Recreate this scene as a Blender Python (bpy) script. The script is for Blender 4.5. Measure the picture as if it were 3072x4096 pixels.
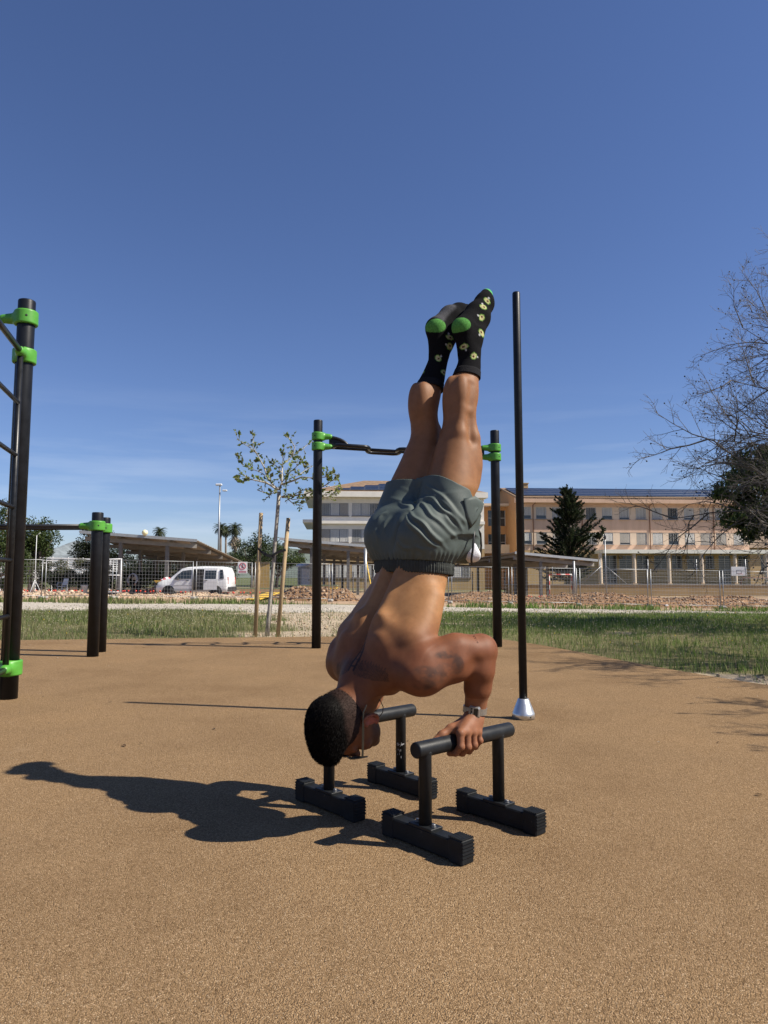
import bpy, bmesh, math, random
import numpy as np
from mathutils import Vector, Matrix

for o in list(bpy.data.objects): bpy.data.objects.remove(o)
R = math.radians
SC = bpy.context.scene
COL = SC.collection

# ------------------------------------------------------------------ camera
cam_d = bpy.data.cameras.new('camera'); cam = bpy.data.objects.new('camera', cam_d); COL.objects.link(cam)
cam.location = (0, 0, 0.88)
cam.rotation_euler = (R(90) + math.atan(65 / 710.0), 0, 0)
cam_d.sensor_fit = 'HORIZONTAL'; cam_d.sensor_width = 36.0
cam_d.lens = 36.0 * 710.0 / 768.0
cam_d.clip_start = 0.05; cam_d.clip_end = 20000
SC.camera = cam

# ------------------------------------------------------------------ light
SUN_DIR = Vector((2.683, -0.576, 2.75)).normalized()          # towards the sun
W = bpy.data.worlds.new('World'); SC.world = W; W.use_nodes = True
wn, wl = W.node_tree.nodes, W.node_tree.links
wn.clear()
sky = wn.new('ShaderNodeTexSky'); sky.sky_type = 'NISHITA'; sky.sun_disc = False
sky.sun_elevation = math.asin(SUN_DIR.z)
sky.sun_rotation = math.atan2(SUN_DIR.x, SUN_DIR.y)
sky.altitude = 50; sky.air_density = 1.0; sky.dust_density = 0.1; sky.ozone_density = 1.5
bg = wn.new('ShaderNodeBackground'); bg.inputs[1].default_value = 0.053
wo = wn.new('ShaderNodeOutputWorld')
# thin high cirrus near the horizon
tc = wn.new('ShaderNodeTexCoord'); mp = wn.new('ShaderNodeMapping')
mp.inputs['Scale'].default_value = (1.6, 1.6, 16.0)
nz = wn.new('ShaderNodeTexNoise'); nz.inputs['Scale'].default_value = 2.2; nz.inputs['Detail'].default_value = 6; nz.inputs['Roughness'].default_value = 0.55
rp = wn.new('ShaderNodeValToRGB'); rp.color_ramp.elements[0].position = 0.46; rp.color_ramp.elements[1].position = 0.8
sx = wn.new('ShaderNodeSeparateXYZ'); ev = wn.new('ShaderNodeMapRange')
ev.inputs['From Min'].default_value = 0.26; ev.inputs['From Max'].default_value = 0.06
ev.inputs['To Min'].default_value = 0.0; ev.inputs['To Max'].default_value = 0.42
mu = wn.new('ShaderNodeMath'); mu.operation = 'MULTIPLY'
mixc = wn.new('ShaderNodeMixRGB'); mixc.inputs[2].default_value = (9.5, 10.5, 12.0, 1)
wl.new(tc.outputs['Generated'], mp.inputs[0]); wl.new(mp.outputs[0], nz.inputs[0]); wl.new(nz.outputs[0], rp.inputs[0])
wl.new(tc.outputs['Generated'], sx.inputs[0]); wl.new(sx.outputs[2], ev.inputs[0])
wl.new(rp.outputs[0], mu.inputs[0]); wl.new(ev.outputs[0], mu.inputs[1]); wl.new(mu.outputs[0], mixc.inputs[0])
wbal = wn.new('ShaderNodeMixRGB'); wbal.blend_type = 'MULTIPLY'; wbal.inputs[0].default_value = 1; wbal.inputs[2].default_value = (0.90, 1.0, 1.36, 1)   # daylight white balance
wl.new(sky.outputs[0], wbal.inputs[1]); wl.new(wbal.outputs[0], mixc.inputs[1]); wl.new(mixc.outputs[0], bg.inputs[0]); wl.new(bg.outputs[0], wo.inputs[0])

sd = bpy.data.lights.new('sun', 'SUN'); sd.energy = 5.0; sd.angle = R(0.53); sd.color = (1.0, 0.925, 0.80)
so = bpy.data.objects.new('sun', sd); COL.objects.link(so)
so.rotation_euler = SUN_DIR.to_track_quat('Z', 'Y').to_euler(); so.location = (30, -8, 40)
SC.view_settings.view_transform = 'Standard'; SC.view_settings.look = 'None'
SC.view_settings.exposure = 0.64; SC.view_settings.gamma = 1.0
SC.render.engine = 'CYCLES'
SC.cycles.max_bounces = 6; SC.cycles.diffuse_bounces = 3; SC.cycles.transparent_max_bounces = 8

# ------------------------------------------------------------------ helpers: materials
def ramp(nt, stops):
    r = nt.nodes.new('ShaderNodeValToRGB'); e = r.color_ramp.elements
    while len(e) < len(stops): e.new(0.5)
    for k, (p, c) in enumerate(stops):
        e[k].position = p; e[k].color = (*c, 1)
    return r

def mat(name, color, rough=0.6, metal=0.0, var=0.12, vscale=6.0, bump=0.0, bscale=60.0, spec=0.5, coords='Object',
        color2=None, detail=5.0, stretch=None, scuff=None):
    """Principled material whose colour and roughness drift with noise and whose surface has fine noise relief."""
    m = bpy.data.materials.new(name); m.use_nodes = True
    nt = m.node_tree; N, Lk = nt.nodes, nt.links
    p = N['Principled BSDF']
    p.inputs['Roughness'].default_value = rough; p.inputs['Metallic'].default_value = metal
    p.inputs['Specular IOR Level'].default_value = spec
    t = N.new('ShaderNodeTexCoord'); src = t.outputs[coords]
    if stretch:
        mpn = N.new('ShaderNodeMapping'); mpn.inputs['Scale'].default_value = stretch
        Lk.new(src, mpn.inputs[0]); src = mpn.outputs[0]
    n = N.new('ShaderNodeTexNoise'); n.inputs['Scale'].default_value = vscale; n.inputs['Detail'].default_value = detail
    n.inputs['Roughness'].default_value = 0.6
    Lk.new(src, n.inputs[0])
    c = color
    lo = tuple(max(0, v * (1 - var)) for v in c); hi = tuple(min(1, v * (1 + var)) for v in (color2 or c))
    r = ramp(nt, [(0.3, lo), (0.7, hi)])
    Lk.new(n.outputs[0], r.inputs[0]); Lk.new(r.outputs[0], p.inputs['Base Color'])
    if scuff:                                                    # small worn or dusty marks: (colour, amount, scale)
        ns = N.new('ShaderNodeTexNoise'); ns.inputs['Scale'].default_value = scuff[2]; ns.inputs['Detail'].default_value = 10; ns.inputs['Roughness'].default_value = 0.78
        Lk.new(t.outputs[coords], ns.inputs[0]); rs_ = ramp(nt, [(1 - scuff[1] - .05, (0, 0, 0)), (1 - scuff[1] + .05, (1, 1, 1))]); Lk.new(ns.outputs[0], rs_.inputs[0])
        mxs = N.new('ShaderNodeMixRGB'); mxs.inputs[2].default_value = (*scuff[0], 1); Lk.new(rs_.outputs[0], mxs.inputs[0]); Lk.new(r.outputs[0], mxs.inputs[1]); Lk.new(mxs.outputs[0], p.inputs['Base Color'])
    mr = N.new('ShaderNodeMapRange'); mr.inputs['To Min'].default_value = max(0.02, rough - 0.1); mr.inputs['To Max'].default_value = min(1, rough + 0.1)
    Lk.new(n.outputs[0], mr.inputs[0]); Lk.new(mr.outputs[0], p.inputs['Roughness'])
    if bump:
        b = N.new('ShaderNodeBump'); b.inputs['Strength'].default_value = bump; b.inputs['Distance'].default_value = 0.01
        n2 = N.new('ShaderNodeTexNoise'); n2.inputs['Scale'].default_value = bscale; n2.inputs['Detail'].default_value = 4
        Lk.new(src, n2.inputs[0]); Lk.new(n2.outputs[0], b.inputs['Height']); Lk.new(b.outputs[0], p.inputs['Normal'])
    return m

# ------------------------------------------------------------------ helpers: meshes
def link(o, parent=None):
    COL.objects.link(o)
    if parent is not None: o.parent = parent
    return o

def mesh_np(name, verts, faces, smooth=False):
    """verts (n,3) array, faces (m,3) or (m,4) array -> mesh"""
    me = bpy.data.meshes.new(name)
    verts = np.asarray(verts, np.float32); faces = np.asarray(faces, np.int32)
    k = faces.shape[1]
    me.vertices.add(len(verts)); me.vertices.foreach_set('co', verts.ravel())
    me.loops.add(faces.size); me.loops.foreach_set('vertex_index', faces.ravel())
    me.polygons.add(len(faces)); me.polygons.foreach_set('loop_start', np.arange(0, faces.size, k, dtype=np.int32))
    me.update(calc_edges=True)
    if smooth: me.polygons.foreach_set('use_smooth', np.ones(len(faces), bool))
    me.validate(); me.update()
    return me

class MB:
    """collects simple solids, then builds ONE mesh object"""
    def __init__(s): s.v = []; s.f = []; s.sm = []
    def add(s, vs, fs, smooth=False):
        o = len(s.v); s.v += [tuple(v) for v in vs]
        for f in fs: s.f.append(tuple(i + o for i in f)); s.sm.append(smooth)
        return s
    def box(s, c, d, rot=None):
        hx, hy, hz = d[0] / 2, d[1] / 2, d[2] / 2
        vs = [Vector((x, y, z)) for x in (-hx, hx) for y in (-hy, hy) for z in (-hz, hz)]
        if rot is not None: vs = [rot @ v for v in vs]
        c = Vector(c)
        return s.add([v + c for v in vs], [(0, 1, 3, 2), (4, 6, 7, 5), (0, 4, 5, 1), (2, 3, 7, 6), (0, 2, 6, 4), (1, 5, 7, 3)])
    def bb(s, x0, x1, y0, y1, z0, z1):
        return s.box(((x0 + x1) / 2, (y0 + y1) / 2, (z0 + z1) / 2), (x1 - x0, y1 - y0, z1 - z0))
    def bevbox(s, c, d, bev, rot=None):
        """box with chamfered vertical and horizontal edges"""
        hx, hy, hz = d[0] / 2, d[1] / 2, d[2] / 2
        vs = []; ring = lambda ix, iy, z: [(ix - bev, -iy, z), (ix, -iy + bev, z), (ix, iy - bev, z), (ix - bev, iy, z), (-ix + bev, iy, z), (-ix, iy - bev, z), (-ix, -iy + bev, z), (-ix + bev, -iy, z)]
        rs = [ring(hx - bev, hy - bev, -hz), ring(hx, hy, -hz + bev), ring(hx, hy, hz - bev), ring(hx - bev, hy - bev, hz)]
        for r_ in rs: vs += [Vector(v) for v in r_]
        fs = []
        for k in range(3):
            for j in range(8): fs.append((k * 8 + j, k * 8 + (j + 1) % 8, k * 8 + 8 + (j + 1) % 8, k * 8 + 8 + j))
        fs += [tuple(range(7, -1, -1)), tuple(range(24, 32))]
        if rot is not None: vs = [rot @ v for v in vs]
        c = Vector(c)
        return s.add([v + c for v in vs], fs)
    def tube(s, pts, rad, n=12, cap=True, smooth=True, up=None):
        """round tube along a polyline; rad is one radius or a list"""
        pts = [Vector(p) for p in pts]; m = len(pts)
        rads = rad if isinstance(rad, (list, tuple)) else [rad] * m
        vs = []; fs = []; prev = None
        for i, p in enumerate(pts):
            t = (pts[min(i + 1, m - 1)] - pts[max(i - 1, 0)]).normalized()
            if prev is None:
                a = Vector((0, 0, 1)) if abs(t.z) < 0.9 else Vector((1, 0, 0))
                u = t.cross(a).normalized()
            else:
                u = (prev - t * prev.dot(t)).normalized()
            prev = u; w = t.cross(u)
            for j in range(n):
                q = 2 * math.pi * j / n
                vs.append(p + (u * math.cos(q) + w * math.sin(q)) * rads[i])
        for i in range(m - 1):
            for j in range(n):
                fs.append((i * n + j, i * n + (j + 1) % n, (i + 1) * n + (j + 1) % n, (i + 1) * n + j))
        s.add(vs, fs, smooth)
        if cap:
            o = len(s.v) - len(vs)
            s.f.append(tuple(o + j for j in range(n - 1, -1, -1))); s.sm.append(False)
            s.f.append(tuple(o + (m - 1) * n + j for j in range(n))); s.sm.append(False)
        return s
    def lathe(s, prof, c=(0, 0, 0), n=24, axis=None, smooth=True):
        """prof: list of (radius, height); axis: optional Vector direction"""
        c = Vector(c); q = Vector((0, 0, 1)).rotation_difference(Vector(axis)) if axis is not None else None
        vs = []; fs = []
        for (r_, h) in prof:
            for j in range(n):
                a = 2 * math.pi * j / n; v = Vector((r_ * math.cos(a), r_ * math.sin(a), h))
                vs.append((q @ v if q else v) + c)
        for i in range(len(prof) - 1):
            for j in range(n):
                fs.append((i * n + j, i * n + (j + 1) % n, (i + 1) * n + (j + 1) % n, (i + 1) * n + j))
        o = len(s.v); s.add(vs, fs, smooth)
        if prof[0][0] > 1e-4: s.f.append(tuple(o + j for j in range(n - 1, -1, -1))); s.sm.append(False)
        if prof[-1][0] > 1e-4: s.f.append(tuple(o + (len(prof) - 1) * n + j for j in range(n))); s.sm.append(False)
        return s
    def prism(s, poly, h0, h1, plane='xy'):
        """extrude a 2-D outline between h0 and h1"""
        n = len(poly)
        def mk(p, h): return {'xy': (p[0], p[1], h), 'xz': (p[0], h, p[1]), 'yz': (h, p[0], p[1])}[plane]
        vs = [mk(p, h0) for p in poly] + [mk(p, h1) for p in poly]
        fs = [tuple(range(n - 1, -1, -1)), tuple(range(n, 2 * n))] + [(j, (j + 1) % n, n + (j + 1) % n, n + j) for j in range(n)]
        return s.add(vs, fs)
    def sphere(s, c, r, n=16, m=10):
        rx, ry, rz = r if isinstance(r, (tuple, list)) else (r, r, r)
        vs = [(c[0], c[1], c[2] - rz)]; fs = []
        for i in range(1, m):
            t = math.pi * i / m - math.pi / 2
            for j in range(n):
                a = 2 * math.pi * j / n
                vs.append((c[0] + rx * math.cos(t) * math.cos(a), c[1] + ry * math.cos(t) * math.sin(a), c[2] + rz * math.sin(t)))
        vs.append((c[0], c[1], c[2] + rz)); top = len(vs) - 1
        for j in range(n): fs.append((0, 1 + (j + 1) % n, 1 + j))
        for i in range(m - 2):
            for j in range(n):
                a = 1 + i * n; fs.append((a + j, a + (j + 1) % n, a + n + (j + 1) % n, a + n + j))
        a = 1 + (m - 2) * n
        for j in range(n): fs.append((a + j, a + (j + 1) % n, top))
        return s.add(vs, fs, True)
    def mesh(s, name):
        me = bpy.data.meshes.new(name); me.from_pydata(s.v, [], s.f)
        me.polygons.foreach_set('use_smooth', s.sm); me.update()
        bm = bmesh.new(); bm.from_mesh(me); bmesh.ops.recalc_face_normals(bm, faces=bm.faces); bm.to_mesh(me); bm.free()
        return me
    def build(s, name, m, parent=None):
        me = s.mesh(name); me.materials.append(m)
        return link(bpy.data.objects.new(name, me), parent)

def tag(o, label=None, cat=None, group=None, kind=None):
    if label: o['label'] = label
    if cat: o['category'] = cat
    if group: o['group'] = group
    if kind: o['kind'] = kind
    return o

def thing(name, label, cat, loc=(0, 0, 0), rz=0.0, group=None):
    o = bpy.data.objects.new(name, None); o.empty_display_size = 0.1
    link(o); o.location = loc; o.rotation_euler = (0, 0, rz)
    return tag(o, label, cat, group)

def kids(o): return [c for c in COL.objects if c.parent == o]

def dup(root, loc, rz=None, label=None, group=None, scale=None):
    """copy a thing, its parts and their sub-parts (mesh data shared)"""
    r = root.copy(); COL.objects.link(r); r.location = loc
    if rz is not None: r.rotation_euler = (0, 0, rz)
    if scale is not None: r.scale = (scale,) * 3
    if label: r['label'] = label
    if group: r['group'] = group
    for ch in kids(root):
        c = ch.copy(); COL.objects.link(c); c.parent = r
        for g in kids(ch):
            d = g.copy(); COL.objects.link(d); d.parent = c
    return r

def attr_mat(name, attr, rough, bump, bscale, spec=0.3, sheen=0.0, nvar=0.12, nscale=40):
    m = bpy.data.materials.new(name); m.use_nodes = True
    nt = m.node_tree; N, Lk = nt.nodes, nt.links; p = N['Principled BSDF']
    a = N.new('ShaderNodeAttribute'); a.attribute_name = attr
    t = N.new('ShaderNodeTexCoord'); n = N.new('ShaderNodeTexNoise'); n.inputs['Scale'].default_value = nscale; n.inputs['Detail'].default_value = 5
    Lk.new(t.outputs['Object'], n.inputs[0])
    mx = N.new('ShaderNodeMixRGB'); mx.blend_type = 'MULTIPLY'; mx.inputs[0].default_value = 1
    r = ramp(nt, [(0.3, (1 - nvar,) * 3), (0.7, (1 + nvar,) * 3)])
    Lk.new(n.outputs[0], r.inputs[0]); Lk.new(a.outputs['Color'], mx.inputs[1]); Lk.new(r.outputs[0], mx.inputs[2]); Lk.new(mx.outputs[0], p.inputs['Base Color'])
    p.inputs['Roughness'].default_value = rough; p.inputs['Specular IOR Level'].default_value = spec
    p.inputs['Sheen Weight'].default_value = sheen
    n2 = N.new('ShaderNodeTexNoise'); n2.inputs['Scale'].default_value = bscale; n2.inputs['Detail'].default_value = 3
    b = N.new('ShaderNodeBump'); b.inputs['Strength'].default_value = bump; b.inputs['Distance'].default_value = 0.003
    Lk.new(t.outputs['Object'], n2.inputs[0]); Lk.new(n2.outputs[0], b.inputs['Height']); Lk.new(b.outputs[0], p.inputs['Normal'])
    return m
def set_col(me, name, C):
    a = me.attributes.new(name, 'FLOAT_COLOR', 'POINT')
    C4 = np.ones((len(C), 4), np.float32); C4[:, :3] = C; a.data.foreach_set('color', C4.ravel())
def sstep(x, a, b):
    t = np.clip((x - a) / (b - a), 0, 1); return t * t * (3 - 2 * t)

MAN = (0.103, 2.725, 0.0); MAN_RZ = math.atan2(.667, .745)    # where the athlete stands and which way the bars run
# ------------------------------------------------------------------ smooth solids: distance field on a grid, surfaced with surface nets
class Field:
    def __init__(s, lo, hi, h):
        s.lo = np.array(lo, np.float32); s.h = h
        s.n = np.ceil((np.array(hi) - np.array(lo)) / h).astype(int) + 1
        s.D = np.full(s.n, 0.2, np.float32)
        s.ax = [s.lo[i] + h * np.arange(s.n[i], dtype=np.float32) for i in range(3)]
    def sub(s, lo, hi):
        a = np.clip(np.floor((np.array(lo) - s.lo) / s.h).astype(int), 0, s.n - 1)
        b = np.clip(np.ceil((np.array(hi) - s.lo) / s.h).astype(int) + 1, 1, s.n)
        sl = tuple(slice(a[i], max(b[i], a[i] + 1)) for i in range(3))
        x, y, z = np.meshgrid(*[s.ax[i][sl[i]] for i in range(3)], indexing='ij', sparse=True)
        return sl, x, y, z
    def join(s, sl, d, k, op='u'):
        a = s.D[sl]
        if op == 'u':
            h = np.maximum(k - np.abs(a - d), 0) / k; s.D[sl] = np.minimum(a, d) - h * h * k * 0.25
        else:
            d = -d; h = np.maximum(k - np.abs(a - d), 0) / k; s.D[sl] = np.maximum(a, d) + h * h * k * 0.25
    def cone(s, p, q, r1, r2, k=0.02, op='u', pad=0.04):
        p = np.array(p, np.float32); q = np.array(q, np.float32); m = max(r1, r2) + k + pad
        sl, x, y, z = s.sub(np.minimum(p, q) - m, np.maximum(p, q) + m)
        e = q - p; L2 = float(e @ e) + 1e-9
        t = np.clip(((x - p[0]) * e[0] + (y - p[1]) * e[1] + (z - p[2]) * e[2]) / L2, 0, 1)
        d = np.sqrt((x - p[0] - t * e[0]) ** 2 + (y - p[1] - t * e[1]) ** 2 + (z - p[2] - t * e[2]) ** 2) - (r1 + (r2 - r1) * t)
        s.join(sl, d, k, op)
    def chain(s, pts, k=0.02):
        for a, b in zip(pts[:-1], pts[1:]): s.cone(a[:3], b[:3], a[3], b[3], k)
    def ell(s, c, r, k=0.02, op='u', rot=None, pad=0.04):
        m = max(r) + k + pad; c = np.array(c, np.float32)
        sl, x, y, z = s.sub(c - m, c + m)
        x, y, z = x - c[0], y - c[1], z - c[2]
        if rot is not None:
            Mx = np.array(rot.transposed())
            x, y, z = (Mx[0][0] * x + Mx[0][1] * y + Mx[0][2] * z, Mx[1][0] * x + Mx[1][1] * y + Mx[1][2] * z, Mx[2][0] * x + Mx[2][1] * y + Mx[2][2] * z)
        k0 = np.sqrt((x / r[0]) ** 2 + (y / r[1]) ** 2 + (z / r[2]) ** 2)
        k1 = np.sqrt((x / r[0] ** 2) ** 2 + (y / r[1] ** 2) ** 2 + (z / r[2] ** 2) ** 2) + 1e-6
        s.join(sl, (k0 * (k0 - 1) / k1).astype(np.float32), k, op)
    def loft(s, tab, k=0.02, e=2.3, pad=0.05, grow=0.0, bulge=None):
        """tab rows (z, cx, cy, a, w): stack of super-ellipses"""
        T = np.array(sorted(tab), np.float32); m = T[:, 3:5].max() + pad
        lo = (T[:, 1].min() - m, T[:, 2].min() - m, T[0, 0] - 0.03); hi = (T[:, 1].max() + m, T[:, 2].max() + m, T[-1, 0] + 0.03)
        sl, x, y, z = s.sub(lo, hi)
        zz = z.ravel()
        def ip(col):  # smooth interpolation
            return np.interp(zz, T[:, 0], T[:, col])
        ker = np.ones(9) / 9
        def sm(v): return np.convolve(np.pad(v, 4, mode='edge'), ker, mode='valid') if len(v) > 12 else v
        cx, cy, a, w = [sm(ip(c)).reshape(1, 1, -1).astype(np.float32) for c in (1, 2, 3, 4)]
        a = a + grow; w = w + grow
        u = np.abs(x - cx) / a; v = np.abs(y - cy) / w
        g = (u ** e + v ** e) ** (1 / e)
        d = (g - 1) * np.minimum(a, w)
        if bulge is not None: d = d + bulge(x, y, z, cx, cy)
        d = np.maximum(d, np.maximum(T[0, 0] - z, z - T[-1, 0]))
        s.join(sl, d.astype(np.float32), k)
    def nets(s):
        D = s.D; n = D.shape
        sg = D < 0
        c = np.zeros(tuple(i - 1 for i in n), np.int8)
        for dx in (0, 1):
            for dy in (0, 1):
                for dz in (0, 1): c += sg[dx:n[0] - 1 + dx, dy:n[1] - 1 + dy, dz:n[2] - 1 + dz]
        act = (c > 0) & (c < 8); I = np.argwhere(act); del c
        idx = np.full(act.shape, -1, np.int32); idx[act] = np.arange(len(I))
        P = np.zeros((len(I), 3), np.float32); W_ = np.zeros(len(I), np.float32)
        cor = np.array([(x, y, z) for x in (0, 1) for y in (0, 1) for z in (0, 1)])
        V = np.stack([D[I[:, 0] + a, I[:, 1] + b, I[:, 2] + c_] for a, b, c_ in cor], 1)
        for i in range(8):
            for j in range(i + 1, 8):
                if np.abs(cor[i] - cor[j]).sum() == 1:
                    m = (V[:, i] < 0) != (V[:, j] < 0)
                    t = V[m, i] / (V[m, i] - V[m, j])
                    P[m] += cor[i] + t[:, None] * (cor[j] - cor[i]); W_[m] += 1
        P = (P / W_[:, None] + I) * s.h + s.lo
        Q = []
        for ax in range(3):
            a, b = (ax + 1) % 3, (ax + 2) % 3
            s0 = [slice(None)] * 3; s1 = [slice(None)] * 3; s0[ax] = slice(0, -1); s1[ax] = slice(1, None)
            A = sg[tuple(s0)]; B = sg[tuple(s1)]
            E_ = np.argwhere(A != B)
            ok = (E_[:, a] > 0) & (E_[:, b] > 0) & (E_[:, a] < n[a] - 1) & (E_[:, b] < n[b] - 1)
            E_ = E_[ok]
            ins = A[E_[:, 0], E_[:, 1], E_[:, 2]]
            def cell(da, db):
                q = E_.copy(); q[:, a] -= da; q[:, b] -= db
                return idx[q[:, 0], q[:, 1], q[:, 2]]
            q = np.stack([cell(1, 1), cell(0, 1), cell(0, 0), cell(1, 0)], 1)
            q[~ins] = q[~ins][:, ::-1]; Q.append(q)
        return P, np.concatenate(Q)

def mixc3(C, w, col):
    w = np.clip(w, 0, 1)[:, None]; return C * (1 - w) + np.array(col, np.float32) * w
# ------------------------------------------------------------------ where things stand
EYE = Vector((0, 0, 0.88)); PITCH = math.atan(65 / 710.0)
def _ray(sx, sy):
    """direction of a point of the photograph, given on a 1659-wide copy of it"""
    u = (sx * 768 / 1659 - 384) / 710; v = -(sy * 768 / 1659 - 512) / 710
    return Vector((u, math.cos(PITCH) - math.sin(PITCH) * v, math.sin(PITCH) + math.cos(PITCH) * v))
def at(sx, sy, Y):
    r = _ray(sx, sy); return EYE + r * (Y / r.y)
def on_plane(sx, sy, p0, n):
    r = _ray(sx, sy); n = Vector(n); return EYE + r * ((Vector(p0) - EYE).dot(n) / r.dot(n))
def ss1(x, a, b):
    t = min(1, max(0, (x - a) / (b - a))); return t * t * (3 - 2 * t)
def zg(x, y):
    """height of the terrain: level round the pad, falling gently to the building site"""
    return -ss1(y, 11, 37) * min(.85, max(.22, .30 + .0175 * (x + 10)))
def zg_np(x, y):
    t = np.clip((y - 11) / 26, 0, 1); t = t * t * (3 - 2 * t)
    return -t * np.clip(.30 + .0175 * (x + 10), .22, .85)
def vnoise(x, y, s, seed=0):
    """cheap smooth value noise, 0..1"""
    x = np.asarray(x) / s; y = np.asarray(y) / s
    xi = np.floor(x).astype(np.int64); yi = np.floor(y).astype(np.int64); fx = x - xi; fy = y - yi
    fx = fx * fx * (3 - 2 * fx); fy = fy * fy * (3 - 2 * fy)
    def hsh(a, b):
        h = (a * 374761393 + b * 668265263 + seed * 1442695041) & 0x7fffffff
        h = ((h ^ (h >> 13)) * 1274126177) & 0x7fffffff
        return ((h ^ (h >> 16)) & 0xffff) / 65535.0
    return (hsh(xi, yi) * (1 - fx) + hsh(xi + 1, yi) * fx) * (1 - fy) + (hsh(xi, yi + 1) * (1 - fx) + hsh(xi + 1, yi + 1) * fx) * fy
def fbm(x, y, s, o=4, seed=0):
    v = 0; a = .5; t = 0
    for k in range(o): v = v + a * vnoise(x, y, s / 2 ** k, seed + k); t += a; a *= .5
    return v / t
# ================================================================== ground
def rubber_mat():
    m = bpy.data.materials.new('rubber_granules'); m.use_nodes = True
    nt = m.node_tree; N, Lk = nt.nodes, nt.links; p = N['Principled BSDF']
    t = N.new('ShaderNodeTexCoord'); src = t.outputs['Object']
    v = N.new('ShaderNodeTexVoronoi'); v.inputs['Scale'].default_value = 290; Lk.new(src, v.inputs['Vector'])
    v2 = N.new('ShaderNodeTexVoronoi'); v2.inputs['Scale'].default_value = 95; Lk.new(src, v2.inputs['Vector'])
    n = N.new('ShaderNodeTexNoise'); n.inputs['Scale'].default_value = .8; n.inputs['Detail'].default_value = 8; n.inputs['Roughness'].default_value = .65; Lk.new(src, n.inputs[0])
    # each granule its own tone
    sep = N.new('ShaderNodeSeparateColor'); Lk.new(v.outputs['Color'], sep.inputs[0])
    r = ramp(nt, [(0.0, (.12, .071, .034)), (0.15, (.196, .124, .064)), (0.6, (.256, .165, .087)), (0.92, (.325, .219, .122)), (1.0, (.42, .305, .19))])
    Lk.new(sep.outputs[0], r.inputs[0])
    # dark binder gaps between granules
    gap = N.new('ShaderNodeMapRange'); gap.inputs['From Min'].default_value = .0022 * 290; gap.inputs['From Max'].default_value = .0037 * 290; gap.inputs['To Min'].default_value = 1; gap.inputs['To Max'].default_value = .62
    Lk.new(v.outputs['Distance'], gap.inputs[0])
    mx = N.new('ShaderNodeMixRGB'); mx.blend_type = 'MULTIPLY'; mx.inputs[0].default_value = 1; Lk.new(r.outputs[0], mx.inputs[1]); Lk.new(gap.outputs[0], mx.inputs[2])
    # broad wear: scuffed pale and dirtier brown areas
    r2 = ramp(nt, [(0.28, (.78, .75, .72)), (0.50, (1.0, 1.0, 1.0)), (0.75, (1.16, 1.15, 1.12))]); Lk.new(n.outputs[0], r2.inputs[0])
    mx2 = N.new('ShaderNodeMixRGB'); mx2.blend_type = 'MULTIPLY'; mx2.inputs[0].default_value = 1; Lk.new(mx.outputs[0], mx2.inputs[1]); Lk.new(r2.outputs[0], mx2.inputs[2])
    # a few pale scuffs
    n3 = N.new('ShaderNodeTexNoise'); n3.inputs['Scale'].default_value = 2.3; n3.inputs['Detail'].default_value = 9; n3.inputs['Roughness'].default_value = .75; Lk.new(src, n3.inputs[0])
    r3 = ramp(nt, [(0.62, (0, 0, 0)), (0.82, (.8, .8, .8))]); Lk.new(n3.outputs[0], r3.inputs[0])
    mx3 = N.new('ShaderNodeMixRGB'); Lk.new(r3.outputs[0], mx3.inputs[0]); Lk.new(mx2.outputs[0], mx3.inputs[1]); mx3.inputs[2].default_value = (.36, .265, .165, 1)
    Lk.new(mx3.outputs[0], p.inputs['Base Color'])
    p.inputs['Roughness'].default_value = .9; p.inputs['Specular IOR Level'].default_value = .06
    a = N.new('ShaderNodeMath'); a.operation = 'MULTIPLY_ADD'; a.inputs[1].default_value = .5; Lk.new(v2.outputs['Distance'], a.inputs[0]); Lk.new(v.outputs['Distance'], a.inputs[2])
    b = N.new('ShaderNodeBump'); b.invert = True; b.inputs['Strength'].default_value = .75; b.inputs['Distance'].default_value = .005
    Lk.new(a.outputs[0], b.inputs['Height']); Lk.new(b.outputs[0], p.inputs['Normal'])
    return m

PAD_RIM = [(-14, 9.2), (-9, 9.7), (-5.37, 10.04), (-3, 10.38), (-.9, 10.66), (.5, 10.64), (1.25, 10.5), (1.62, 10.25), (1.80, 9.95), (2.02, 9.4), (2.30, 8.5), (2.645, 7.22), (3.14, 5.9), (3.75, 4.7), (4.9, 3.3), (6.6, 2.0), (9, .8), (12, 0)]
def catmull(pts, n=8):
    P = [Vector((*p, 0)) for p in pts]; out = []
    for i in range(len(P) - 1):
        a, b, c, d = P[max(i - 1, 0)], P[i], P[i + 1], P[min(i + 2, len(P) - 1)]
        for k in range(n):
            t = k / n
            out.append(.5 * ((2 * b) + (c - a) * t + (2 * a - 5 * b + 4 * c - d) * t * t + (3 * b - a - 3 * c + d) * t ** 3))
    out.append(P[-1]); return [(v.x, v.y) for v in out]
RIM = catmull(PAD_RIM)
poly = RIM + [(12, -8), (-14, -8)]
mb = MB(); mb.prism(poly, -.12, 0.0)
pad = mb.build('rubber_pavement', rubber_mat()); tag(pad, kind='structure')
me_k = MB()
for i in range(len(RIM) - 1):                                          # thin concrete edging strip sunk beside the pad
    a, b = Vector((*RIM[i], 0)), Vector((*RIM[i + 1], 0)); t = (b - a).normalized(); nn = Vector((-t.y, t.x, 0))
    q = [a + nn * .002, b + nn * .002, b + nn * .05, a + nn * .05]
    me_k.add([(v.x, v.y, -.012) for v in q] + [(v.x, v.y, -.12) for v in q], [(0, 1, 2, 3), (4, 7, 6, 5), (0, 4, 5, 1), (1, 5, 6, 2), (2, 6, 7, 3), (3, 7, 4, 0)])
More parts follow.
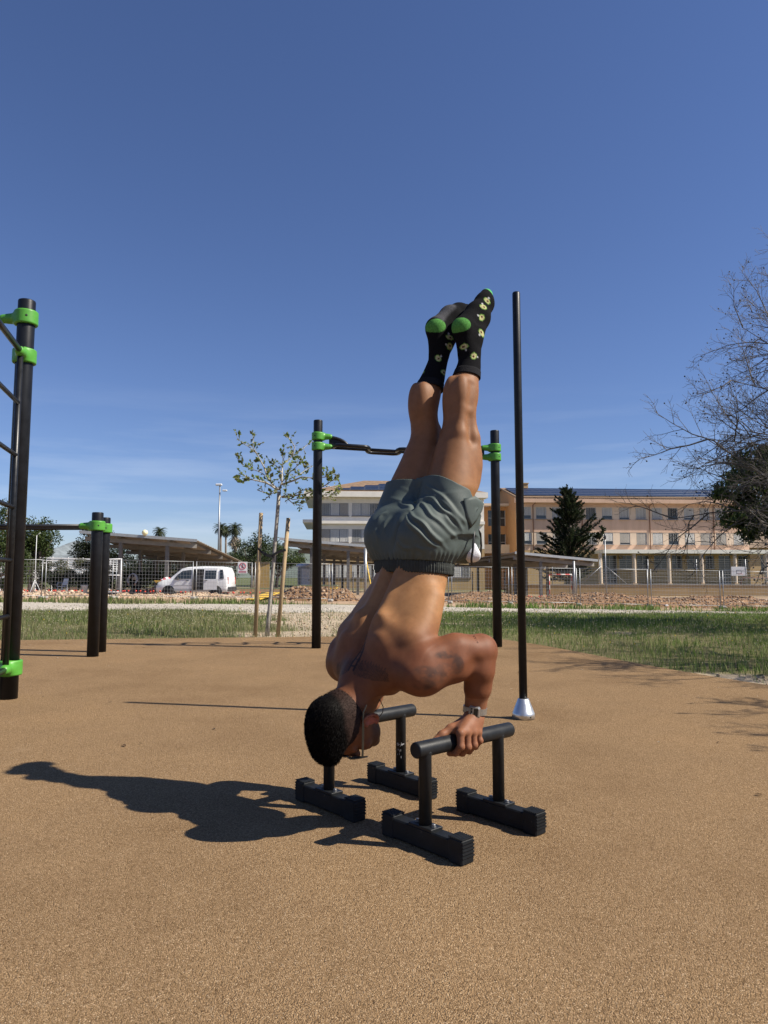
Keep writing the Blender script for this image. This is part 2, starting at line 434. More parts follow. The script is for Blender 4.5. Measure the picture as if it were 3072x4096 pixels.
tag(me_k.build('pavement_edging', mat('edging_concrete', (.33, .30, .26), .9, var=.2, vscale=8, bump=.3, bscale=80)), kind='structure')

RX = np.array([p[0] for p in RIM]); RY = np.array([p[1] for p in RIM])
def pad_dist(x, y):
    """> 0 outside the pad (rough signed distance to its rim)"""
    x = np.asarray(x, float); y = np.asarray(y, float)
    yr = np.interp(x, RX, RY)
    d = np.min(np.sqrt((x[..., None] - RX[None]) ** 2 + (y[..., None] - RY[None]) ** 2), -1)
    return np.where(y > yr, d, -d)

PNX = np.array([-30, -11, -8, -1.7, 2.8, 6.4, 11.2, 30.0]); PNY = np.array([20.0, 21.1, 22.2, 21.8, 21.9, 21.8, 22.0, 21.0])     # near edge of the gravel path
PFX = np.array([-30, -15.4, -10.6, -2.7, 4.4, 10.7, 19.8, 40.0]); PFY = np.array([30.2, 31.0, 31.6, 35.0, 33.9, 34.6, 35.6, 36.0])
def path_mask(x, y):
    n = (fbm(x, y, 1.6, 4, 3) - .5) * 3.2
    a = np.interp(x, PNX, PNY); b = np.interp(x, PFX, PFY)
    near = np.clip((y + n * 1.1 - a) / .5 + .5, 0, 1); far = np.clip((b - y + n * .6) / .5 + .5, 0, 1)
    return near * far
def dirt_mask(x, y):
    """bare sandy patches in the grass"""
    n = fbm(x, y, 1.3, 4, 11)
    d = np.exp(-(((x + .8) / 2.1) ** 2 + ((y - 16.2) / 3.4) ** 2)) * 1.0 + np.exp(-(((x + 2.2) / 2.5) ** 2 + ((y - 20.5) / 1.6) ** 2)) * .9
    d = d + .9 * np.exp(-(((x - 4.5) / 2.6) ** 2 + ((y - 19.0) / .5) ** 2)) + .6 * np.exp(-(((x + 1.6) / .8) ** 2 + ((y - 11.3) / .35) ** 2))
    d = d + 1.0 * np.exp(-(((x - 3.15) / .5) ** 2 + ((y - 6.5) / .5) ** 2)) * (pad_dist(x, y) > 0)
    return np.clip((d * 1.35 + (n - .5) * 1.5 - .42) / .25, 0, 1)

def ground_sheet():
    ax = np.concatenate([np.linspace(-900, -60, 14), np.linspace(-50, -24, 14), np.linspace(-23.5, 27, 300), np.linspace(28, 60, 14), np.linspace(80, 900, 12)])
    ay = np.concatenate([np.linspace(-200, -10, 8), np.linspace(-8, 4, 8), np.linspace(4.5, 12, 60), np.linspace(12.1, 46, 210), np.linspace(47, 110, 30), np.linspace(125, 1500, 14)])
    X, Y = np.meshgrid(ax, ay, indexing='ij'); Z = zg_np(X, Y)
    pm = path_mask(X, Y); dm = dirt_mask(X, Y)
    Z = Z + (fbm(X, Y, 1.1, 3, 5) - .5) * .07 * (Y > 4) - .035
    Z = np.where(pad_dist(X, Y) < .25, np.minimum(Z, -.04), Z)
    inside = pad_dist(X, Y) < -.1
    Z = np.where(inside, -.2, Z)
    V = np.stack([X, Y, Z], -1).reshape(-1, 3); nx, ny = X.shape
    I = np.arange(nx * ny).reshape(nx, ny)
    Q = np.stack([I[:-1, :-1], I[1:, :-1], I[1:, 1:], I[:-1, 1:]], -1).reshape(-1, 4)
    me = mesh_np('ground', V, Q, True)
    g = np.array((.16, .145, .070)); s = np.array((.40, .33, .24)); gr = np.array((.42, .385, .33)); ro = np.array((.35, .25, .17))
    n = fbm(X, Y, 3.0, 4, 21)[..., None]
    C = g * (.7 + .6 * n)
    C = C * (1 - dm[..., None]) + s * dm[..., None] * (.8 + .4 * n)
    C = C * (1 - pm[..., None]) + gr * pm[..., None] * (.85 + .3 * n)
    far = np.clip((Y - np.interp(X, PFX, PFY)) / 2, 0, 1)[..., None] * (1 - pm[..., None])
    C = C * (1 - far) + ro * far * (.75 + .5 * n)
    fg = np.clip((Y - 56) / 30, 0, 1)[..., None]; C = C * (1 - fg) + np.array((.10, .115, .05)) * fg * (.7 + .6 * n)        # scrub beyond the site
    set_col(me, 'cover', C.reshape(-1, 3).astype(np.float32))
    o = link(bpy.data.objects.new('ground', me)); tag(o, kind='structure')
    m = bpy.data.materials.new('soil'); m.use_nodes = True; nt = m.node_tree; N, Lk = nt.nodes, nt.links; p = N['Principled BSDF']
    a = N.new('ShaderNodeAttribute'); a.attribute_name = 'cover'
    t = N.new('ShaderNodeTexCoord'); v = N.new('ShaderNodeTexVoronoi'); v.inputs['Scale'].default_value = 16; Lk.new(t.outputs['Object'], v.inputs['Vector'])
    nn = N.new('ShaderNodeTexNoise'); nn.inputs['Scale'].default_value = 9; nn.inputs['Detail'].default_value = 10; nn.inputs['Roughness'].default_value = .75; Lk.new(t.outputs['Object'], nn.inputs[0])
    r = ramp(nt, [(0.25, (.5, .5, .5)), (0.75, (1.45, 1.42, 1.38))]); Lk.new(nn.outputs[0], r.inputs[0])
    mx = N.new('ShaderNodeMixRGB'); mx.blend_type = 'MULTIPLY'; mx.inputs[0].default_value = 1; Lk.new(a.outputs['Color'], mx.inputs[1]); Lk.new(r.outputs[0], mx.inputs[2]); Lk.new(mx.outputs[0], p.inputs['Base Color'])
    p.inputs['Roughness'].default_value = .95; p.inputs['Specular IOR Level'].default_value = .15
    b = N.new('ShaderNodeBump'); b.inputs['Strength'].default_value = .9; b.inputs['Distance'].default_value = .05; Lk.new(nn.outputs[0], b.inputs['Height']); Lk.new(b.outputs[0], p.inputs['Normal'])
    me.materials.append(m)
ground_sheet()

# ---- grass: blades in tufts, denser and taller near the pad; far blades wider so that they still cover
def blades(name, n, box, hmin, hmax, w, dens, cols, seed, lean=.5, parent=None):
    rs = np.random.RandomState(seed)
    x = rs.uniform(box[0], box[1], n * 3); y = box[2] + (box[3] - box[2]) * rs.rand(n * 3) ** 1.25
    ok = (rs.rand(len(x)) < dens(x, y)); x, y = x[ok][:n], y[ok][:n]; k = len(x)
    z = zg_np(x, y) - .05
    cl = fbm(x, y, .55, 3, seed); h = (hmin + (hmax - hmin) * rs.rand(k)) * (.45 + 1.1 * cl)
    a = rs.uniform(0, 2 * np.pi, k); ln = rs.uniform(.1, lean, k) * h
    wx, wy = np.cos(a + 1.57) * w, np.sin(a + 1.57) * w
    sc = np.clip(y / 11, .8, 2.6)
    wx, wy = wx * sc, wy * sc
    B = np.stack([x, y, z], 1); D = np.stack([np.cos(a) * ln, np.sin(a) * ln, h], 1); Wd = np.stack([wx, wy, 0 * wx], 1)
    V = np.stack([B - Wd, B + Wd, B + D * (.55, .55, .62) + Wd * .7, B + D], 1).reshape(-1, 3)
    me = mesh_np(name, V, np.arange(k * 4).reshape(-1, 4))
    C = np.array(cols)[rs.randint(0, len(cols), k)] * rs.uniform(.65, 1.35, k)[:, None]
    C = np.where((x > .8)[:, None], C * (.92, 1.10, .80), C)
    dry = (np.clip((fbm(x, y, 2.2, 3, seed + 7) - .46) * 4, 0, 1) * np.where(x > 1, .35, 1.0))[:, None]
    C = C * (1 - .5 * dry) + np.array((.30, .26, .135)) * .5 * dry
    set_col(me, 'blade', C.repeat(4, 0).astype(np.float32))
    me.materials.append(M_BLADE); o = link(bpy.data.objects.new(name, me), parent); return o
def blade_mat():
    m = bpy.data.materials.new('grass_blade'); m.use_nodes = True; nt = m.node_tree; N, Lk = nt.nodes, nt.links; p = N['Principled BSDF']
    a = N.new('ShaderNodeAttribute'); a.attribute_name = 'blade'; Lk.new(a.outputs['Color'], p.inputs['Base Color'])
    p.inputs['Roughness'].default_value = .55; p.inputs['Specular IOR Level'].default_value = .3
    tr = N.new('ShaderNodeBsdfTranslucent'); Lk.new(a.outputs['Color'], tr.inputs[0]); ms = N.new('ShaderNodeMixShader'); ms.inputs[0].default_value = .4
    out = N['Material Output']; Lk.new(p.outputs[0], ms.inputs[1]); Lk.new(tr.outputs[0], ms.inputs[2]); Lk.new(ms.outputs[0], out.inputs[0])
    return m
M_BLADE = blade_mat()
GREENS = [(.115, .165, .040), (.150, .195, .055), (.095, .140, .034), (.135, .180, .050), (.20, .21, .090), (.29, .26, .15)]
def dens_lawn(x, y):
    d = pad_dist(x, y); pm = path_mask(x, y); dm = dirt_mask(x, y)
    yn = np.interp(x, PNX, PNY)
    return (d > .02) * (1 - pm) * (1 - .93 * dm) * (y < yn + 2.2) * np.clip(.35 + 1.3 * fbm(x, y, 1.8, 3, 9), 0, 1)
def dens_far(x, y):
    yf = np.interp(x, PFX, PFY); n = fbm(x, y, 1.6, 3, 31)
    return ((y > yf - .8) & (y < yf + 2.0)) * np.clip((n - .42) * 6, 0, 1)
lawn = blades('grass', 170000, (-16, 14, 4.6, 25.5), .04, .125, .0042, dens_lawn, GREENS, 1)
tag(lawn, 'rough green and straw coloured grass between the rubber pad and the gravel path', 'grass', kind='stuff')
weeds = blades('weeds', 9000, (-18, 22, 29, 38), .10, .34, .008, dens_far, GREENS[:3], 5)
tag(weeds, 'green weeds growing in a strip beyond the gravel path', 'weeds', kind='stuff')
# seed heads and small flowers in the lawn
def seed_heads():
    rs = np.random.RandomState(8); n = 5200
    x = rs.uniform(-14, 12, n * 3); y = 5 + 17 * rs.rand(n * 3) ** 1.15
    ok = rs.rand(n * 3) < dens_lawn(x, y); x, y = x[ok][:n], y[ok][:n]; n = len(x)
    z = zg_np(x, y) + rs.uniform(.04, .14, n); s = rs.uniform(.004, .009, n) * np.clip(y / 11, .8, 1.7)
    O = np.array([(1, 0, 0), (-1, 0, 0), (0, 1, 0), (0, -1, 0), (0, 0, 1.6), (0, 0, -1.6)]); B = np.stack([x, y, z], 1)
    V = (B[:, None] + O[None] * s[:, None, None]).reshape(-1, 3)
    f = np.array([(0, 2, 4), (2, 1, 4), (1, 3, 4), (3, 0, 4), (2, 0, 5), (1, 2, 5), (3, 1, 5), (0, 3, 5)])
    me = mesh_np('seed_heads', V, (np.arange(n)[:, None, None] * 6 + f[None]).reshape(-1, 3))
    C = np.where((rs.rand(n) < .035)[:, None], np.array((.65, .50, .03)), np.array((.42, .40, .27)))
    set_col(me, 'blade', C.repeat(6, 0).astype(np.float32)); me.materials.append(M_BLADE)
    tag(link(bpy.data.objects.new('seed_heads', me)), 'pale seed heads and a few yellow flowers in the lawn', 'grass', kind='stuff')
seed_heads()
# loose stones on the path and crumbs of soil
def stones(name, n, box, smin, smax, dens, cols, seed, zoff=0.0, zfun=None):
    rs = np.random.RandomState(seed)
    x = rs.uniform(box[0], box[1], n * 4); y = rs.uniform(box[2], box[3], n * 4)
    ok = rs.rand(n * 4) < dens(x, y); x, y = x[ok][:n], y[ok][:n]; n = len(x)
    z = (zfun(x, y) if zfun is not None else zg_np(x, y)) + zoff
    s = smin + (smax - smin) * rs.rand(n) ** 2.6
    ico = np.array([(0, 0, 1), (.89, 0, .45), (.28, .85, .45), (-.72, .53, .45), (-.72, -.53, .45), (.28, -.85, .45), (.72, .53, -.45), (-.28, .85, -.45), (-.89, 0, -.45), (-.28, -.85, -.45), (.72, -.53, -.45), (0, 0, -1)])
    f = np.array([(0, 1, 2), (0, 2, 3), (0, 3, 4), (0, 4, 5), (0, 5, 1), (1, 6, 2), (2, 7, 3), (3, 8, 4), (4, 9, 5), (5, 10, 1), (2, 6, 7), (3, 7, 8), (4, 8, 9), (5, 9, 10), (1, 10, 6), (11, 7, 6), (11, 8, 7), (11, 9, 8), (11, 10, 9), (11, 6, 10)])
    jit = 1 + rs.uniform(-.35, .35, (n, 12, 1)); sh = rs.uniform(.6, 1.3, (n, 1, 3)) * (1, 1, .75)
    V = np.stack([x, y, z], 1)[:, None] + ico[None] * jit * sh * s[:, None, None]
    me = mesh_np(name, V.reshape(-1, 3), (np.arange(n)[:, None, None] * 12 + f[None]).reshape(-1, 3))
    C = np.array(cols)[rs.randint(0, len(cols), n)] * rs.uniform(.7, 1.25, n)[:, None]
    set_col(me, 'stone', C.repeat(12, 0).astype(np.float32))
    me.materials.append(M_STONE); return link(bpy.data.objects.new(name, me))
M_STONE = attr_mat('stone_bits', 'stone', .92, .5, 30, .2, 0, .2, 14)
tag(stones('gravel', 9000, (-18, 22, 19, 36), .010, .034, lambda x, y: path_mask(x, y), [(.40, .365, .31), (.33, .30, .25), (.46, .42, .36)], 3, -.03), 'pale gravel scattered along the path', 'gravel', kind='stuff')
tag(stones('soil_crumbs', 2600, (-5, 6, 6, 22), .008, .028, lambda x, y: dirt_mask(x, y) * (pad_dist(x, y) > .05), [(.42, .34, .24), (.36, .27, .18)], 4, -.03), 'crumbs of sandy soil on the bare patches of the lawn', 'soil', kind='stuff')

# a few dead leaves, twigs and pebbles blown onto the pad
def litter():
    rs = np.random.RandomState(19); n = 150
    x = rs.uniform(-6, 4.5, n * 2); y = 1.2 + 9 * rs.rand(n * 2); ok = (pad_dist(x, y) < -.05) & ~((np.abs(x - .1) < 1.0) & (y > 2) & (y < 3.7)); x, y = x[ok][:n], y[ok][:n]; n = len(x)
    a = rs.uniform(0, 6.28, n); L_ = rs.uniform(.006, .026, n); w = L_ * rs.uniform(.12, .5, n)
    d = np.stack([np.cos(a), np.sin(a), 0 * a], 1) * L_[:, None]; s_ = np.stack([-np.sin(a), np.cos(a), 0 * a], 1) * w[:, None]; B = np.stack([x, y, np.full(n, .004)], 1); up = np.array((0, 0, 1)) * rs.uniform(.001, .006, n)[:, None]
    V = np.stack([B - d, B + s_ + up, B + d + up * .5, B - s_ + up], 1).reshape(-1, 3)
    me = mesh_np('litter', V, np.arange(n * 4).reshape(-1, 4)); C = np.array([(.10, .06, .03), (.05, .035, .02), (.45, .40, .32), (.16, .11, .05), (.03, .025, .02)])[rs.randint(0, 5, n)]
    set_col(me, 'blade', C.repeat(4, 0).astype(np.float32)); me.materials.append(M_BLADE); tag(link(bpy.data.objects.new('litter', me)), 'tiny dead leaves and twigs scattered on the rubber pad', 'litter', kind='stuff')
litter()
# ================================================================== buildings behind the site
M_WHITE = mat('render_white', (.78, .735, .65), .85, var=.08, vscale=1.2, bump=.12, bscale=30)
M_PINK = mat('render_salmon', (.58, .385, .27), .85, var=.10, vscale=1.1, bump=.12, bscale=30, color2=(.58, .395, .285), stretch=(1, 1, .22), scuff=((.30, .19, .13), .34, .9))
M_PALE = mat('render_cream_panel', (.62, .49, .37), .85, var=.06, vscale=1.0, bump=.1, bscale=30)
M_ORANGE = mat('render_orange', (.40, .21, .09), .85, var=.08, vscale=1.0, bump=.12, bscale=30)
M_OCHRE = mat('render_ochre', (.42, .29, .145), .85, var=.12, vscale=.8, bump=.15, bscale=25)
M_CANOPY = mat('canopy_white', (.72, .70, .62), .7, var=.06, vscale=2)
M_FRAMEW = mat('window_frame_alu', (.42, .42, .43), .45, metal=.3)
M_PANE = mat('window_glass', (.035, .042, .05), .07, var=.3, vscale=.7, spec=.6)
M_BLIND = mat('blind_slat', (.66, .65, .62), .7, var=.06, vscale=3)
M_PIPE = mat('drain_pipe', (.17, .075, .045), .6)
M_SILL = mat('window_sill', (.20, .17, .15), .8)
M_TILE = mat('roof_tile', (.21, .135, .080), .85, var=.3, vscale=2.5, bump=.4, bscale=12)
M_PV = mat('solar_cell', (.009, .014, .030), .32, var=.25, vscale=1.5, spec=.35)
M_PVF = mat('solar_frame', (.30, .32, .35), .4, metal=.6)
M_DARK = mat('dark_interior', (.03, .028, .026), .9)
FA = R(4.0)                                                     # both facades turn slightly away to the right

def slat_mesh(w, h, gap, seed):
    """vertical blind: slats turned to different angles, some pulled aside"""
    rs = random.Random(seed); mb = MB(); n = int(w / .127); open_ = rs.choice([.15, .3, .5, .75])
    for k in range(n):
        x = -w / 2 + (k + .5) * w / n
        mb.box((x, 0, 0), (.112, .006, h), Matrix.Rotation(rs.gauss(open_, .06) * 1.35, 3, 'Z'))
    return mb.mesh('blind')
BLINDS = [slat_mesh(1.22, 1.42, 0, k) for k in range(5)]
M_BLIND2 = mat('blind_slat_beige', (.40, .37, .33), .7, var=.06, vscale=3)
for k_, b_ in enumerate(BLINDS): b_.materials.append(M_BLIND2 if k_ == 2 else M_BLIND)
_w = MB()
for x in (-.66, .66): _w.box((x, 0, 0), (.07, .07, 1.56))
for z in (-.745, .745): _w.box((0, 0, z), (1.25, .07, .07))
WIN_FRAME = _w.mesh('frame'); WIN_FRAME.materials.append(M_FRAMEW)
WIN_PANE = MB().box((0, 0, 0), (1.25, .02, 1.42)).mesh('pane'); WIN_PANE.materials.append(M_PANE)
WIN_SILL = MB().bevbox((0, 0, 0), (1.5, .20, .07), .01).mesh('sill'); WIN_SILL.materials.append(M_SILL)
def sub(name, me, loc, parent, rz=0, sx=1, sz=1):
    o = link(bpy.data.objects.new(name, me), parent); o.location = loc; o.rotation_euler = (0, 0, rz); o.scale = (sx, 1, sz); return o
PV_PANEL = MB().bevbox((0, 0, 0), (1.0, 1.66, .035), .008).mesh('solar_panel'); PV_PANEL.materials.append(M_PVF)
PV_CELL = MB().box((0, 0, .0195), (.955, 1.61, .004)).mesh('cells'); PV_CELL.materials.append(M_PV)

def window(parent, x, y, z, kind, w=1.34, h=1.5):
    """framed window set back in an opening: y is the wall face"""
    wd = sub('window', WIN_FRAME, (x, y + .085, z), parent, 0, w / 1.34, h / 1.5)
    sub('pane', WIN_PANE, (0, .02, 0), wd); hb = (1.0, 1.0, .72, 1.0, .88, 1.0, 1.0)[int(x * 7.3) % 7]; sub('blind', BLINDS[kind % 5], (0, -.055, .71 * (1 - hb)), wd, 0, 1, hb); sub('sill', WIN_SILL, (0, -.20, -.80), wd)

def wall_with_holes(name, m, parent, x0, x1, z0, z1, y, th, holes):
    """solid wall slab with rectangular openings, built from butted blocks"""
    xs = sorted({x0, x1, *[v for h in holes for v in h[:2]]}); zs = sorted({z0, z1, *[v for h in holes for v in h[2:]]})
    mb = MB()
    for j in range(len(zs) - 1):
        run = None
        for i in range(len(xs) - 1):
            cx, cz = (xs[i] + xs[i + 1]) / 2, (zs[j] + zs[j + 1]) / 2
            hole = any(h[0] < cx < h[1] and h[2] < cz < h[3] for h in holes)
            if not hole: run = (run[0], xs[i + 1]) if run else (xs[i], xs[i + 1])
            if hole or i == len(xs) - 2:
                if run: mb.bb(run[0], run[1], y, y + th, zs[j], zs[j + 1])
                run = None
    return mb.build(name, m, parent)

# ---------------- salmon school wing
P0 = at(1118, 1246, 90.0); P0.z = -.85
pk = thing('school_building', 'long three storey salmon school wing with solar roof and blinds', 'building', P0, FA)
nF = (math.sin(FA), -math.cos(FA), 0)
def lx(sx, sy=1150, p0=None, off=0.0):
    v = on_plane(sx, sy, (p0 or P0) + Vector(nF) * off, nF) - (p0 or P0); return v.x * math.cos(FA) + v.y * math.sin(FA)
G = .85                                                           # local z = world z + .85
Lp = lx(1617)
WU, WL_ = [], []
cen = [1137, 1170, 1205, 1240, 1278, 1313, 1350, 1386, 1421, 1455, 1490, 1524, 1558, 1595]
xs_ = [lx(c) for c in cen]
zU, zLo = 9.02 + G, 5.78 + G
holesU = [(x - .67, x + .67, zU - .75, zU + .75) for x in xs_]; holesL = [(x - .67, x + .67, zLo - .75, zLo + .75) for x in xs_]
# plinth to canopy: ochre; window bands: cream between salmon spandrels, all butted
wall_with_holes('wall', M_PINK, pk, 0, Lp, 4.27 + G, zLo - .80, 0, .3, [])
wall_with_holes('window_band', M_PALE, pk, 0, Lp, zLo - .80, zLo + .80, .03, .3, holesL)
wall_with_holes('wall', M_PINK, pk, 0, Lp, zLo + .80, zU - .80, 0, .3, [])
wall_with_holes('window_band', M_PALE, pk, 0, Lp, zU - .80, zU + .80, .03, .3, holesU)
wall_with_holes('wall', M_PINK, pk, 0, Lp, zU + .80, 10.75 + G, 0, .3, [])
for i, x in enumerate(xs_):
    window(pk, x, .03, zU, (i * i + 2 * i + 1) % 5); window(pk, x, .03, zLo, (i * i * 3 + i + 3) % 5)
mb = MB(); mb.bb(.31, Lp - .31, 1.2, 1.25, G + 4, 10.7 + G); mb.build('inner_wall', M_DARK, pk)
mb = MB(); mb.bb(-.25, Lp + .25, -.95, -.01, 10.28 + G, 10.95 + G); mb.build('eave', M_PINK, pk)
# gable end on the left: orange render under the sloping verge
mb = MB(); mb.prism([(.301, 0), (14.9, 0), (14.9, 10.9 + G), (7.6, 13.0 + G), (.301, 10.9 + G)], 0, .3, 'yz'); mb.build('gable_wall', M_ORANGE, pk)
mb = MB(); mb.prism([(.301, 0), (14.9, 0), (14.9, 10.9 + G), (7.6, 13.0 + G), (.301, 10.9 + G)], Lp - .3, Lp, 'yz'); mb.build('gable_wall', M_PINK, pk)
slope = math.atan2(2.2, 8.3)
mb = MB(); mb.prism([(-.95, 10.96 + G), (7.6, 13.15 + G), (16, 10.96 + G), (16, 10.75 + G), (7.6, 12.95 + G), (-.95, 10.76 + G)], -.25, Lp + .25, 'yz'); rf = mb.build('roof', M_TILE, pk)
for r_ in range(4):
    for k in range(int((Lp - .6) / 1.03)):
        s = .75 + r_ * 1.72 + .83; o = sub('solar_panel', PV_PANEL, (.6 + k * 1.03, -.95 + s * math.cos(slope) - .09 * math.sin(slope), 10.96 + G + s * math.sin(slope) + .10), rf)
        o.rotation_euler = (slope, 0, 0); sub('cells', PV_CELL, (0, 0, 0), o)
mb = MB(); mb.bb(3.0, 3.6, 7.3, 7.9, 12.9 + G, 13.75 + G); mb.bb(2.9, 3.7, 7.2, 8.0, 13.75 + G, 13.86 + G); mb.build('chimney', M_OCHRE, rf)
for sx in (1152, 1258, 1404, 1542):
    x = lx(sx); mb = MB(); mb.tube([(x, -.07, 4.25 + G), (x, -.07, 10.0 + G), (x + .25, -.5, 10.3 + G)], .055, 8); mb.build('drain_pipe', M_PIPE, pk)
# canopy, columns and ground floor
xc0 = lx(1296); Yc = -3.2
mb = MB(); mb.bb(xc0 - .8, Lp + 6, Yc, -.005, 3.80 + G, 4.26 + G); mb.build('canopy', M_CANOPY, pk)
for sx in (1297, 1370, 1445, 1516, 1588, 1655):
    x = lx(sx, 1230, off=2.8); mb = MB(); mb.tube([(x, -2.8, .95), (x, -2.8, 3.80 + G)], .24, 16, cap=False); cobj = mb.build('column', M_PALE, pk)
    mb = MB(); mb.box((x, -2.8, .475), (.62, .62, .95)); mb.build('column_base', M_OCHRE, cobj)
gh = []
for a, b, k in ((1300, 1331, 'd'), (1336, 1366, 'w'), (1374, 1400, 'w'), (1411, 1441, 'w'), (1449, 1472, 'w'), (1482, 1514, 'w'), (1521, 1541, 'w'), (1550, 1576, 'd'), (1592, 1614, 'w')):
    gh.append((lx(a), lx(b), k))
holes = [(a, b, (.05 if k == 'd' else 2.75), 3.7 + G - .05) for a, b, k in gh]
wall_with_holes('ground_floor_wall', M_OCHRE, pk, 0, Lp, 0, 4.26 + G, .01, .29, holes)
for (a, b, k), h in zip(gh, holes):
    mb = MB(); w = b - a
    for q in range(3): mb.bb(a + q * (w - .07) / 2, a + q * (w - .07) / 2 + .07, .10, .16, h[2], h[3])
    mb.bb(a + .07, b - .07, .105, .155, h[3] - .07, h[3]); mb.bb(a + .07, b - .07, .105, .155, h[2], h[2] + .07)
    if k == 'd':
        for zz in (.9, 1.6, 2.6): mb.bb(a + .07, b - .07, .108, .152, zz, zz + .08)
    f = mb.build('door' if k == 'd' else 'window', M_FRAMEW, pk)
    mb = MB(); mb.bb(a, b, .165, .185, h[2], h[3]); mb.build('pane', M_PANE, f)
for sx in (1337, 1480, 1610):
    x = lx(sx); mb = MB(); mb.bevbox((x, -.35, 3.35 + G), (.42, .32, .34), .04); mb.build('floodlight', M_SILL, pk)

# ---------------- white wing
Q0 = at(676, 1246, 83.0); Q0.z = -.85
wb_ = thing('school_building', 'white three storey school wing with strip windows and hipped tile roof', 'building', Q0, FA)
Lw = lx(1046, 1150, Q0)
def strip(z, h):
    holes = []; x = .9
    while x + 3.2 < Lw - .3: holes.append((x, x + 3.2, z - h / 2, z + h / 2)); x += 3.62
    return holes
zu2, zl2 = 8.82 + G, 5.72 + G
hu, hl, hg = strip(zu2, 1.5), strip(zl2, 1.55), strip(2.4, 1.5)
wall_with_holes('wall', M_WHITE, wb_, 0, Lw, 4.2 + G, 10.2 + G, 0, .3, hu + hl)
wall_with_holes('ground_floor_wall', M_OCHRE, wb_, 0, Lw, 0, 4.19 + G, .01, .29, hg)
for z, h, hs, kk in ((zu2, 1.5, hu, 0), (zl2, 1.55, hl, 2), (2.4, 1.5, hg, 1)):
    for i, (a, b, c, d) in enumerate(hs):
        mb = MB(); w = b - a
        for q in range(4): mb.bb(a + q * (w - .07) / 3, a + q * (w - .07) / 3 + .07, .12, .18, c, d)
        mb.bb(a + .07, b - .07, .125, .175, d - .07, d); mb.bb(a + .07, b - .07, .125, .175, c, c + .07)
        f = mb.build('window', M_FRAMEW, wb_)
        mb = MB(); mb.bb(a, b, .185, .20, c, d); mb.build('pane', M_PANE, f)
        for q in range(3):
            sub('blind', BLINDS[(i * 3 + q + kk) % 5], (a + w * (q + .5) / 3, .045, (c + d) / 2), f, 0, .78, 1.0)
        mb = MB(); mb.bb(a - .08, b + .08, -.10, .11, c - .09, c - .005); mb.build('sill', M_SILL, f)
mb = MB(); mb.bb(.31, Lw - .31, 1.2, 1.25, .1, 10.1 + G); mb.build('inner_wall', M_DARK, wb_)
mb = MB(); mb.bb(0, .3, .302, 13, 0, 10.2 + G); mb.build('side_wall', M_WHITE, wb_)
mb = MB(); mb.bb(Lw - .3, Lw, .302, 13, 0, 10.2 + G); mb.build('side_wall', M_WHITE, wb_)
mb = MB(); mb.bb(-1.1, Lw + .3, -1.0, 13.5, 10.21 + G, 10.85 + G); mb.build('eave', M_WHITE, wb_)
for z in (7.25 + G, 4.0 + G):
    mb = MB(); mb.bb(-1.25, -.005, -.15, 12.6, z, z + .35); mb.build('side_ledge', M_WHITE, wb_)
mb = MB(); mb.bb(.0, Lw, -.42, -.005, 7.1 + G, 7.45 + G); mb.build('string_course', M_WHITE, wb_)
zr, zt = 10.86 + G, 13.1 + G
mb = MB(); mb.add([(-1.0, -.9, zr), (Lw + .2, -.9, zr), (Lw + .2, 13.4, zr), (-1.0, 13.4, zr), (6.2, 6.25, zt), (Lw - 6.0, 6.25, zt)], [(0, 1, 5, 4), (1, 2, 5), (2, 3, 4, 5), (3, 0, 4), (3, 2, 1, 0)]); rf2 = mb.build('roof', M_TILE, wb_)
sl2 = math.atan2(zt - zr, 7.15)
for r_ in range(4):
    x0 = 2.6 + r_ * 1.75
    for k in range(int((Lw - 2 * x0 + 1.4) / 1.70)):
        s = .45 + r_ * 1.06 + .5; o = sub('solar_panel', PV_PANEL, (x0 + .85 + k * 1.70, -.9 + s * math.cos(sl2) - .10 * math.sin(sl2), zr + s * math.sin(sl2) + .10), rf2)
        o.rotation_euler = (sl2, 0, 0); o.rotation_mode = 'XYZ'
        o.matrix_local = Matrix.Translation(o.location) @ Matrix.Rotation(sl2, 4, 'X') @ Matrix.Rotation(math.pi / 2, 4, 'Z')
        sub('cells', PV_CELL, (0, 0, 0), o)

# ---------------- orange connecting block set back between the wings
R0 = at(1046, 1246, 95.0); R0.z = -.85
ob = thing('connecting_block', 'orange connecting block with glazed balconies between the two school wings', 'building', R0, FA)
Lo = 7.2
hs = [(.6, 3.0, 4.4 + G, 6.6 + G), (3.5, 6.4, 4.4 + G, 6.6 + G), (.6, 3.0, 7.7 + G, 9.8 + G), (3.5, 6.4, 7.7 + G, 9.8 + G)]
wall_with_holes('wall', M_ORANGE, ob, -1, Lo, 0, 10.3 + G, 0, .3, hs)
for (a, b, c, d) in hs:
    mb = MB()
    for q in range(3): mb.bb(a + q * (b - a - .07) / 2, a + q * (b - a - .07) / 2 + .07, .12, .18, c, d)
    mb.bb(a + .07, b - .07, .125, .175, (c + d) / 2, (c + d) / 2 + .06)
    f = mb.build('window', M_FRAMEW, ob); mb = MB(); mb.bb(a, b, .185, .2, c, d); mb.build('pane', M_PANE, f)
for z in (4.0 + G, 10.31 + G):
    mb = MB(); mb.bb(-1, Lo, -1.4, -.005, z, z + .3); mb.build('slab', M_PALE, ob)
mb = MB(); mb.bb(-1, Lo, -1.36, -1.30, 4.31 + G, 5.15 + G); mb.build('balustrade', M_PALE, ob)

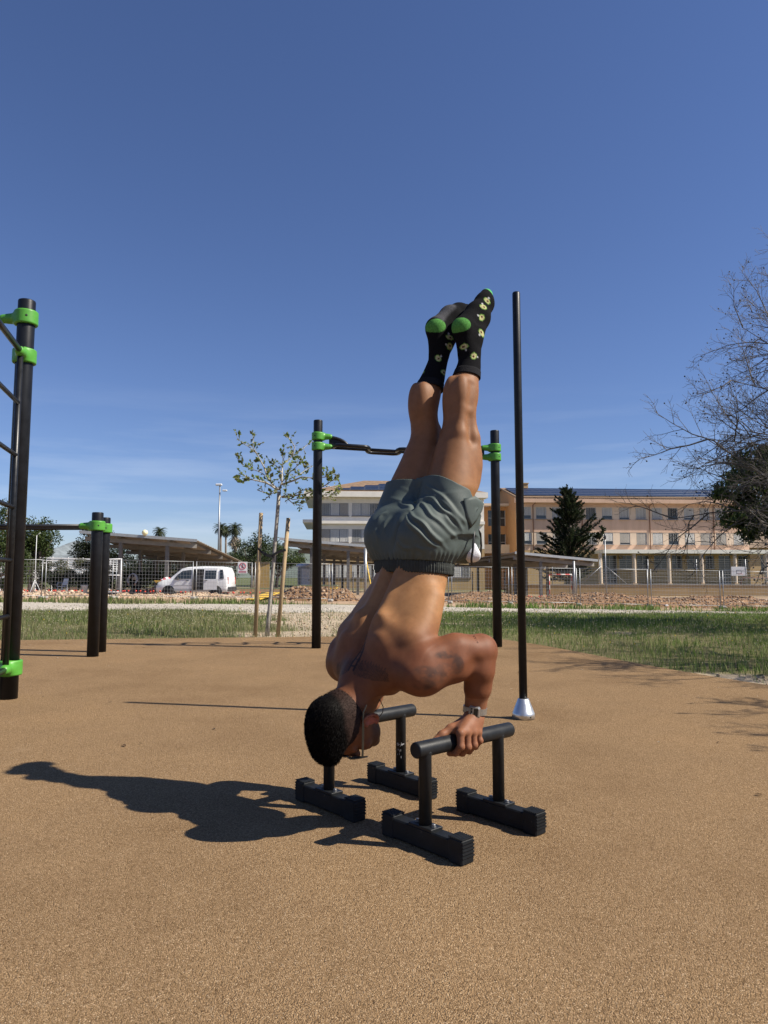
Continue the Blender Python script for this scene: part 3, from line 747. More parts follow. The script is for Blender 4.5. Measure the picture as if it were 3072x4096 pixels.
# ---------------- low tan house past the right end
T0 = at(1618, 1246, 112); T0.z = -.85
lh = thing('low_house', 'low ochre house with shallow roof past the right end of the school', 'building', T0, R(2))
wall_with_holes('wall', M_OCHRE, lh, 0, 22, 0, 6.3, 0, .3, [(2, 6, 2.2, 5.2), (8, 12, 2.2, 5.2)])
for a in (2, 8):
    mb = MB()
    for q in range(6): mb.bb(a + q * .786, a + q * .786 + .07, .12, .18, 2.2, 5.2)
    f = mb.build('window', M_FRAMEW, lh); mb = MB(); mb.bb(a, a + 4, .19, .21, 2.2, 5.2); mb.build('pane', M_PANE, f)
mb = MB(); mb.prism([(-.7, 6.3), (5, 9.4), (11, 6.3)], -.6, 23, 'yz'); mb.build('roof', mat('roof_brown', (.22, .16, .11), .9, var=.2, vscale=1.5, bump=.3, bscale=10), lh)
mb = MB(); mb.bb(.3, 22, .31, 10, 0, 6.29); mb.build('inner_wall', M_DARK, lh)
# ================================================================== building site: carports, fences, rubble, van and small things
M_GALV = mat('galvanised_steel', (.30, .31, .32), .45, metal=.6, var=.12, vscale=12)
M_WIRE = mat('fence_wire', (.36, .37, .38), .5, metal=.5)
M_CONC = mat('concrete', (.36, .34, .31), .9, var=.18, vscale=5, bump=.3, bscale=60)
M_SHEET = mat('roof_sheet', (.24, .215, .185), .6, var=.12, vscale=1.4, stretch=(6, .5, 1))
M_BEAM = mat('steel_beam', (.20, .185, .165), .6, var=.15, vscale=3)
M_CPOST = mat('carport_post', (.13, .125, .12), .6, var=.15, vscale=3)
M_WOOD = mat('timber', (.40, .28, .15), .8, var=.25, vscale=4, stretch=(1, 1, 8), bump=.2, bscale=80)
M_YELLOW = mat('formwork_yellow', (.62, .40, .05), .7, var=.18, vscale=5, bump=.1, bscale=40)
M_FORMG = mat('formwork_green', (.16, .19, .10), .7, var=.2, vscale=5)
M_RED = mat('red_plastic', (.62, .055, .03), .45, var=.1, vscale=10)
M_RUST = mat('rebar_rust', (.14, .07, .04), .85, var=.3, vscale=30)
M_PLASTW = mat('white_plastic', (.66, .67, .68), .45, var=.06, vscale=5)
M_PAINTW = mat('car_paint_white', (.72, .73, .74), .28, var=.03, vscale=3, spec=.55)
M_TYRE = mat('tyre', (.018, .018, .019), .8, var=.2, vscale=20)
M_TRIM = mat('black_trim', (.03, .031, .033), .55, var=.15, vscale=10)
M_RIM = mat('wheel_rim', (.28, .29, .30), .4, metal=.6)
M_LAMPR = mat('tail_lamp', (.35, .02, .015), .25)
M_AUTOG = mat('car_glass', (.030, .040, .045), .08, var=.2, vscale=1, spec=.6)

# ---------------- carports with solar sheeting
def carport(label, NL, NR, FR, FL, up=None):
    """sheet roof given by its four corners (near left, near right, far right, far left); we look up at its underside"""
    C = [Vector(v) for v in (NL, NR, FR, FL)]; o = Vector((NL[0], NL[1], 0))
    t = thing('carport', label, 'carport', o)
    C = [c - o for c in C]
    def P(u, v, dz=0.0):                                               # u across the near edge, v away from the camera
        return C[0].lerp(C[1], u).lerp(C[3].lerp(C[2], u), v) + Vector((0, 0, dz))
    Lv = ((C[2] - C[1]).length + (C[3] - C[0]).length) / 2; Lu = (C[1] - C[0]).length
    n = int(Lv / .45); vs = []; fs = []
    for k in range(n + 1):                                             # ribs run across the fall
        r = .03 if k % 2 else 0.0
        vs += [P(0, k / n, r), P(1, k / n, r), P(1, k / n, r - .04), P(0, k / n, r - .04)]
    for k in range(n):
        a, b = 4 * k, 4 * k + 4; fs += [(a, a + 1, b + 1, b), (a + 3, b + 3, b + 2, a + 2), (a + 1, a + 2, b + 2, b + 1), (a, b, b + 3, a + 3)]
    fs += [(0, 3, 2, 1), (4 * n, 4 * n + 1, 4 * n + 2, 4 * n + 3)]
    rf = MB().add(vs, fs).build('roof', M_SHEET, t)
    def beam(name, a, b, w, h, m, par):
        a, b = Vector(a), Vector(b); d = b - a; M_ = d.to_track_quat('X', 'Z').to_matrix(); return MB().box((a + b) / 2 - Vector((0, 0, h / 2)), (d.length, w, h), M_).build(name, m, par)
    for u in (.08, .30, .52, .74, .94): beam('purlin', P(u, .004, -.045), P(u, .996, -.045), .10, .16, M_BEAM, rf)
    beam('edge_flashing', P(0, -.002, .06), P(1, -.002, .06), .05, .17, M_GALV, rf)
    m = max(2, int(Lv / 5.0))
    for k in range(m + 1):
        v = .03 + .94 * k / m
        beam('rafter', P(.02, v, -.21), P(.98, v, -.21), .14, .24, M_BEAM, rf)
        for u in (.32, .72):
            q = P(u, v, -.45); g = zg(q.x + o.x, q.y + o.y); MB().bb(q.x - .10, q.x + .10, q.y - .10, q.y + .10, g - .2, q.z).build('post', M_CPOST, t)
    return t
carport('long carport with a sloping edge above the white van, beside the pale ball', at(172, 1148, 41.5), at(426, 1167, 43.5), at(525, 1214, 64.0), at(330, 1206, 64.0))
carport('carport with a dark underside in front of the white school wing', at(604, 1163, 46.0), at(804, 1180, 48.5), at(850, 1213, 66.0), at(690, 1206, 66.0))
carport('grey sheet roofed carport in front of the orange connecting block and the conifer', at(1112, 1193, 47.0), at(1291, 1210, 52.0), at(1140, 1222, 72.0), at(972, 1214, 66.0))
bl = at(313, 1150.5, 42.4)
tag(MB().sphere((bl.x, bl.y, bl.z), .175, 20, 14).build('pale_ball', mat('ball_cream', (.72, .68, .42), .5)), 'pale yellow ball on the roof of the long carport', 'ball')

# ---------------- temporary wire fence
FP_ = [(-21.2, 36.6), (-17.6, 36.9), (-14.1, 37.3), (-10.2, 38.4), (-7.1, 38.8), (-2.87, 38.4), (.4, 38.6), (3.6, 38.9), (6.9, 39.0), (10.56, 38.8), (14.2, 38.2), (18.2, 38.5), (22.0, 38.9)]
FLAB = ['left of the dip bar posts', 'in front of the white plastic chair', 'in front of the bending worker', 'in front of the white van', 'carrying the no entry sign, right of the van', 'in front of the timber stacks and the toilet cabin', 'left of the carport post with the yellow prop', 'behind the waist of the athlete',
        'under the grey carport, left of the slim pole', 'in front of the red and white goal', 'in front of the ochre wall and the tall rubble', 'at the right, below the basketball backboard', 'at the far right edge']
for i in range(len(FP_) - 1):
    a, b = Vector((*FP_[i], 0)), Vector((*FP_[i + 1], 0)); d = (b - a); Ln = d.length; d.normalize()
    a2 = a + d * .09; w = Ln - .18; z = zg(*FP_[i])
    t = thing('site_fence', 'galvanised wire site fence panel ' + FLAB[i], 'fence', (a2.x, a2.y, z), math.atan2(d.y, d.x), 'temporary wire fence panels along the building site')
    dz = zg(*FP_[i + 1]) - z; sh = lambda x: dz * x / w
    for x in (0, w):
        mb = MB(); mb.tube([(x, 0, .02 + sh(x)), (x, 0, 2.02 + sh(x))], .024, 8); mb.build('post', M_GALV, t)
    for zz in (.14, 2.0):
        mb = MB(); mb.tube([(0, 0, zz), (w, 0, zz + dz)], .014, 6); mb.build('rail', M_GALV, t)
    mb = MB(); nv = int(w / .155)
    for k in range(1, nv):
        x = w * k / nv; mb.tube([(x, 0, .14 + sh(x)), (x, 0, 2.0 + sh(x))], .0042, 3, cap=False)
    for k in range(1, 10):
        zz = .14 + k * .186; mb.tube([(0, 0, zz), (w, 0, zz + dz)], .0048, 3, cap=False)
    mb.build('wire_mesh', M_WIRE, t)
foot_near = ['left of the dip bar posts', 'behind the dip bar posts', 'between the chair and the worker', 'below the front door of the van', 'right of the no entry sign', 'beside the left pull up post', 'hidden behind the chest', 'behind the athlete', 'beside the right pull up post', 'at the left end of the tall rubble', 'below the third school column', 'below the basketball backboard', 'at the far right edge']
fb = MB().bevbox((0, 0, .07), (.62, .24, .14), .03).mesh('concrete_foot'); fb.materials.append(M_CONC)
for (x, y), nm in zip(FP_, foot_near):
    o = link(bpy.data.objects.new('concrete_foot', fb)); o.location = (x, y, zg(x, y) - .01); o.rotation_euler = (0, 0, 1.5 if x < 0 else 1.4)
    tag(o, 'concrete block foot of the wire fence ' + nm, 'fence foot', 'concrete feet of the temporary fence')
# no-entry sign wired to the fence
sp = at(524, 1227, 38.2)
t = thing('warning_sign', 'white no pedestrians sign with red ring hanging on the wire fence', 'sign', sp, .1)
MB().bevbox((0, 0, .02), (.50, .012, .62), .004).build('board', M_PLASTW, t)
mb = MB(); mb.tube([(.17 * math.cos(a * math.pi / 12), -.010, .10 + .17 * math.sin(a * math.pi / 12)) for a in range(25)], .018, 6); mb.tube([(-.11, -.010, .22), (.11, -.010, -.02)], .016, 6); mb.build('prohibition_ring', mat('sign_ring', (.45, .06, .10), .5), t)
mb = MB(); mb.sphere((0, -.009, .19), (.022, .006, .022), 8, 6); mb.tube([(0, -.009, .16), (0, -.009, .09), (-.04, -.009, .01)], .018, 6); mb.tube([(0, -.009, .09), (.04, -.009, .01)], .015, 6); mb.tube([(-.05, -.009, .11), (0, -.009, .15), (.05, -.009, .10)], .011, 6); mb.build('walking_figure', M_TRIM, t)
mb = MB(); mb.box((0, -.009, -.20), (.40, .004, .10)); mb.build('text_band', mat('sign_band', (.40, .18, .22), .6), t)

# ---------------- rubble heaps
def heap(name, label, pts, wid, hgt, cols, seed, nst, smax=.12):
    """mound along a polyline, with loose stones on it"""
    P = np.array(pts, float); L_ = np.concatenate([[0], np.cumsum(np.linalg.norm(np.diff(P, axis=0), axis=1))])
    n = int(L_[-1] / .12); s = np.linspace(0, L_[-1], n); cx = np.interp(s, L_, P[:, 0]); cy = np.interp(s, L_, P[:, 1])
    m = 26; v = np.linspace(-1, 1, m)
    X = cx[:, None] + 0 * v[None]; Y = cy[:, None] + v[None] * wid
    def hf(x, y, sv, vv):
        base = np.clip(1 - np.abs(vv) ** 1.6, 0, 1) * np.sin(np.pi * np.clip(sv / L_[-1], 0.0, 1)) ** .35
        return base * hgt * (.25 + 1.35 * fbm(x, y, 2.1, 4, seed)) + (fbm(x, y, .42, 3, seed + 3) - .5) * .30 * base
    Z = zg_np(X, Y) - .05 + hf(X, Y, s[:, None], v[None])
    I = np.arange(n * m).reshape(n, m); Q = np.stack([I[:-1, :-1], I[1:, :-1], I[1:, 1:], I[:-1, 1:]], -1).reshape(-1, 4)
    t = thing(name, label, 'rubble')
    me = mesh_np('mound', np.stack([X, Y, Z], -1).reshape(-1, 3), Q)
    C = np.array(cols[0]) * (.6 + .8 * fbm(X, Y, .5, 3, seed + 9))[..., None]; set_col(me, 'stone', C.reshape(-1, 3).astype(np.float32)); me.materials.append(M_STONE); link(bpy.data.objects.new('mound', me), t)
    lo = P.min(0) - wid; hi = P.max(0) + wid
    def zf(x, y):
        sv = np.interp(x, P[:, 0], L_); vv = (y - np.interp(x, P[:, 0], P[:, 1])) / wid
        return zg_np(x, y) - .04 + hf(x, y, sv, np.clip(vv, -1, 1))
    def dn(x, y):
        vv = (y - np.interp(x, P[:, 0], P[:, 1])) / wid; return (np.abs(vv) < 1.05) * 1.0
    o = stones('rubble_stones', nst, (lo[0], hi[0], lo[1], hi[1]), .02, smax, dn, cols, seed, .0, zf); o.parent = t; tag(o, kind='stuff')
RED = [(.235, .140, .078), (.29, .185, .108), (.18, .105, .060), (.38, .29, .205)]
TAN = [(.44, .34, .24), (.50, .41, .30), (.36, .26, .18), (.40, .24, .16)]
heap('rubble_heap', 'long heap of reddish brown rubble in front of the ochre wall', [(7.0, 42.5), (12, 41.5), (18, 41.5), (27, 42.5)], 2.4, .62, RED, 41, 9000, .085)
heap('rubble_heap', 'low reddish heap under the grey carport', [(3.5, 42.8), (6.5, 42.5), (10.0, 43)], 1.6, .55, RED, 43, 2200, .08)
heap('rubble_heap', 'reddish rubble heap beside the yellow ramp', [(-5.9, 40.8), (-4.4, 40.6), (-1.6, 41.0)], 1.1, .75, RED, 44, 1800, .13)
heap('rubble_heap', 'low strip of tan rubble in front of the van', [(-15.5, 40.2), (-10, 41.0), (-6.5, 41.0)], 1.0, .28, TAN, 45, 2600, .07)
heap('rubble_heap', 'tan rubble below the white plastic chair', [(-23, 39.0), (-18, 39.2), (-15.3, 39.6)], 1.3, .38, TAN, 46, 2600, .12)
tag(MB().bevbox(at(1440, 1308, 37.6), (.16, .12, .09), .03).build('white_block', M_PLASTW), 'small white block lying at the foot of the rubble', 'block')

# ---------------- foundation strips with capped rebar
def footing(label, a, b):
    a, b = Vector((*a, 0)), Vector((*b, 0)); d = b - a; Ln = d.length; d.normalize(); za, zb = zg(a.x, a.y), zg(b.x, b.y)
    t = thing('foundation_strip', label, 'foundation', (a.x, a.y, za), math.atan2(d.y, d.x)); t.rotation_euler = (0, -math.atan2(zb - za, Ln), math.atan2(d.y, d.x))
    MB().bb(0, Ln, -.3, .3, -.1, .04).build('blinding', M_CONC, t)
    MB().bb(.05, Ln - .05, -.12, .12, .041, .10).build('kerb', mat('rough_stone', (.34, .27, .20), .95, var=.35, vscale=3, bump=.8, bscale=14), t)
footing('pale concrete foundation strip in front of the van', (-22, 42.2), (-3.2, 42.6)); footing('dark foundation strip under the grey carport', (4.5, 45.5), (21, 45.5))
rb = thing('rebar_rod', 'red capped rebar rod in the row in front of the van', 'rebar', (0, 0, 0), 0, 'red capped rebar rods in front of the van')
MB().tube([(0, 0, 0), (0, 0, .62)], .011, 6).build('rod', M_RUST, rb)
MB().lathe([(.022, .56), (.026, .60), (.055, .615), (.058, .64), (.045, .665), (.015, .675)], (0, 0, 0), 10).build('cap', M_RED, rb)
rs_ = random.Random(3); first = True; x = -21.6
while x < -3.4:
    y = 42.2 + (x + 22) * .021 + rs_.choice([-.16, .16]); z = zg(x, y) - .34 + rs_.uniform(-.05, .03)
    if first: rb.location = (x, y, z); first = False
    else: dup(rb, (x, y, z), rs_.random())
    x += rs_.choice([.30, .26, .28, .12, .33])
x = 4.8
while x < 20.5:
    y = 45.5 + rs_.choice([-.16, .16]); z = zg(x, y) - .33 + rs_.uniform(-.05, .03)
    dup(rb, (x, y, z), rs_.random(), 'red capped rebar rod in the row behind the right hand rubble', 'red capped rebar rods behind the right rubble'); x += rs_.choice([.30, .4, .45, .16, .5])

# ---------------- white van with its side door slid open
def make_van():
    v = at(500, 1283, 43.0); t = thing('parked_van', 'white compact van parked with its sliding door open', 'van', (v.x, v.y, zg(v.x, v.y)), math.pi - .06)
    # local: x forward from the rear bumper, z up; half-width profile per station
    st = [(.00, .86, 1.02, .80), (.06, .90, 1.45, .86), (.20, .915, 1.76, .885), (.55, .92, 1.82, .90), (1.6, .92, 1.84, .90), (2.45, .92, 1.80, .90), (2.80, .92, 1.70, .89), (3.15, .915, 1.42, .88), (3.48, .91, 1.13, .86), (3.85, .89, 1.05, .84), (4.20, .85, .92, .78), (4.36, .76, .74, .66), (4.42, .66, .60, .58)]
    def ring(hw, top, rw):
        belt = min(1.02, top - .06); r2 = hw - (top - belt) * .16 if top > 1.2 else hw - .04
        half = [(0, .30), (hw - .10, .30), (hw - .02, .36), (hw, .55), (hw - .005, belt), (r2, top - .09), (r2 - .07, top - .015), (0, top)]
        return half + [(-y, z) for y, z in half[-2:0:-1]]
    mb = MB(); rows = [ring(h, tp, rw) for _, h, tp, rw in st]; n = len(rows[0])
    vs = [(st[i][0], y, z) for i in range(len(st)) for y, z in rows[i]]
    fs = [(i * n + j, i * n + (j + 1) % n, (i + 1) * n + (j + 1) % n, (i + 1) * n + j) for i in range(len(st) - 1) for j in range(n)] + [tuple(range(n)), tuple(range((len(st) - 1) * n + n - 1, (len(st) - 1) * n - 1, -1))]
    mb.add(vs, fs, True); body = mb.build('body', M_PAINTW, t)
    def side(x, z, s, off=.004):
        hw = np.interp(x, [q[0] for q in st], [q[1] for q in st]); tp = np.interp(x, [q[0] for q in st], [q[2] for q in st]); belt = min(1.02, tp - .06)
        y = hw if z <= belt else hw - (z - belt) * .16 * ((tp - .09 - belt) / max(.01, tp - .09 - belt))
        return (x, s * (y + off), z)
    def panel(name, m, pts, s, off=.005, parent=None):
        mb = MB(); k = len(pts); c = [side(x, z, s, off) for x, z in pts]; c2 = [side(x, z, s, off - .02) for x, z in pts]
        mb.add(c + c2, [tuple(range(k)), tuple(range(2 * k - 1, k - 1, -1))] + [(j, (j + 1) % k, k + (j + 1) % k, k + j) for j in range(k)]); return mb.build(name, m, parent or t)
    def rect(name, m, x0, x1, z0, z1, s, off, parent=None):
        """panel that follows the bulge of the body side"""
        zs = sorted({z0, z1, *[v for v in (.55, .85, 1.02, 1.25) if z0 < v < z1]}); k = len(zs); mb = MB()
        o_ = [side(x, z, s, off) for z in zs for x in (x0, x1)]; i_ = [side(x, z, s, off - .03) for z in zs for x in (x0, x1)]
        fs = []
        for r_ in range(k - 1): a = 2 * r_; fs += [(a, a + 1, a + 3, a + 2), (2 * k + a, 2 * k + a + 2, 2 * k + a + 3, 2 * k + a + 1), (a, a + 2, 2 * k + a + 2, 2 * k + a), (a + 1, 2 * k + a + 1, 2 * k + a + 3, a + 3)]
        fs += [(0, 2 * k, 2 * k + 1, 1), (2 * k - 2, 2 * k - 1, 4 * k - 1, 4 * k - 2)]
        mb.add(o_ + i_, fs); return mb.build(name, m, parent or t)
    for s in (-1, 1):
        panel('side_window', M_AUTOG, [(.22, 1.10), (.48, 1.08), (.48, 1.62), (.30, 1.62)], s, .022)
        if s == 1:
            dr = rect('sliding_door', M_PAINTW, .62, 1.42, .44, 1.70, s, .06)
            rect('window', M_AUTOG, .68, 1.35, 1.08, 1.58, s, .068, dr)
            mb = MB(); mb.box(side(1.28, 1.0, s, .07), (.16, .03, .035)); mb.build('handle', M_TRIM, dr)
            dw = rect('dark_doorway_panel', mat('doorway_shade_paint', (.012, .012, .013), .9), 1.44, 2.12, .42, 1.66, s, .03)  # near-black panel on the body side paints the shade inside the doorway
            rect('seat', mat('seat_cloth', (.04, .04, .045), .9), 1.62, 2.0, .60, 1.26, s, .034, dw)
        else:
            rect('side_window', M_AUTOG, .62, 1.95, 1.08, 1.60, s, .02)
        panel('front_window', M_AUTOG, [(2.20, 1.08), (3.22, 1.05), (3.05, 1.30), (2.72, 1.56), (2.20, 1.62)], s, .025)
        mb = MB(); mb.box(side(2.42, .98, s, .02), (.16, .03, .035)); mb.build('door_handle', M_TRIM, t)
        mb = MB(); mb.bevbox(side(2.98, 1.12, s, .09), (.12, .14, .17), .02); mb.build('mirror', M_TRIM, t)
        panel('sill_trim', mat('trim_grey', (.34, .35, .36), .6), [(.85, .38), (3.2, .38), (3.2, .50), (.85, .50)], s, .007)
        panel('rub_strip', M_FRAMEW, [(.60, .68), (3.3, .68), (3.3, .72), (.60, .72)], s, .010)
        mb = MB(); mb.box((.03, s * .80, .98), (.09, .09, .42)); mb.build('tail_lamp', M_LAMPR, t)
        mb = MB(); mb.bevbox((4.22, s * .64, .78), (.28, .34, .20), .05); mb.build('headlight', M_AUTOG, t)
        for x in (.72, 3.55):
            w_ = bpy.data.objects.new('wheel', None); link(w_, t); w_.location = (x, s * .84, .31)
            mb = MB(); mb.lathe([(.19, -.10), (.30, -.10), (.315, -.08), (.315, .08), (.30, .10), (.19, .10)], (0, 0, 0), 22, axis=(0, s, 0)); mb.build('tyre', M_TYRE, w_)
            mb = MB(); mb.lathe([(.195, .03), (.195, .085), (.10, .075), (.05, .09), (.0, .09)], (0, 0, 0), 18, axis=(0, s, 0)); mb.build('rim', M_RIM, w_)
            ar = [(x + .40 * math.cos(a), .31 + .40 * math.sin(a)) for a in [math.pi * k / 12 for k in range(13)]]
            panel('wheel_arch', M_TRIM, ar, s, .006)
    mb = MB(); mb.bevbox((-.02, 0, .48), (.14, 1.72, .26), .04); mb.build('rear_bumper', M_TRIM, t)
    mb = MB(); mb.bevbox((4.38, 0, .46), (.16, 1.50, .28), .05); mb.build('front_bumper', M_TRIM, t)
    mb = MB(); ws = [(2.78, .70, 1.70), (3.44, .76, 1.17), (3.44, -.76, 1.17), (2.78, -.70, 1.70)]; mb.add([Vector(p) + Vector((.02, 0, .02)) for p in ws] + ws, [(0, 1, 2, 3), (7, 6, 5, 4), (0, 4, 5, 1), (1, 5, 6, 2), (2, 6, 7, 3), (3, 7, 4, 0)]); mb.build('windscreen', M_AUTOG, t)
make_van()

# ---------------- wheelbarrow
w0 = at(357, 1284, 42.9); w0.z = zg(w0.x, w0.y) + .12
t = thing('wheelbarrow', 'yellow wheelbarrow with a red and white bag in front of the van', 'wheelbarrow', w0, .15)
mb = MB(); mb.add([(-.62, -.36, .78), (.52, -.36, .72), (.52, .36, .72), (-.62, .36, .78), (-.22, -.20, .34), (.30, -.20, .36), (.30, .20, .36), (-.22, .20, .34)], [(0, 1, 5, 4), (1, 2, 6, 5), (2, 3, 7, 6), (3, 0, 4, 7), (4, 5, 6, 7)]); o = mb.build('tray', M_YELLOW, t); md = o.modifiers.new('solid', 'SOLIDIFY'); md.thickness = .012
mb = MB(); mb.lathe([(.10, -.045), (.20, -.045), (.21, -.03), (.21, .03), (.20, .045), (.10, .045)], (-.72, 0, .20), 18, axis=(0, 1, 0)); wh = mb.build('wheel', mat('red_tyre', (.16, .05, .035), .8), t)
for s in (-1, 1):
    MB().tube([(-.72, s * .08, .20), (-.2, s * .20, .34), (.4, s * .27, .52), (.95, s * .30, .70)], .018, 8).build('handle', M_TRIM, t)
    MB().tube([(.10, s * .22, .42), (.22, s * .25, 0), (.40, s * .25, 0), (.45, s * .27, .52)], .015, 8).build('leg', M_TRIM, t)
FB = Field((-.5, -.35, .55), (.45, .35, 1.1), .02); FB.ell((0, 0, .78), (.36, .25, .13), .05); FB.ell((.05, .02, .88), (.22, .18, .12), .05)
p_, q_ = FB.nets(); me = mesh_np('bag', p_ + (.015 * np.sin(p_[:, 0] * 30 + p_[:, 1] * 25))[:, None], q_, True)
Cb = np.where((np.sin(p_[:, 0] * 16 + p_[:, 2] * 20) > .2)[:, None], np.array((.70, .68, .68)), np.array((.52, .10, .13))); set_col(me, 'print', Cb.astype(np.float32)); me.materials.append(attr_mat('printed_sack', 'print', .6, .3, 40))
bag = link(bpy.data.objects.new('cement_bag', me)); bag.location = w0; bag.rotation_euler = (0, 0, .15); tag(bag, 'crumpled red and white bag lying in the wheelbarrow', 'bag')

# ---------------- worker bending over behind the fence
w1 = at(290, 1286, 44.6); gz_ = zg(w1.x, w1.y)
wk = thing('person', 'worker in grey top and black trousers bending forward behind the fence', 'person', (w1.x, w1.y, gz_), 0)
F = Field((-.5, -.75, -.02), (.5, .45, 1.5), .016)
for s in (-1, 1):
    F.chain([(s * .12, .02, .06, .055), (s * .12, .03, .45, .06), (s * .11, .03, .86, .09)], .04); F.cone((s * .12, .02, .045), (s * .13, -.16, .035), .045, .04, .03)
    F.chain([(s * .20, -.34, 1.16, .065), (s * .30, -.40, .92, .05), (s * .22, -.50, .72, .042), (s * .20, -.53, .62, .045)], .03)
F.ell((0, .03, .93), (.19, .15, .14), .05); F.cone((0, .0, .98), (0, -.30, 1.18), .16, .17, .05); F.ell((0, -.34, 1.16), (.24, .13, .12), .05); F.cone((0, -.40, 1.16), (0, -.48, 1.13), .06, .06, .03); F.ell((0, -.56, 1.10), (.085, .10, .115), .03)
p_, q_ = F.nets(); me = mesh_np('body', p_, q_, True); X, Y, Z = p_.T
C = np.tile(np.array((.34, .35, .37)), (len(p_), 1)); C = mixc3(C, (Z < .93) * (Y > -.25), (.010, .010, .012)); C = mixc3(C, (Y < -.44) & (Z > .95) & (np.abs(X) < .12), (.028, .02, .017)); C = mixc3(C, (Z < .72) & (Y < -.3), (.30, .17, .11)); C = mixc3(C, (Z < .08), (.04, .035, .03))
set_col(me, 'cloth', C.astype(np.float32)); me.materials.append(attr_mat('work_clothes', 'cloth', .85, .3, 60)); link(bpy.data.objects.new('body', me), wk)

# ---------------- white steel gate frame
g0 = at(258, 1280, 40.5); t = thing('gate_frame', 'white tubular steel gate frame standing behind the dip bar posts', 'gate', (g0.x - 1.0, g0.y, zg(g0.x, g0.y)), .0)
for x in (0, 1.05): MB().tube([(x, 0, 0), (x, 0, 2.15)], .035, 8).build('upright', M_PLASTW, t)
for z in (.25, 1.2, 2.12): MB().tube([(.04, 0, z), (1.01, 0, z)], .03, 8).build('crossbar', M_PLASTW, t)

# ---------------- plastic chair, bucket, survey rod, boards
c0 = at(134, 1277, 43.5); t = thing('plastic_chair', 'white plastic garden chair behind the wire fence at the left', 'chair', (c0.x, c0.y, zg(c0.x, c0.y) + .08), -.5)
MB().bevbox((0, 0, .44), (.46, .44, .035), .012).build('seat', M_PLASTW, t)
MB().bevbox((0, .23, .72), (.44, .03, .42), .012, Matrix.Rotation(-.18, 3, 'X')).build('backrest', M_PLASTW, t)
for sx in (-1, 1):
    for sy in (-1, 1): MB().tube([(sx * .19, sy * .17, .43), (sx * .23, sy * .22, 0)], .020, 6).build('leg', M_PLASTW, t)
    MB().tube([(sx * .24, .21, .66), (sx * .25, -.16, .66), (sx * .23, -.19, .44)], .020, 6).build('armrest', M_PLASTW, t)
b0 = at(182, 1282, 43.4); t = thing('bucket', 'white bucket standing right of the plastic chair', 'bucket', (b0.x, b0.y, zg(b0.x, b0.y) + .1), 0)
MB().lathe([(.16, 0), (.20, .46), (.215, .47), (.215, .50), (.195, .50), (.19, .46), (.15, .03), (0, .03)], (0, 0, 0), 18).build('pail', M_PLASTW, t)
MB().tube([(.21 * math.cos(a), .21 * math.sin(a) * .3 - .05, .49 + .10 * math.sin(a)) for a in [math.pi * k / 8 for k in range(9)]], .006, 5).build('handle', M_GALV, t)
for k, (sx, lab) in enumerate(((155, 'left one of two upright board offcuts beside the bucket'), (162, 'right one of two upright board offcuts beside the bucket'))):
    b1 = at(sx, 1283, 43.0); o = MB().bevbox((0, 0, .2), (.24, .04, .42), .008).build('board_offcut', M_WOOD); o.location = (b1.x, b1.y, zg(b1.x, b1.y) + .1); o.rotation_euler = (.12, 0, .1 * k); tag(o, lab, 'board', 'board offcuts beside the bucket')
r0 = at(75, 1258, 40.0); t = thing('survey_rod', 'thin white survey rod on a tripod left of the plastic chair', 'survey rod', (r0.x, r0.y, zg(r0.x, r0.y)), 0)
MB().tube([(0, 0, .05), (0, 0, 4.0 * .86)], .016, 6).build('rod', M_PLASTW, t)
for a in (0.3, 2.4, 4.5): MB().tube([(0, 0, .95), (.45 * math.cos(a), .45 * math.sin(a), 0)], .014, 6).build('leg', M_PLASTW, t)
MB().tube([(0, 0, 3.40), (.10, 0, 3.52), (.22, 0, 3.58)], .010, 6).build('tip', M_PLASTW, t)

# ---------------- timber stacks, ramp, sheet, toilet cabin, props
def stack(label, sx, sy, Y, w, rows, mats, rz=0.0, nz_=2):
    p = at(sx, sy, Y); t = thing('timber_stack', label, 'timber stack', (p.x, p.y, zg(p.x, p.y)), rz)
    rr = random.Random(int(sx)); z = .10
    for x in (-w * .35, w * .35): MB().box((x, 0, .05), (.10, .9, .10)).build('bearer', M_WOOD, t)
    for k in range(rows):
        th = rr.uniform(.05, .09); x = rr.uniform(-.08, .08)
        for j in range(nz_): MB().box((x + rr.uniform(-.05, .05), -.3 + j * .6 / max(1, nz_ - 1), z + th / 2), (w * rr.uniform(.92, 1.0), .50 / nz_ + .18, th)).build('board', mats[k % len(mats)], t)
        z += th + .012
stack('stack of weathered formwork boards right of the van', 563, 1284, 45.0, 2.7, 5, [M_WOOD, M_FORMG, M_WOOD], .05)
stack('tall stack of green edged formwork panels beside the toilet cabin', 680, 1285, 45.5, 2.9, 8, [M_FORMG, M_YELLOW, M_WOOD, M_FORMG], -.04)
p = at(590, 1285, 41.0); q2 = at(545, 1306, 38.2)
t = thing('loading_ramp', 'bright yellow plank ramp leaning over the rubble', 'ramp', (q2.x, q2.y, zg(q2.x, q2.y) + .03), 0)
dv = Vector((p.x - q2.x, p.y - q2.y, (p.z + .12) - (zg(q2.x, q2.y) + .03))); Ld = dv.length
M3 = dv.to_track_quat('X', 'Z').to_matrix()
for k in (-1, 0, 1): MB().bevbox(M3 @ Vector((Ld / 2, k * .27, 0)), (Ld, .255, .05), .006, M3).build('plank', M_YELLOW, t)
for f in (.2, .5, .8): MB().box(M3 @ Vector((Ld * f, 0, .04)), (.06, .78, .025), M3).build('cleat', M_WOOD, t)
p = at(566, 1271, 46.5); t = thing('plywood_sheet', 'upright brown plywood sheet right of the van', 'plywood sheet', (p.x, p.y, zg(p.x, p.y)), .15)
MB().bevbox((0, 0, 1.10), (.95, .03, 2.2), .004).build('sheet', mat('plywood', (.30, .20, .07), .75, var=.2, vscale=3, stretch=(6, 1, 1)), t)
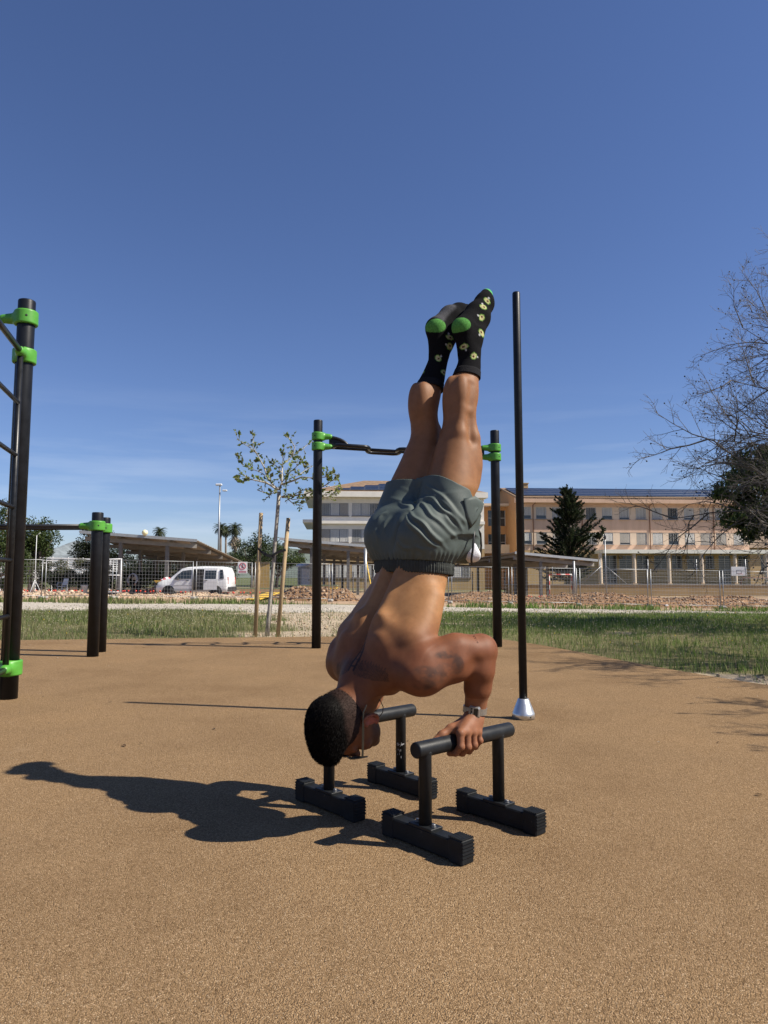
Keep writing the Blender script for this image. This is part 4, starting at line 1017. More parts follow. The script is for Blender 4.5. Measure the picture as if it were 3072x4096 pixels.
for x in (-.3, .3): MB().box((x, .04, 1.1), (.06, .04, 2.1)).build('batten', M_WOOD, t)
p = at(659, 1252, 58); t = thing('toilet_cabin', 'grey portable toilet cabin behind the left pull up post', 'toilet cabin', (p.x, p.y, zg(p.x, p.y)), .2)
M_CAB = mat('cabin_grey', (.28, .30, .32), .5)
MB().bevbox((0, 0, 1.05), (1.12, 1.12, 2.05), .04).build('body', M_CAB, t)
MB().lathe([(.80, 2.08), (.72, 2.22), (.40, 2.34), (0, 2.36)], (0, 0, 0), 4).build('roof', M_PLASTW, t)
d_ = MB().bevbox((0, -.575, 1.0), (.72, .03, 1.85), .01).build('door', M_PLASTW, t); MB().box((.26, -.605, 1.0), (.05, .03, .16)).build('handle', M_TRIM, d_)
p = at(806, 1260, 45.0); p2 = at(790, 1205, 47.5)
tag(MB().tube([(p.x, p.y, zg(p.x, p.y)), (p2.x, p2.y, p2.z)], .045, 10).build('yellow_prop', M_YELLOW), 'slanted yellow steel prop beside the carport post', 'prop')
p = at(789, 1280, 44.0); tag(MB().tube([(p.x, p.y, zg(p.x, p.y) - .1), (p.x, p.y, at(789, 1184, 44).z)], .10, 14).build('steel_column', M_GALV), 'thick grey steel column at the right end of the middle carport', 'column')
p = at(1241, 1289, 50.0); tag(MB().tube([(p.x, p.y, zg(p.x, p.y) - .1), (p.x, p.y, at(1241, 1212, 50).z)], .085, 14).build('steel_column', M_GALV), 'slim grey steel column under the right end of the grey carport', 'column')

# ---------------- old rail fence at the left, green mesh fences, ochre playground wall
def mesh_fence(name, label, a, b, h, gap, m_post, m_mesh, rails=9, zbase=None, pr=.035, wire=.006, vstep=None):
    a, b = Vector(a), Vector(b); d = b - a; d.z = 0; Ln = d.length; d.normalize(); n = max(1, round(Ln / gap))
    t = thing(name, label, 'fence', (a.x, a.y, 0), math.atan2(d.y, d.x))
    zf = (lambda x: zg(a.x + d.x * x, a.y + d.y * x)) if zbase is None else (lambda x: zbase)
    for k in range(n + 1):
        x = Ln * k / n; MB().tube([(x, 0, zf(x) - .1), (x, 0, zf(x) + h)], pr, 8).build('post', m_post, t)
    mb = MB()
    for k in range(rails):
        z = .08 + (h - .12) * k / (rails - 1); mb.tube([(0, 0, zf(0) + z), (Ln, 0, zf(Ln) + z)], wire, 3, cap=False)
    if vstep:
        for k in range(1, int(Ln / vstep)):
            x = k * vstep; mb.tube([(x, 0, zf(x) + .08), (x, 0, zf(x) + h - .04)], wire * .8, 3, cap=False)
    mb.build('wire_mesh', m_mesh, t)
M_GREENW = mat('green_wire', (.13, .16, .12), .6)
p, q2 = at(-40, 1250, 52), at(262, 1250, 64)
t = thing('slatted_fence', 'white metal slatted fence on a slope at the left', 'fence', (p.x, p.y, 0), math.atan2(q2.y - p.y, q2.x - p.x)); Lf = math.hypot(q2.x - p.x, q2.y - p.y)
for k in range(int(Lf / 1.5) + 1): MB().box((k * 1.5, 0, .85), (.08, .08, 3.3)).build('post', M_PLASTW, t)
for k in range(9): MB().box((Lf / 2, -.05, .80 + k * .2), (Lf, .02, .10)).build('slat', M_FRAMEW, t)
mesh_fence('mesh_fence', 'green wire mesh fence with white posts behind the van and the toilet', at(496, 1260, 52), at(806, 1260, 64), 1.75, 2.6, M_PLASTW, M_GREENW, 12, None, .05, .008, .3)
mesh_fence('mesh_fence', 'wire mesh fence with leaning struts behind the athlete', at(806, 1262, 64), at(1090, 1266, 66), 2.0, 2.8, M_GALV, M_GREENW, 12, None, .045, .007, .3)
wl0, wl1 = at(1092, 1270, 68), at(1720, 1270, 66)
t = thing('playground_wall', 'low ochre rendered wall round the school playground', 'wall', (wl0.x, wl0.y, -.9), math.atan2(wl1.y - wl0.y, wl1.x - wl0.x)); Lw2 = (wl1 - wl0).length
MB().bb(0, Lw2, -.12, .12, 0, 1.02).build('wall', M_OCHRE, t); MB().bb(-.03, Lw2, -.16, .16, 1.021, 1.09).build('coping', M_CONC, t)
zt_ = -.9 + 1.09
mesh_fence('mesh_fence', 'tall wire mesh fence on top of the ochre wall', (wl0.x, wl0.y + .02, 0), (wl1.x, wl1.y + .02, 0), 2.35, 4.3, M_GALV, M_WIRE, 14, zt_, .04, .007, None)
for sx, sg in ((1310, 1), (1300, -1)):
    p = at(sx, 1262, 66.4); tag(MB().tube([(p.x, p.y, zt_ + 1.7), (p.x + sg * 1.9, p.y, zt_ + .05)], .03, 6).build('fence_strut', M_GALV), 'right slanted strut of the fence by the glazed door' if sg > 0 else 'left slanted strut of the fence by the glazed door', 'strut')
p = at(1310, 1287, 46); t = thing('slim_pole', 'slim grey pole with a small head in front of the school door', 'pole', (p.x, p.y, zg(p.x, p.y)), 0)
hh = at(1309, 1163, 46).z - zg(p.x, p.y); MB().tube([(0, 0, -.1), (0, 0, hh)], .035, 8).build('shaft', M_GALV, t); MB().lathe([(.03, hh - .1), (.07, hh - .05), (.07, hh + .15), (.02, hh + .3)], (0, 0, 0), 10).build('head', M_TRIM, t)
# goal
p = at(1187, 1274, 63); t = thing('goal', 'small red and white striped playground goal', 'goal', (p.x, p.y, -.85), 0)
M_STR = bpy.data.materials.new('red_white_stripes'); M_STR.use_nodes = True
_n, _l = M_STR.node_tree.nodes, M_STR.node_tree.links; _t = _n.new('ShaderNodeTexCoord'); _w = _n.new('ShaderNodeTexWave'); _w.inputs['Scale'].default_value = .8; _w.bands_direction = 'DIAGONAL'; _r = ramp(M_STR.node_tree, [(.49, (.7, .68, .66)), (.51, (.55, .06, .05))])
_l.new(_t.outputs['Object'], _w.inputs[0]); _l.new(_w.outputs[0], _r.inputs[0]); _l.new(_r.outputs[0], _n['Principled BSDF'].inputs['Base Color'])
gw = at(1236, 1274, 63).x - p.x; gh_ = 1.95
for x in (0, gw): MB().tube([(x, 0, 0), (x, 0, gh_)], .05, 8).build('upright', M_STR, t)
MB().tube([(-.05, 0, gh_), (gw + .05, 0, gh_)], .05, 8).build('crossbar', M_STR, t)
for x in (0, gw): MB().tube([(x, 0, gh_), (x, .8, .9), (x, .9, 0)], .03, 6).build('net_stay', M_GALV, t)
# basketball backboard
p = at(1596, 1234, 70); t = thing('basketball_hoop', 'white basketball backboard on a post behind the ochre wall', 'basketball hoop', (p.x, p.y, 0), 0)
MB().bevbox((0, 0, p.z), (1.50, .05, .88), .01).build('backboard', M_PLASTW, t)
mb = MB(); 
for (x0, x1, z0, z1) in ((-.24, .24, .10, .13), (-.24, .24, -.25, -.22), (-.24, -.21, -.22, .10), (.21, .24, -.22, .10)): mb.bb(x0, x1, -.032, -.027, p.z + z0, p.z + z1)
mb.build('target_square', M_TRIM, t)
MB().tube([(.225 * math.cos(a), -.30 + .225 * math.sin(a), p.z - .27) for a in [2 * math.pi * k / 16 for k in range(17)]], .012, 6).build('rim', M_RED, t)
MB().tube([(0, .05, p.z), (0, .9, p.z - .1), (0, 1.1, -.85)], .06, 8).build('post', M_GALV, t)
p = at(1600, 1248, 68); t = thing('bike_rail', 'rust red tubular rail beside the basketball hoop', 'rail', (p.x, p.y, -.85), 0)
MB().tube([(0, 0, 0), (0, 0, 1.35), (.25, 0, 1.65), (3.2, 0, 1.65), (3.5, 0, 1.3), (3.5, 0, 0)], .055, 8).build('rail', M_PIPE, t)
# lamp post
p = at(471, 1240, 78); t = thing('street_lamp', 'tall pale lamp post beside the three palms', 'street lamp', (p.x, p.y, -.4), 0)
hz = at(470, 1048, 78).z + .4; MB().tube([(0, 0, 0), (0, 0, hz)], [.13, .07], 10).build('shaft', M_GALV, t)
MB().bevbox((-.12, 0, hz + .05), (.7, .35, .22), .05).build('lamp_head', M_PLASTW, t); MB().bevbox((.55, 0, hz - .6), (.5, .3, .18), .04).build('lamp_head', M_PLASTW, t)
# ================================================================== trees and shrubs
M_BARK = mat('bark_grey', (.16, .13, .105), .9, var=.35, vscale=14, stretch=(1, 1, .25), bump=.6, bscale=40)
M_BARKP = mat('bark_pale_mottled', (.36, .33, .28), .85, var=.45, vscale=22, stretch=(1, 1, .6), bump=.4, bscale=60)
M_TWIG = mat('twig', (.115, .098, .084), .85, var=.25, vscale=8)
M_STAKE = mat('stake_wood', (.36, .26, .145), .8, var=.25, vscale=6, stretch=(3, 3, .6), bump=.3, bscale=60)
M_STRAP = mat('strap_black', (.012, .012, .013), .7)
def leaf_mesh(name, P, nrm_j, size, cols, rs, asp=.55, dirs=None):
    """one folded leaf (two triangles sharing the midrib) per point"""
    n = len(P); d = rs.normal(0, 1, (n, 3)) if dirs is None else dirs + rs.normal(0, .45, (n, 3))
    d /= np.linalg.norm(d, axis=1)[:, None] + 1e-9
    s = np.cross(d, rs.normal(0, 1, (n, 3))); s /= np.linalg.norm(s, axis=1)[:, None] + 1e-9
    u = np.cross(s, d); L_ = (size * rs.uniform(.6, 1.3, n))[:, None]; w = L_ * asp * .5
    V = np.stack([P, P + d * L_ * .5 + s * w + u * w * .35, P + d * L_, P + d * L_ * .5 - s * w + u * w * .35], 1).reshape(-1, 3)
    I = np.arange(n)[:, None] * 4; Q = np.concatenate([I + (0, 1, 2), I + (0, 2, 3)], 1).reshape(-1, 3)
    me = mesh_np(name, V, Q)
    C = np.array(cols)[rs.randint(0, len(cols), n)] * rs.uniform(.6, 1.4, n)[:, None]
    set_col(me, 'blade', C.repeat(4, 0).astype(np.float32)); me.materials.append(M_BLADE); return me
def blob_points(blobs, n, rs, shell=.55):
    vol = np.array([r[0] * r[1] * r[2] for _, r in blobs]) ** .67; pick = rs.choice(len(blobs), n, p=vol / vol.sum())
    C = np.array([c for c, _ in blobs])[pick]; Rr = np.array([r for _, r in blobs])[pick]
    d = rs.normal(0, 1, (n, 3)); d /= np.linalg.norm(d, axis=1)[:, None]
    return C + d * Rr * (shell + (1 - shell) * rs.rand(n) ** .6)[:, None] * rs.uniform(.82, 1.1, n)[:, None]
def clumpy(blobs, k, rs, f=.38):
    """break blobs into many smaller clumps so that the outline is uneven and gaps show"""
    out = []
    for c, r in blobs:
        for _ in range(k):
            d = rs.normal(0, 1, 3); d /= np.linalg.norm(d); q = np.array(c) + d * np.array(r) * rs.uniform(.45, .95); out.append((tuple(q), tuple(np.array(r) * f * rs.uniform(.6, 1.25))))
    return out
def broad_tree(name, label, cat, base, blobs, n, size, cols, seed, trunk=.2, k=14, group=None, bark=M_BARK, f=.38):
    rs = np.random.RandomState(seed); t = thing(name, label, cat, base, 0, group)
    B = Vector(base); cb = clumpy(blobs, k, rs, f); P = blob_points(cb, n, rs, .35) - np.array(base)
    me = leaf_mesh('crown', P, 0, size, cols, rs); link(bpy.data.objects.new('crown', me), t)
    top = max(c[2] for c, _ in blobs) - base[2]; mb = MB()
    cx = np.mean([c[0] for c, _ in blobs]) - base[0]; cy = np.mean([c[1] for c, _ in blobs]) - base[1]
    if trunk > 0:
        mb.tube([(0, 0, -.2), (cx * .2, cy * .2, top * .3), (cx * .7, cy * .7, top * .7)], [trunk, trunk * .8, trunk * .4], 8)
        for c, r in cb[::3]: mb.tube([(cx * .3, cy * .3, top * .35), tuple((np.array(c) - base) * (.6, .6, .7)), tuple(np.array(c) - base)], [trunk * .4, trunk * .22, trunk * .08], 5)
        mb.build('trunk', bark, t)
    return t
def bl(sx, sy, Y, rx, rz, ry=None): v = at(sx, sy, Y); return ((v.x, v.y, v.z), (rx, ry or rx, rz))
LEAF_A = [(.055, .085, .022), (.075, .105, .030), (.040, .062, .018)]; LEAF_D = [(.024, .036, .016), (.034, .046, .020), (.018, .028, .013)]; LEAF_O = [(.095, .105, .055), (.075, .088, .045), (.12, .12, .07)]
def gb(sx, Y): v = at(sx, 1250, Y); return (v.x, v.y, zg(v.x, v.y) - .1)

broad_tree('leafy_tree', 'leafy green tree at the left edge behind the climbing ladder', 'tree', gb(-12, 42), [bl(-8, 1170, 42, 1.7, 2.2), bl(5, 1215, 42, 1.3, 1.6)], 9000, .14, LEAF_A, 11)
broad_tree('leafy_tree', 'tall leafy tree right of the ladder post, behind the site', 'tree', gb(66, 50), [bl(64, 1150, 50, 1.5, 1.9), bl(78, 1180, 50, 1.5, 1.4), bl(50, 1195, 50, 1.3, 1.5), bl(85, 1200, 51, 1.0, 1.2)], 9000, .16, LEAF_A, 12)
broad_tree('dense_tree', 'rounded dark tree beside the far mountain', 'tree', gb(84, 58), [bl(88, 1192, 58, .9, 1.5), bl(78, 1205, 58, 1.3, 1.3)], 6000, .17, LEAF_D + LEAF_A[:1], 13)
broad_tree('pine_tree', 'dark green pine behind the left carport, right of the mountain', 'tree', gb(208, 66), [bl(190, 1175, 66, 1.6, 1.4), bl(215, 1165, 66, 1.8, 1.6), bl(235, 1185, 66, 1.8, 1.5), bl(178, 1195, 66, 1.5, 1.0), bl(205, 1200, 66, 2.0, 1.2)], 9000, .17, LEAF_D, 14, .25)
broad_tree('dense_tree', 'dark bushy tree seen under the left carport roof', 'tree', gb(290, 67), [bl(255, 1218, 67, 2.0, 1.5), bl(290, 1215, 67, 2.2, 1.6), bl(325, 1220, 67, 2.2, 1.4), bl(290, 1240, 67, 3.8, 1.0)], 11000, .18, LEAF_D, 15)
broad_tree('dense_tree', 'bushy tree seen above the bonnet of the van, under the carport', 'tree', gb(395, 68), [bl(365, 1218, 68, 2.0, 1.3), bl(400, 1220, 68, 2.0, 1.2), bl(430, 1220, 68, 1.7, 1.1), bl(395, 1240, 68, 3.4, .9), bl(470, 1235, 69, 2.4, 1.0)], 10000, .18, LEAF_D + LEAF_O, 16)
broad_tree('olive_tree', 'olive green rounded tree between the palms and the tree stakes', 'tree', gb(545, 66), [bl(528, 1192, 66, 1.3, 1.1), bl(550, 1188, 66, 1.5, 1.4), bl(573, 1192, 66, 1.5, 1.3), bl(540, 1208, 66, 2.0, 1.0)], 8000, .15, LEAF_A + LEAF_D, 17)
broad_tree('olive_tree', 'grey green tree behind the right tree stake', 'tree', gb(596, 70), [bl(590, 1195, 70, 1.6, 1.4), bl(612, 1205, 70, 1.6, 1.3), bl(630, 1212, 70, 1.4, 1.0)], 6000, .17, LEAF_A, 18)
for i, (sx, sy, rx, rz, lab) in enumerate(((70, 1232, 1.2, .8, 'leftmost olive bush in front of the slatted fence'), (118, 1230, 1.1, .8, 'olive bush in front of the slatted fence, left of the chair'), (170, 1228, 1.5, .9, 'large olive bush in front of the slatted fence, behind the bucket'), (220, 1236, 1.2, .7, 'olive bush behind the dip bar posts'))):
    broad_tree('bush', lab, 'bush', gb(sx, 47), [bl(sx, sy, 47, rx, rz)], 3000, .10, LEAF_O, 30 + i, .06, 10, 'olive bushes along the slatted fence')
for i, (sx, sy, rx, lab) in enumerate(((110, 1258, 1.5, 'dark hedge left of the plastic chair'), (150, 1259, 1.6, 'dark hedge behind the plastic chair'), (205, 1259, 1.7, 'dark hedge behind the bucket'), (262, 1257, 1.7, 'dark hedge behind the bending worker'), (318, 1258, 1.6, 'dark hedge left of the wheelbarrow'), (20, 1250, 1.4, 'green shrub at the left edge behind the ladder'))):
    broad_tree('hedge', lab, 'hedge', gb(sx, 46.5), [bl(sx, sy - 4, 46.5, rx, .75, .5)], 3200, .11, LEAF_D, 40 + i, .05, 12)

def palm(label, sx, sy_top, Y, fr, n, seed, thick=.16, skirt=False, group=None):
    rs = np.random.RandomState(seed); v = at(sx, sy_top, Y); b = gb(sx, Y); t = thing('palm_tree', label, 'palm tree', (v.x, v.y, b[2]), 0, group); h = v.z - b[2]
    MB().tube([(0, 0, 0), (.05, 0, h * .5), (0, 0, h)], [thick * 1.25, thick, thick * .9], 10).build('trunk', M_BARK, t)
    V = []; Q = []
    for k in range(n):
        a = 2.399 * k + rs.uniform(-.2, .2); el = R(80 - 125 * (k / n) + rs.uniform(-8, 8)); L_ = fr * rs.uniform(.85, 1.1)
        prev = None
        pts = []
        p = np.array((0, 0, h)); e = el
        for j in range(7):
            pts.append(p.copy()); p = p + np.array((math.cos(a) * math.cos(e), math.sin(a) * math.cos(e), math.sin(e))) * L_ / 6; e -= R(15)
        for j in range(6):
            d = pts[j + 1] - pts[j]; d /= np.linalg.norm(d); sd = np.cross(d, (0, 0, 1)); sd /= np.linalg.norm(sd) + 1e-6
            for m in range(4):
                q = pts[j] + (pts[j + 1] - pts[j]) * m / 4; ll = fr * .34 * math.sin(math.pi * min(1, (j + m / 4 + .8) / 7)) 
                for s in (-1, 1):
                    tip = q + (sd * s * .8 + d * .6 + np.array((0, 0, -.25))) * ll; w = d * fr * .018
                    o = len(V); V += [q - w, q + w, tip]; Q.append((o, o + 1, o + 2))
    me = mesh_np('crown', np.array(V), np.array(Q)); C = np.tile(np.array((.050, .064, .026)), (len(V), 1)) * rs.uniform(.6, 1.3, len(V) // 3).repeat(3)[:, None]
    set_col(me, 'blade', C.astype(np.float32)); me.materials.append(M_BLADE); link(bpy.data.objects.new('crown', me), t)
    if skirt:
        P = blob_points([((0, 0, h * .78), (.6, .6, h * .12))], 500, rs, .6); me = leaf_mesh('dead_fronds', P, 0, .5, [(.30, .25, .18), (.36, .31, .24)], rs, .15, np.tile(np.array((0, 0, -1.)), (500, 1))); link(bpy.data.objects.new('dead_fronds', me), t)
palm('single palm crown rising above the left carport roof', 345, 1149, 72, .95, 40, 51)
palm('left palm of the three beside the lamp post', 477, 1141, 88, 1.15, 46, 52, .13)
palm('middle palm of the three, slightly lower', 488, 1145, 90, 1.1, 46, 53, .13)
palm('right palm of the three with a skirt of dead fronds', 508, 1142, 84, 1.2, 46, 54, .14, True)

# dark conifer in front of the salmon wing
def conifer():
    rs = np.random.RandomState(61); v = at(1222, 1060, 74); b = (v.x + .3, v.y, -.85); h = v.z - b[2]
    t = thing('conifer_tree', 'dark spiky conifer in front of the salmon school wing', 'tree', b, 0)
    MB().tube([(0, 0, 0), (.1, 0, h * .6), (-.3, 0, h)], [.32, .18, .03], 8).build('trunk', M_BARK, t)
    P = []; D = []; tubes = MB()
    for k in range(250):
        f = rs.rand() ** .8; z = h * (.16 + .84 * f); rad = 3.5 * (1 - f) ** .62 * rs.uniform(.45, 1.12) + .2; a = rs.uniform(0, 2 * np.pi)
        if abs(math.cos(a)) > .8 and math.cos(a) > 0 and .45 < f < .62: rad *= 1.35
        rad *= .55 + .85 * float(vnoise(a * 1.3, f * 9, 1.0, 5)); z += rs.uniform(-.3, .3)
        el = R(14 + 30 * f + rs.uniform(-18, 18)); d = np.array((math.cos(a) * math.cos(el), math.sin(a) * math.cos(el), math.sin(el))); x0 = np.array((-.3 * max(0, f - .6) / .4, 0, z - rad * .25))
        tubes.tube([x0, x0 + d * rad * .6, x0 + d * rad + (0, 0, rad * .12)], [.05, .03, .008], 4)
        m = int(70 * rad); s = rs.rand(m) ** .7; pp = x0 + d * rad * s[:, None] + np.array((0, 0, 1)) * (rad * .12 * s ** 2)[:, None] + rs.normal(0, .13, (m, 3)) * (1.15 - s)[:, None]
        P.append(pp); D.append(np.tile(d + (0, 0, .3), (m, 1)))
    x2 = np.array((2.9, 0, h * .47))                                     # side leader sticking out to the right
    for k in range(16):
        a = rs.uniform(0, 6.28); s = rs.rand(); pp = x2 + np.array((.35, 0, .95)) * s * 2.0; m = 45; d = np.array((math.cos(a), math.sin(a), .6)); q = rs.rand(m)
        P.append(pp + d * q[:, None] * .6 * (1.2 - s) + rs.normal(0, .06, (m, 3))); D.append(np.tile(d, (m, 1)))
    tubes.tube([(.1, 0, h * .36), x2 - (.8, 0, .1), x2, x2 + (.7, 0, 1.9)], [.09, .06, .05, .01], 5)
    P = np.concatenate(P); D = np.concatenate(D); me = leaf_mesh('crown', P, 0, .27, LEAF_D, rs, .34, D); c_ = link(bpy.data.objects.new('crown', me), t)
    tubes.build('branches', M_BARK, c_)
conifer()

# young staked tree at the edge of the pad
def young_tree():
    rs = np.random.RandomState(71); Y = 11.09
    t = thing('young_tree', 'young staked tree with sparse new leaves at the edge of the pad', 'tree', (0, 0, 0), 0)
    w = lambda sx, sy, dy=0.0: tuple(at(sx, sy, Y + dy))
    MB().tube([w(577, 1374), w(581, 1330), w(586, 1280), w(591, 1220), w(596, 1150), w(600, 1100), w(603, 1062)], [.037, .034, .032, .031, .030, .029, .030], 12).build('trunk', M_BARKP, t)
    cz = lambda x, y: ((900 + x / 3.318) * .54, (1700 + y / 3.318) * .54)
    limbs = [[(715, 860), (640, 800), (560, 690), (520, 560), (420, 380), (330, 300), (240, 240), (170, 190)], [(420, 380), (370, 290), (375, 200), (385, 150)], [(560, 690), (460, 620), (380, 595), (250, 550), (190, 480), (135, 390)], [(680, 850), (560, 770), (430, 740), (330, 720), (220, 760), (175, 760)],
             [(330, 720), (280, 680), (230, 650)], [(690, 870), (610, 920), (560, 970)], [(430, 860), (500, 890), (610, 920)], [(720, 860), (755, 760), (760, 560), (760, 530), (890, 420), (1000, 340), (1090, 265)], [(890, 420), (930, 300), (880, 210), (840, 155)], [(760, 640), (700, 560), (640, 520), (600, 560)], [(755, 760), (850, 640), (940, 560), (1010, 490), (1050, 440)],
             [(850, 720), (1000, 650), (1080, 590), (1170, 545), (1330, 560)], [(760, 790), (900, 740), (1020, 690), (1170, 705), (1340, 690), (1420, 640), (1500, 690)], [(740, 960), (810, 920), (800, 760), (830, 720)], [(760, 960), (900, 940), (1050, 920), (1200, 870), (1330, 800), (1420, 740), (1500, 700)], [(900, 930), (1000, 880), (1130, 830)], [(800, 950), (900, 990), (1060, 970), (1250, 930), (1400, 920), (1490, 910)], [(1250, 930), (1350, 960), (1440, 960)], [(830, 980), (900, 1040), (970, 1060), (1040, 1080)], [(760, 560), (770, 450), (765, 375)], [(1330, 800), (1440, 830), (1510, 830)]]
    P = []; D = []; br = MB()
    for li, l in enumerate(limbs):
        dy = rs.uniform(-.55, .55) if li else .1; n = len(l); pts = [Vector(w(*cz(*q), dy * k / (n - 1))) for k, q in enumerate(l)]
        r0 = .017 if li in (0, 7, 12, 14, 3) else .009
        br.tube(pts, [max(.0026, r0 * (1 - .85 * k / (n - 1))) for k in range(n)], 6)
        for k in range(1, n):
            d = pts[k] - pts[k - 1]
            for j in range(3):                                       # twigs
                b = pts[k - 1].lerp(pts[k], rs.rand()); tv = Vector(rs.normal(0, 1, 3)) * .6 + d.normalized() * .5 + Vector((0, 0, .35)); tv = tv.normalized() * rs.uniform(.05, .16)
                br.tube([b, b + tv * .6, b + tv + Vector((0, 0, .01))], [.003, .0024, .0014], 4)
                m = rs.randint(8, 17) if k > 1 else rs.randint(2, 5)
                for _ in range(m): P.append(b + tv * rs.uniform(.3, 1.05)); D.append(tv.normalized())
            for _ in range(7 if k > n * .4 else 2): P.append(pts[k - 1].lerp(pts[k], rs.rand())); D.append(d.normalized())
    P = np.array([tuple(p) for p in P]); D = np.array([tuple(d) for d in D]); big = rs.rand(len(P)) < .07
    c_ = link(bpy.data.objects.new('crown', leaf_mesh('crown', P, 0, np.where(big, .090, .038), [(.16, .22, .04), (.13, .19, .032), (.20, .24, .06), (.23, .23, .10)], rs, .62, D)), t)
    br.build('branches', M_BARKP, c_)
    for lab, b, tp in (('left wooden stake of the young tree', (551, 1373), (564, 1108)), ('right wooden stake of the young tree, leaning right', (599, 1373), (623, 1119))):
        a_, c2 = Vector(w(*b, -.02)), Vector(w(*tp, -.02)); a_.z -= .1
        s_ = MB().tube([a_, c2], [.033, .031], 12).build('tree_stake', M_STAKE); tag(s_, lab, 'stake', 'wooden stakes of the young tree')
    for lab, q in (('black strap tying the young tree to its left stake', [(556, 1186), (566, 1196), (577, 1203), (593, 1206), (592, 1201), (577, 1196), (566, 1190), (556, 1181)]), ('black strap tying the young tree to its right stake', [(587, 1198), (600, 1190), (617, 1185), (618, 1190), (602, 1195), (588, 1203)])):
        mb = MB(); pts = [Vector(w(x, y, -.05)) for x, y in q]; n = len(pts)
        mb.add([p + Vector((0, .015, 0)) for p in pts] + [p - Vector((0, .015, 0)) for p in pts], [tuple(range(n)), tuple(range(2 * n - 1, n - 1, -1))] + [(j, (j + 1) % n, n + (j + 1) % n, n + j) for j in range(n)])
        tag(mb.build('tree_strap', M_STRAP), lab, 'strap', 'black straps of the young tree')
young_tree()

# bare trees at the right, partly outside the picture
def bare_tree(label, base, h, spread, seed, n1=16, bias=(-.55, 0, 0), zc=.30):
    rs = np.random.RandomState(seed); t = thing('bare_tree', label, 'tree', base, 0)
    tr = MB(); tr.tube([(0, 0, -.1), (.05, .05, h * .22), (-.05, 0, h * .45), (0, .05, h * .7)], [.17, .14, .10, .05], 10); tk = tr.build('trunk', M_BARK, t)
    tw = MB(); seeds = []
    def grow(p, d, L_, r, lev):
        n = 6 if lev == 0 else 4; pts = [Vector(p)]; d = Vector(d).normalized()
        for k in range(n):
            d = (d + Vector(rs.normal(0, .16 if lev else .11, 3)) + Vector((0, 0, -.045 if lev < 2 else .03))).normalized(); pts.append(pts[-1] + d * L_ / n)
        tw.tube(pts, [max(.0026, r * (1 - .8 * k / n)) for k in range(n + 1)], 5 if lev < 2 else 3, cap=False)
        if lev == 3:
            if rs.rand() < .10: seeds.append(pts[-1])
            return
        m = [11, 8, 6][lev]
        for k in range(m):
            f = .18 + .82 * (k + rs.rand()) / m; i = min(n - 1, int(f * n)); q = pts[i].lerp(pts[i + 1], f * n - i)
            ax = (pts[i + 1] - pts[i]).normalized(); sd = Vector(rs.normal(0, 1, 3)); sd = (sd - ax * sd.dot(ax)).normalized(); nd = (ax * .75 + sd * .75 + Vector((0, 0, .12))).normalized()
            grow(q, nd, L_ * rs.uniform(.34, .5) * (1.15 - .45 * f), r * .45, lev + 1)
    for k in range(n1):
        f = zc + (1 - zc) * k / n1; a = 2.399 * k + rs.uniform(-.3, .3); el = R(8 + 55 * f); v = Vector((math.cos(a) * math.cos(el), math.sin(a) * math.cos(el), math.sin(el))) + Vector(bias) * (1 if f < .9 else .3)
        grow((0, 0, h * .7 * f), v, spread * (1.1 - .42 * f) * rs.uniform(.85, 1.1), .036 * (1.2 - .5 * f), 0)
    tw.build('branches', M_TWIG, tk)
    sb = MB()
    for s_ in seeds: sb.sphere(tuple(s_), .016, 6, 4)
    sb.build('seed_pods', M_TRIM, tk)
    return t
bare_tree('large bare tree with thin tangled branches at the right edge', (10.3, 13.2, -.1), 7.5, 4.8, 81, 34, (-.55, 0, 0), .26)
bare_tree('bare tree just outside the right edge whose branch shadows fall on the pad', (7.2, 7.2, -.05), 4.2, 3.0, 85, 11)
bare_tree('low bare tree beyond the right edge nearest the camera', (6.6, 3.5, -.05), 3.4, 2.4, 87, 8)
# evergreen behind it
rs = np.random.RandomState(91)
eg = thing('evergreen_tree', 'dark glossy evergreen tree behind the bare branches at the right edge', 'tree', (9.6, 15.2, -.15), 0)
EB = [bl(1615, 1015, 15.2, .55, .42), bl(1650, 1000, 15.4, .7, .5), bl(1600, 1050, 15.0, .62, .40), bl(1650, 1060, 15.2, .8, .5), bl(1690, 1050, 15.4, .9, .8), bl(1610, 1110, 15.0, .60, .30), bl(1650, 1125, 15.2, .7, .36), bl(1640, 1150, 15.1, .42, .22), bl(1700, 1110, 15.4, .8, .5), bl(1565, 1065, 14.9, .25, .15)]
P = blob_points(clumpy(EB, 16, rs, .34), 15000, rs, .3) - np.array((9.6, 15.2, -.15))
link(bpy.data.objects.new('crown', leaf_mesh('crown', P, 0, .105, [(.060, .090, .026), (.085, .125, .034), (.038, .058, .020), (.15, .19, .05)], rs, .38, np.tile(np.array((-.3, -.2, -.7)), (len(P), 1)))), eg)
mb = MB(); mb.tube([(0, 0, 0), (.05, 0, 1.4), (0, .05, 3.0)], [.20, .15, .07], 10)
for c, r in EB: q = Vector(c) - Vector((9.6, 15.2, -.15)); mb.tube([(0, 0, 1.3), tuple(q * .55 + Vector((0, 0, .4))), tuple(q)], [.07, .04, .012], 6)
mb.build('trunk', M_BARK, eg)

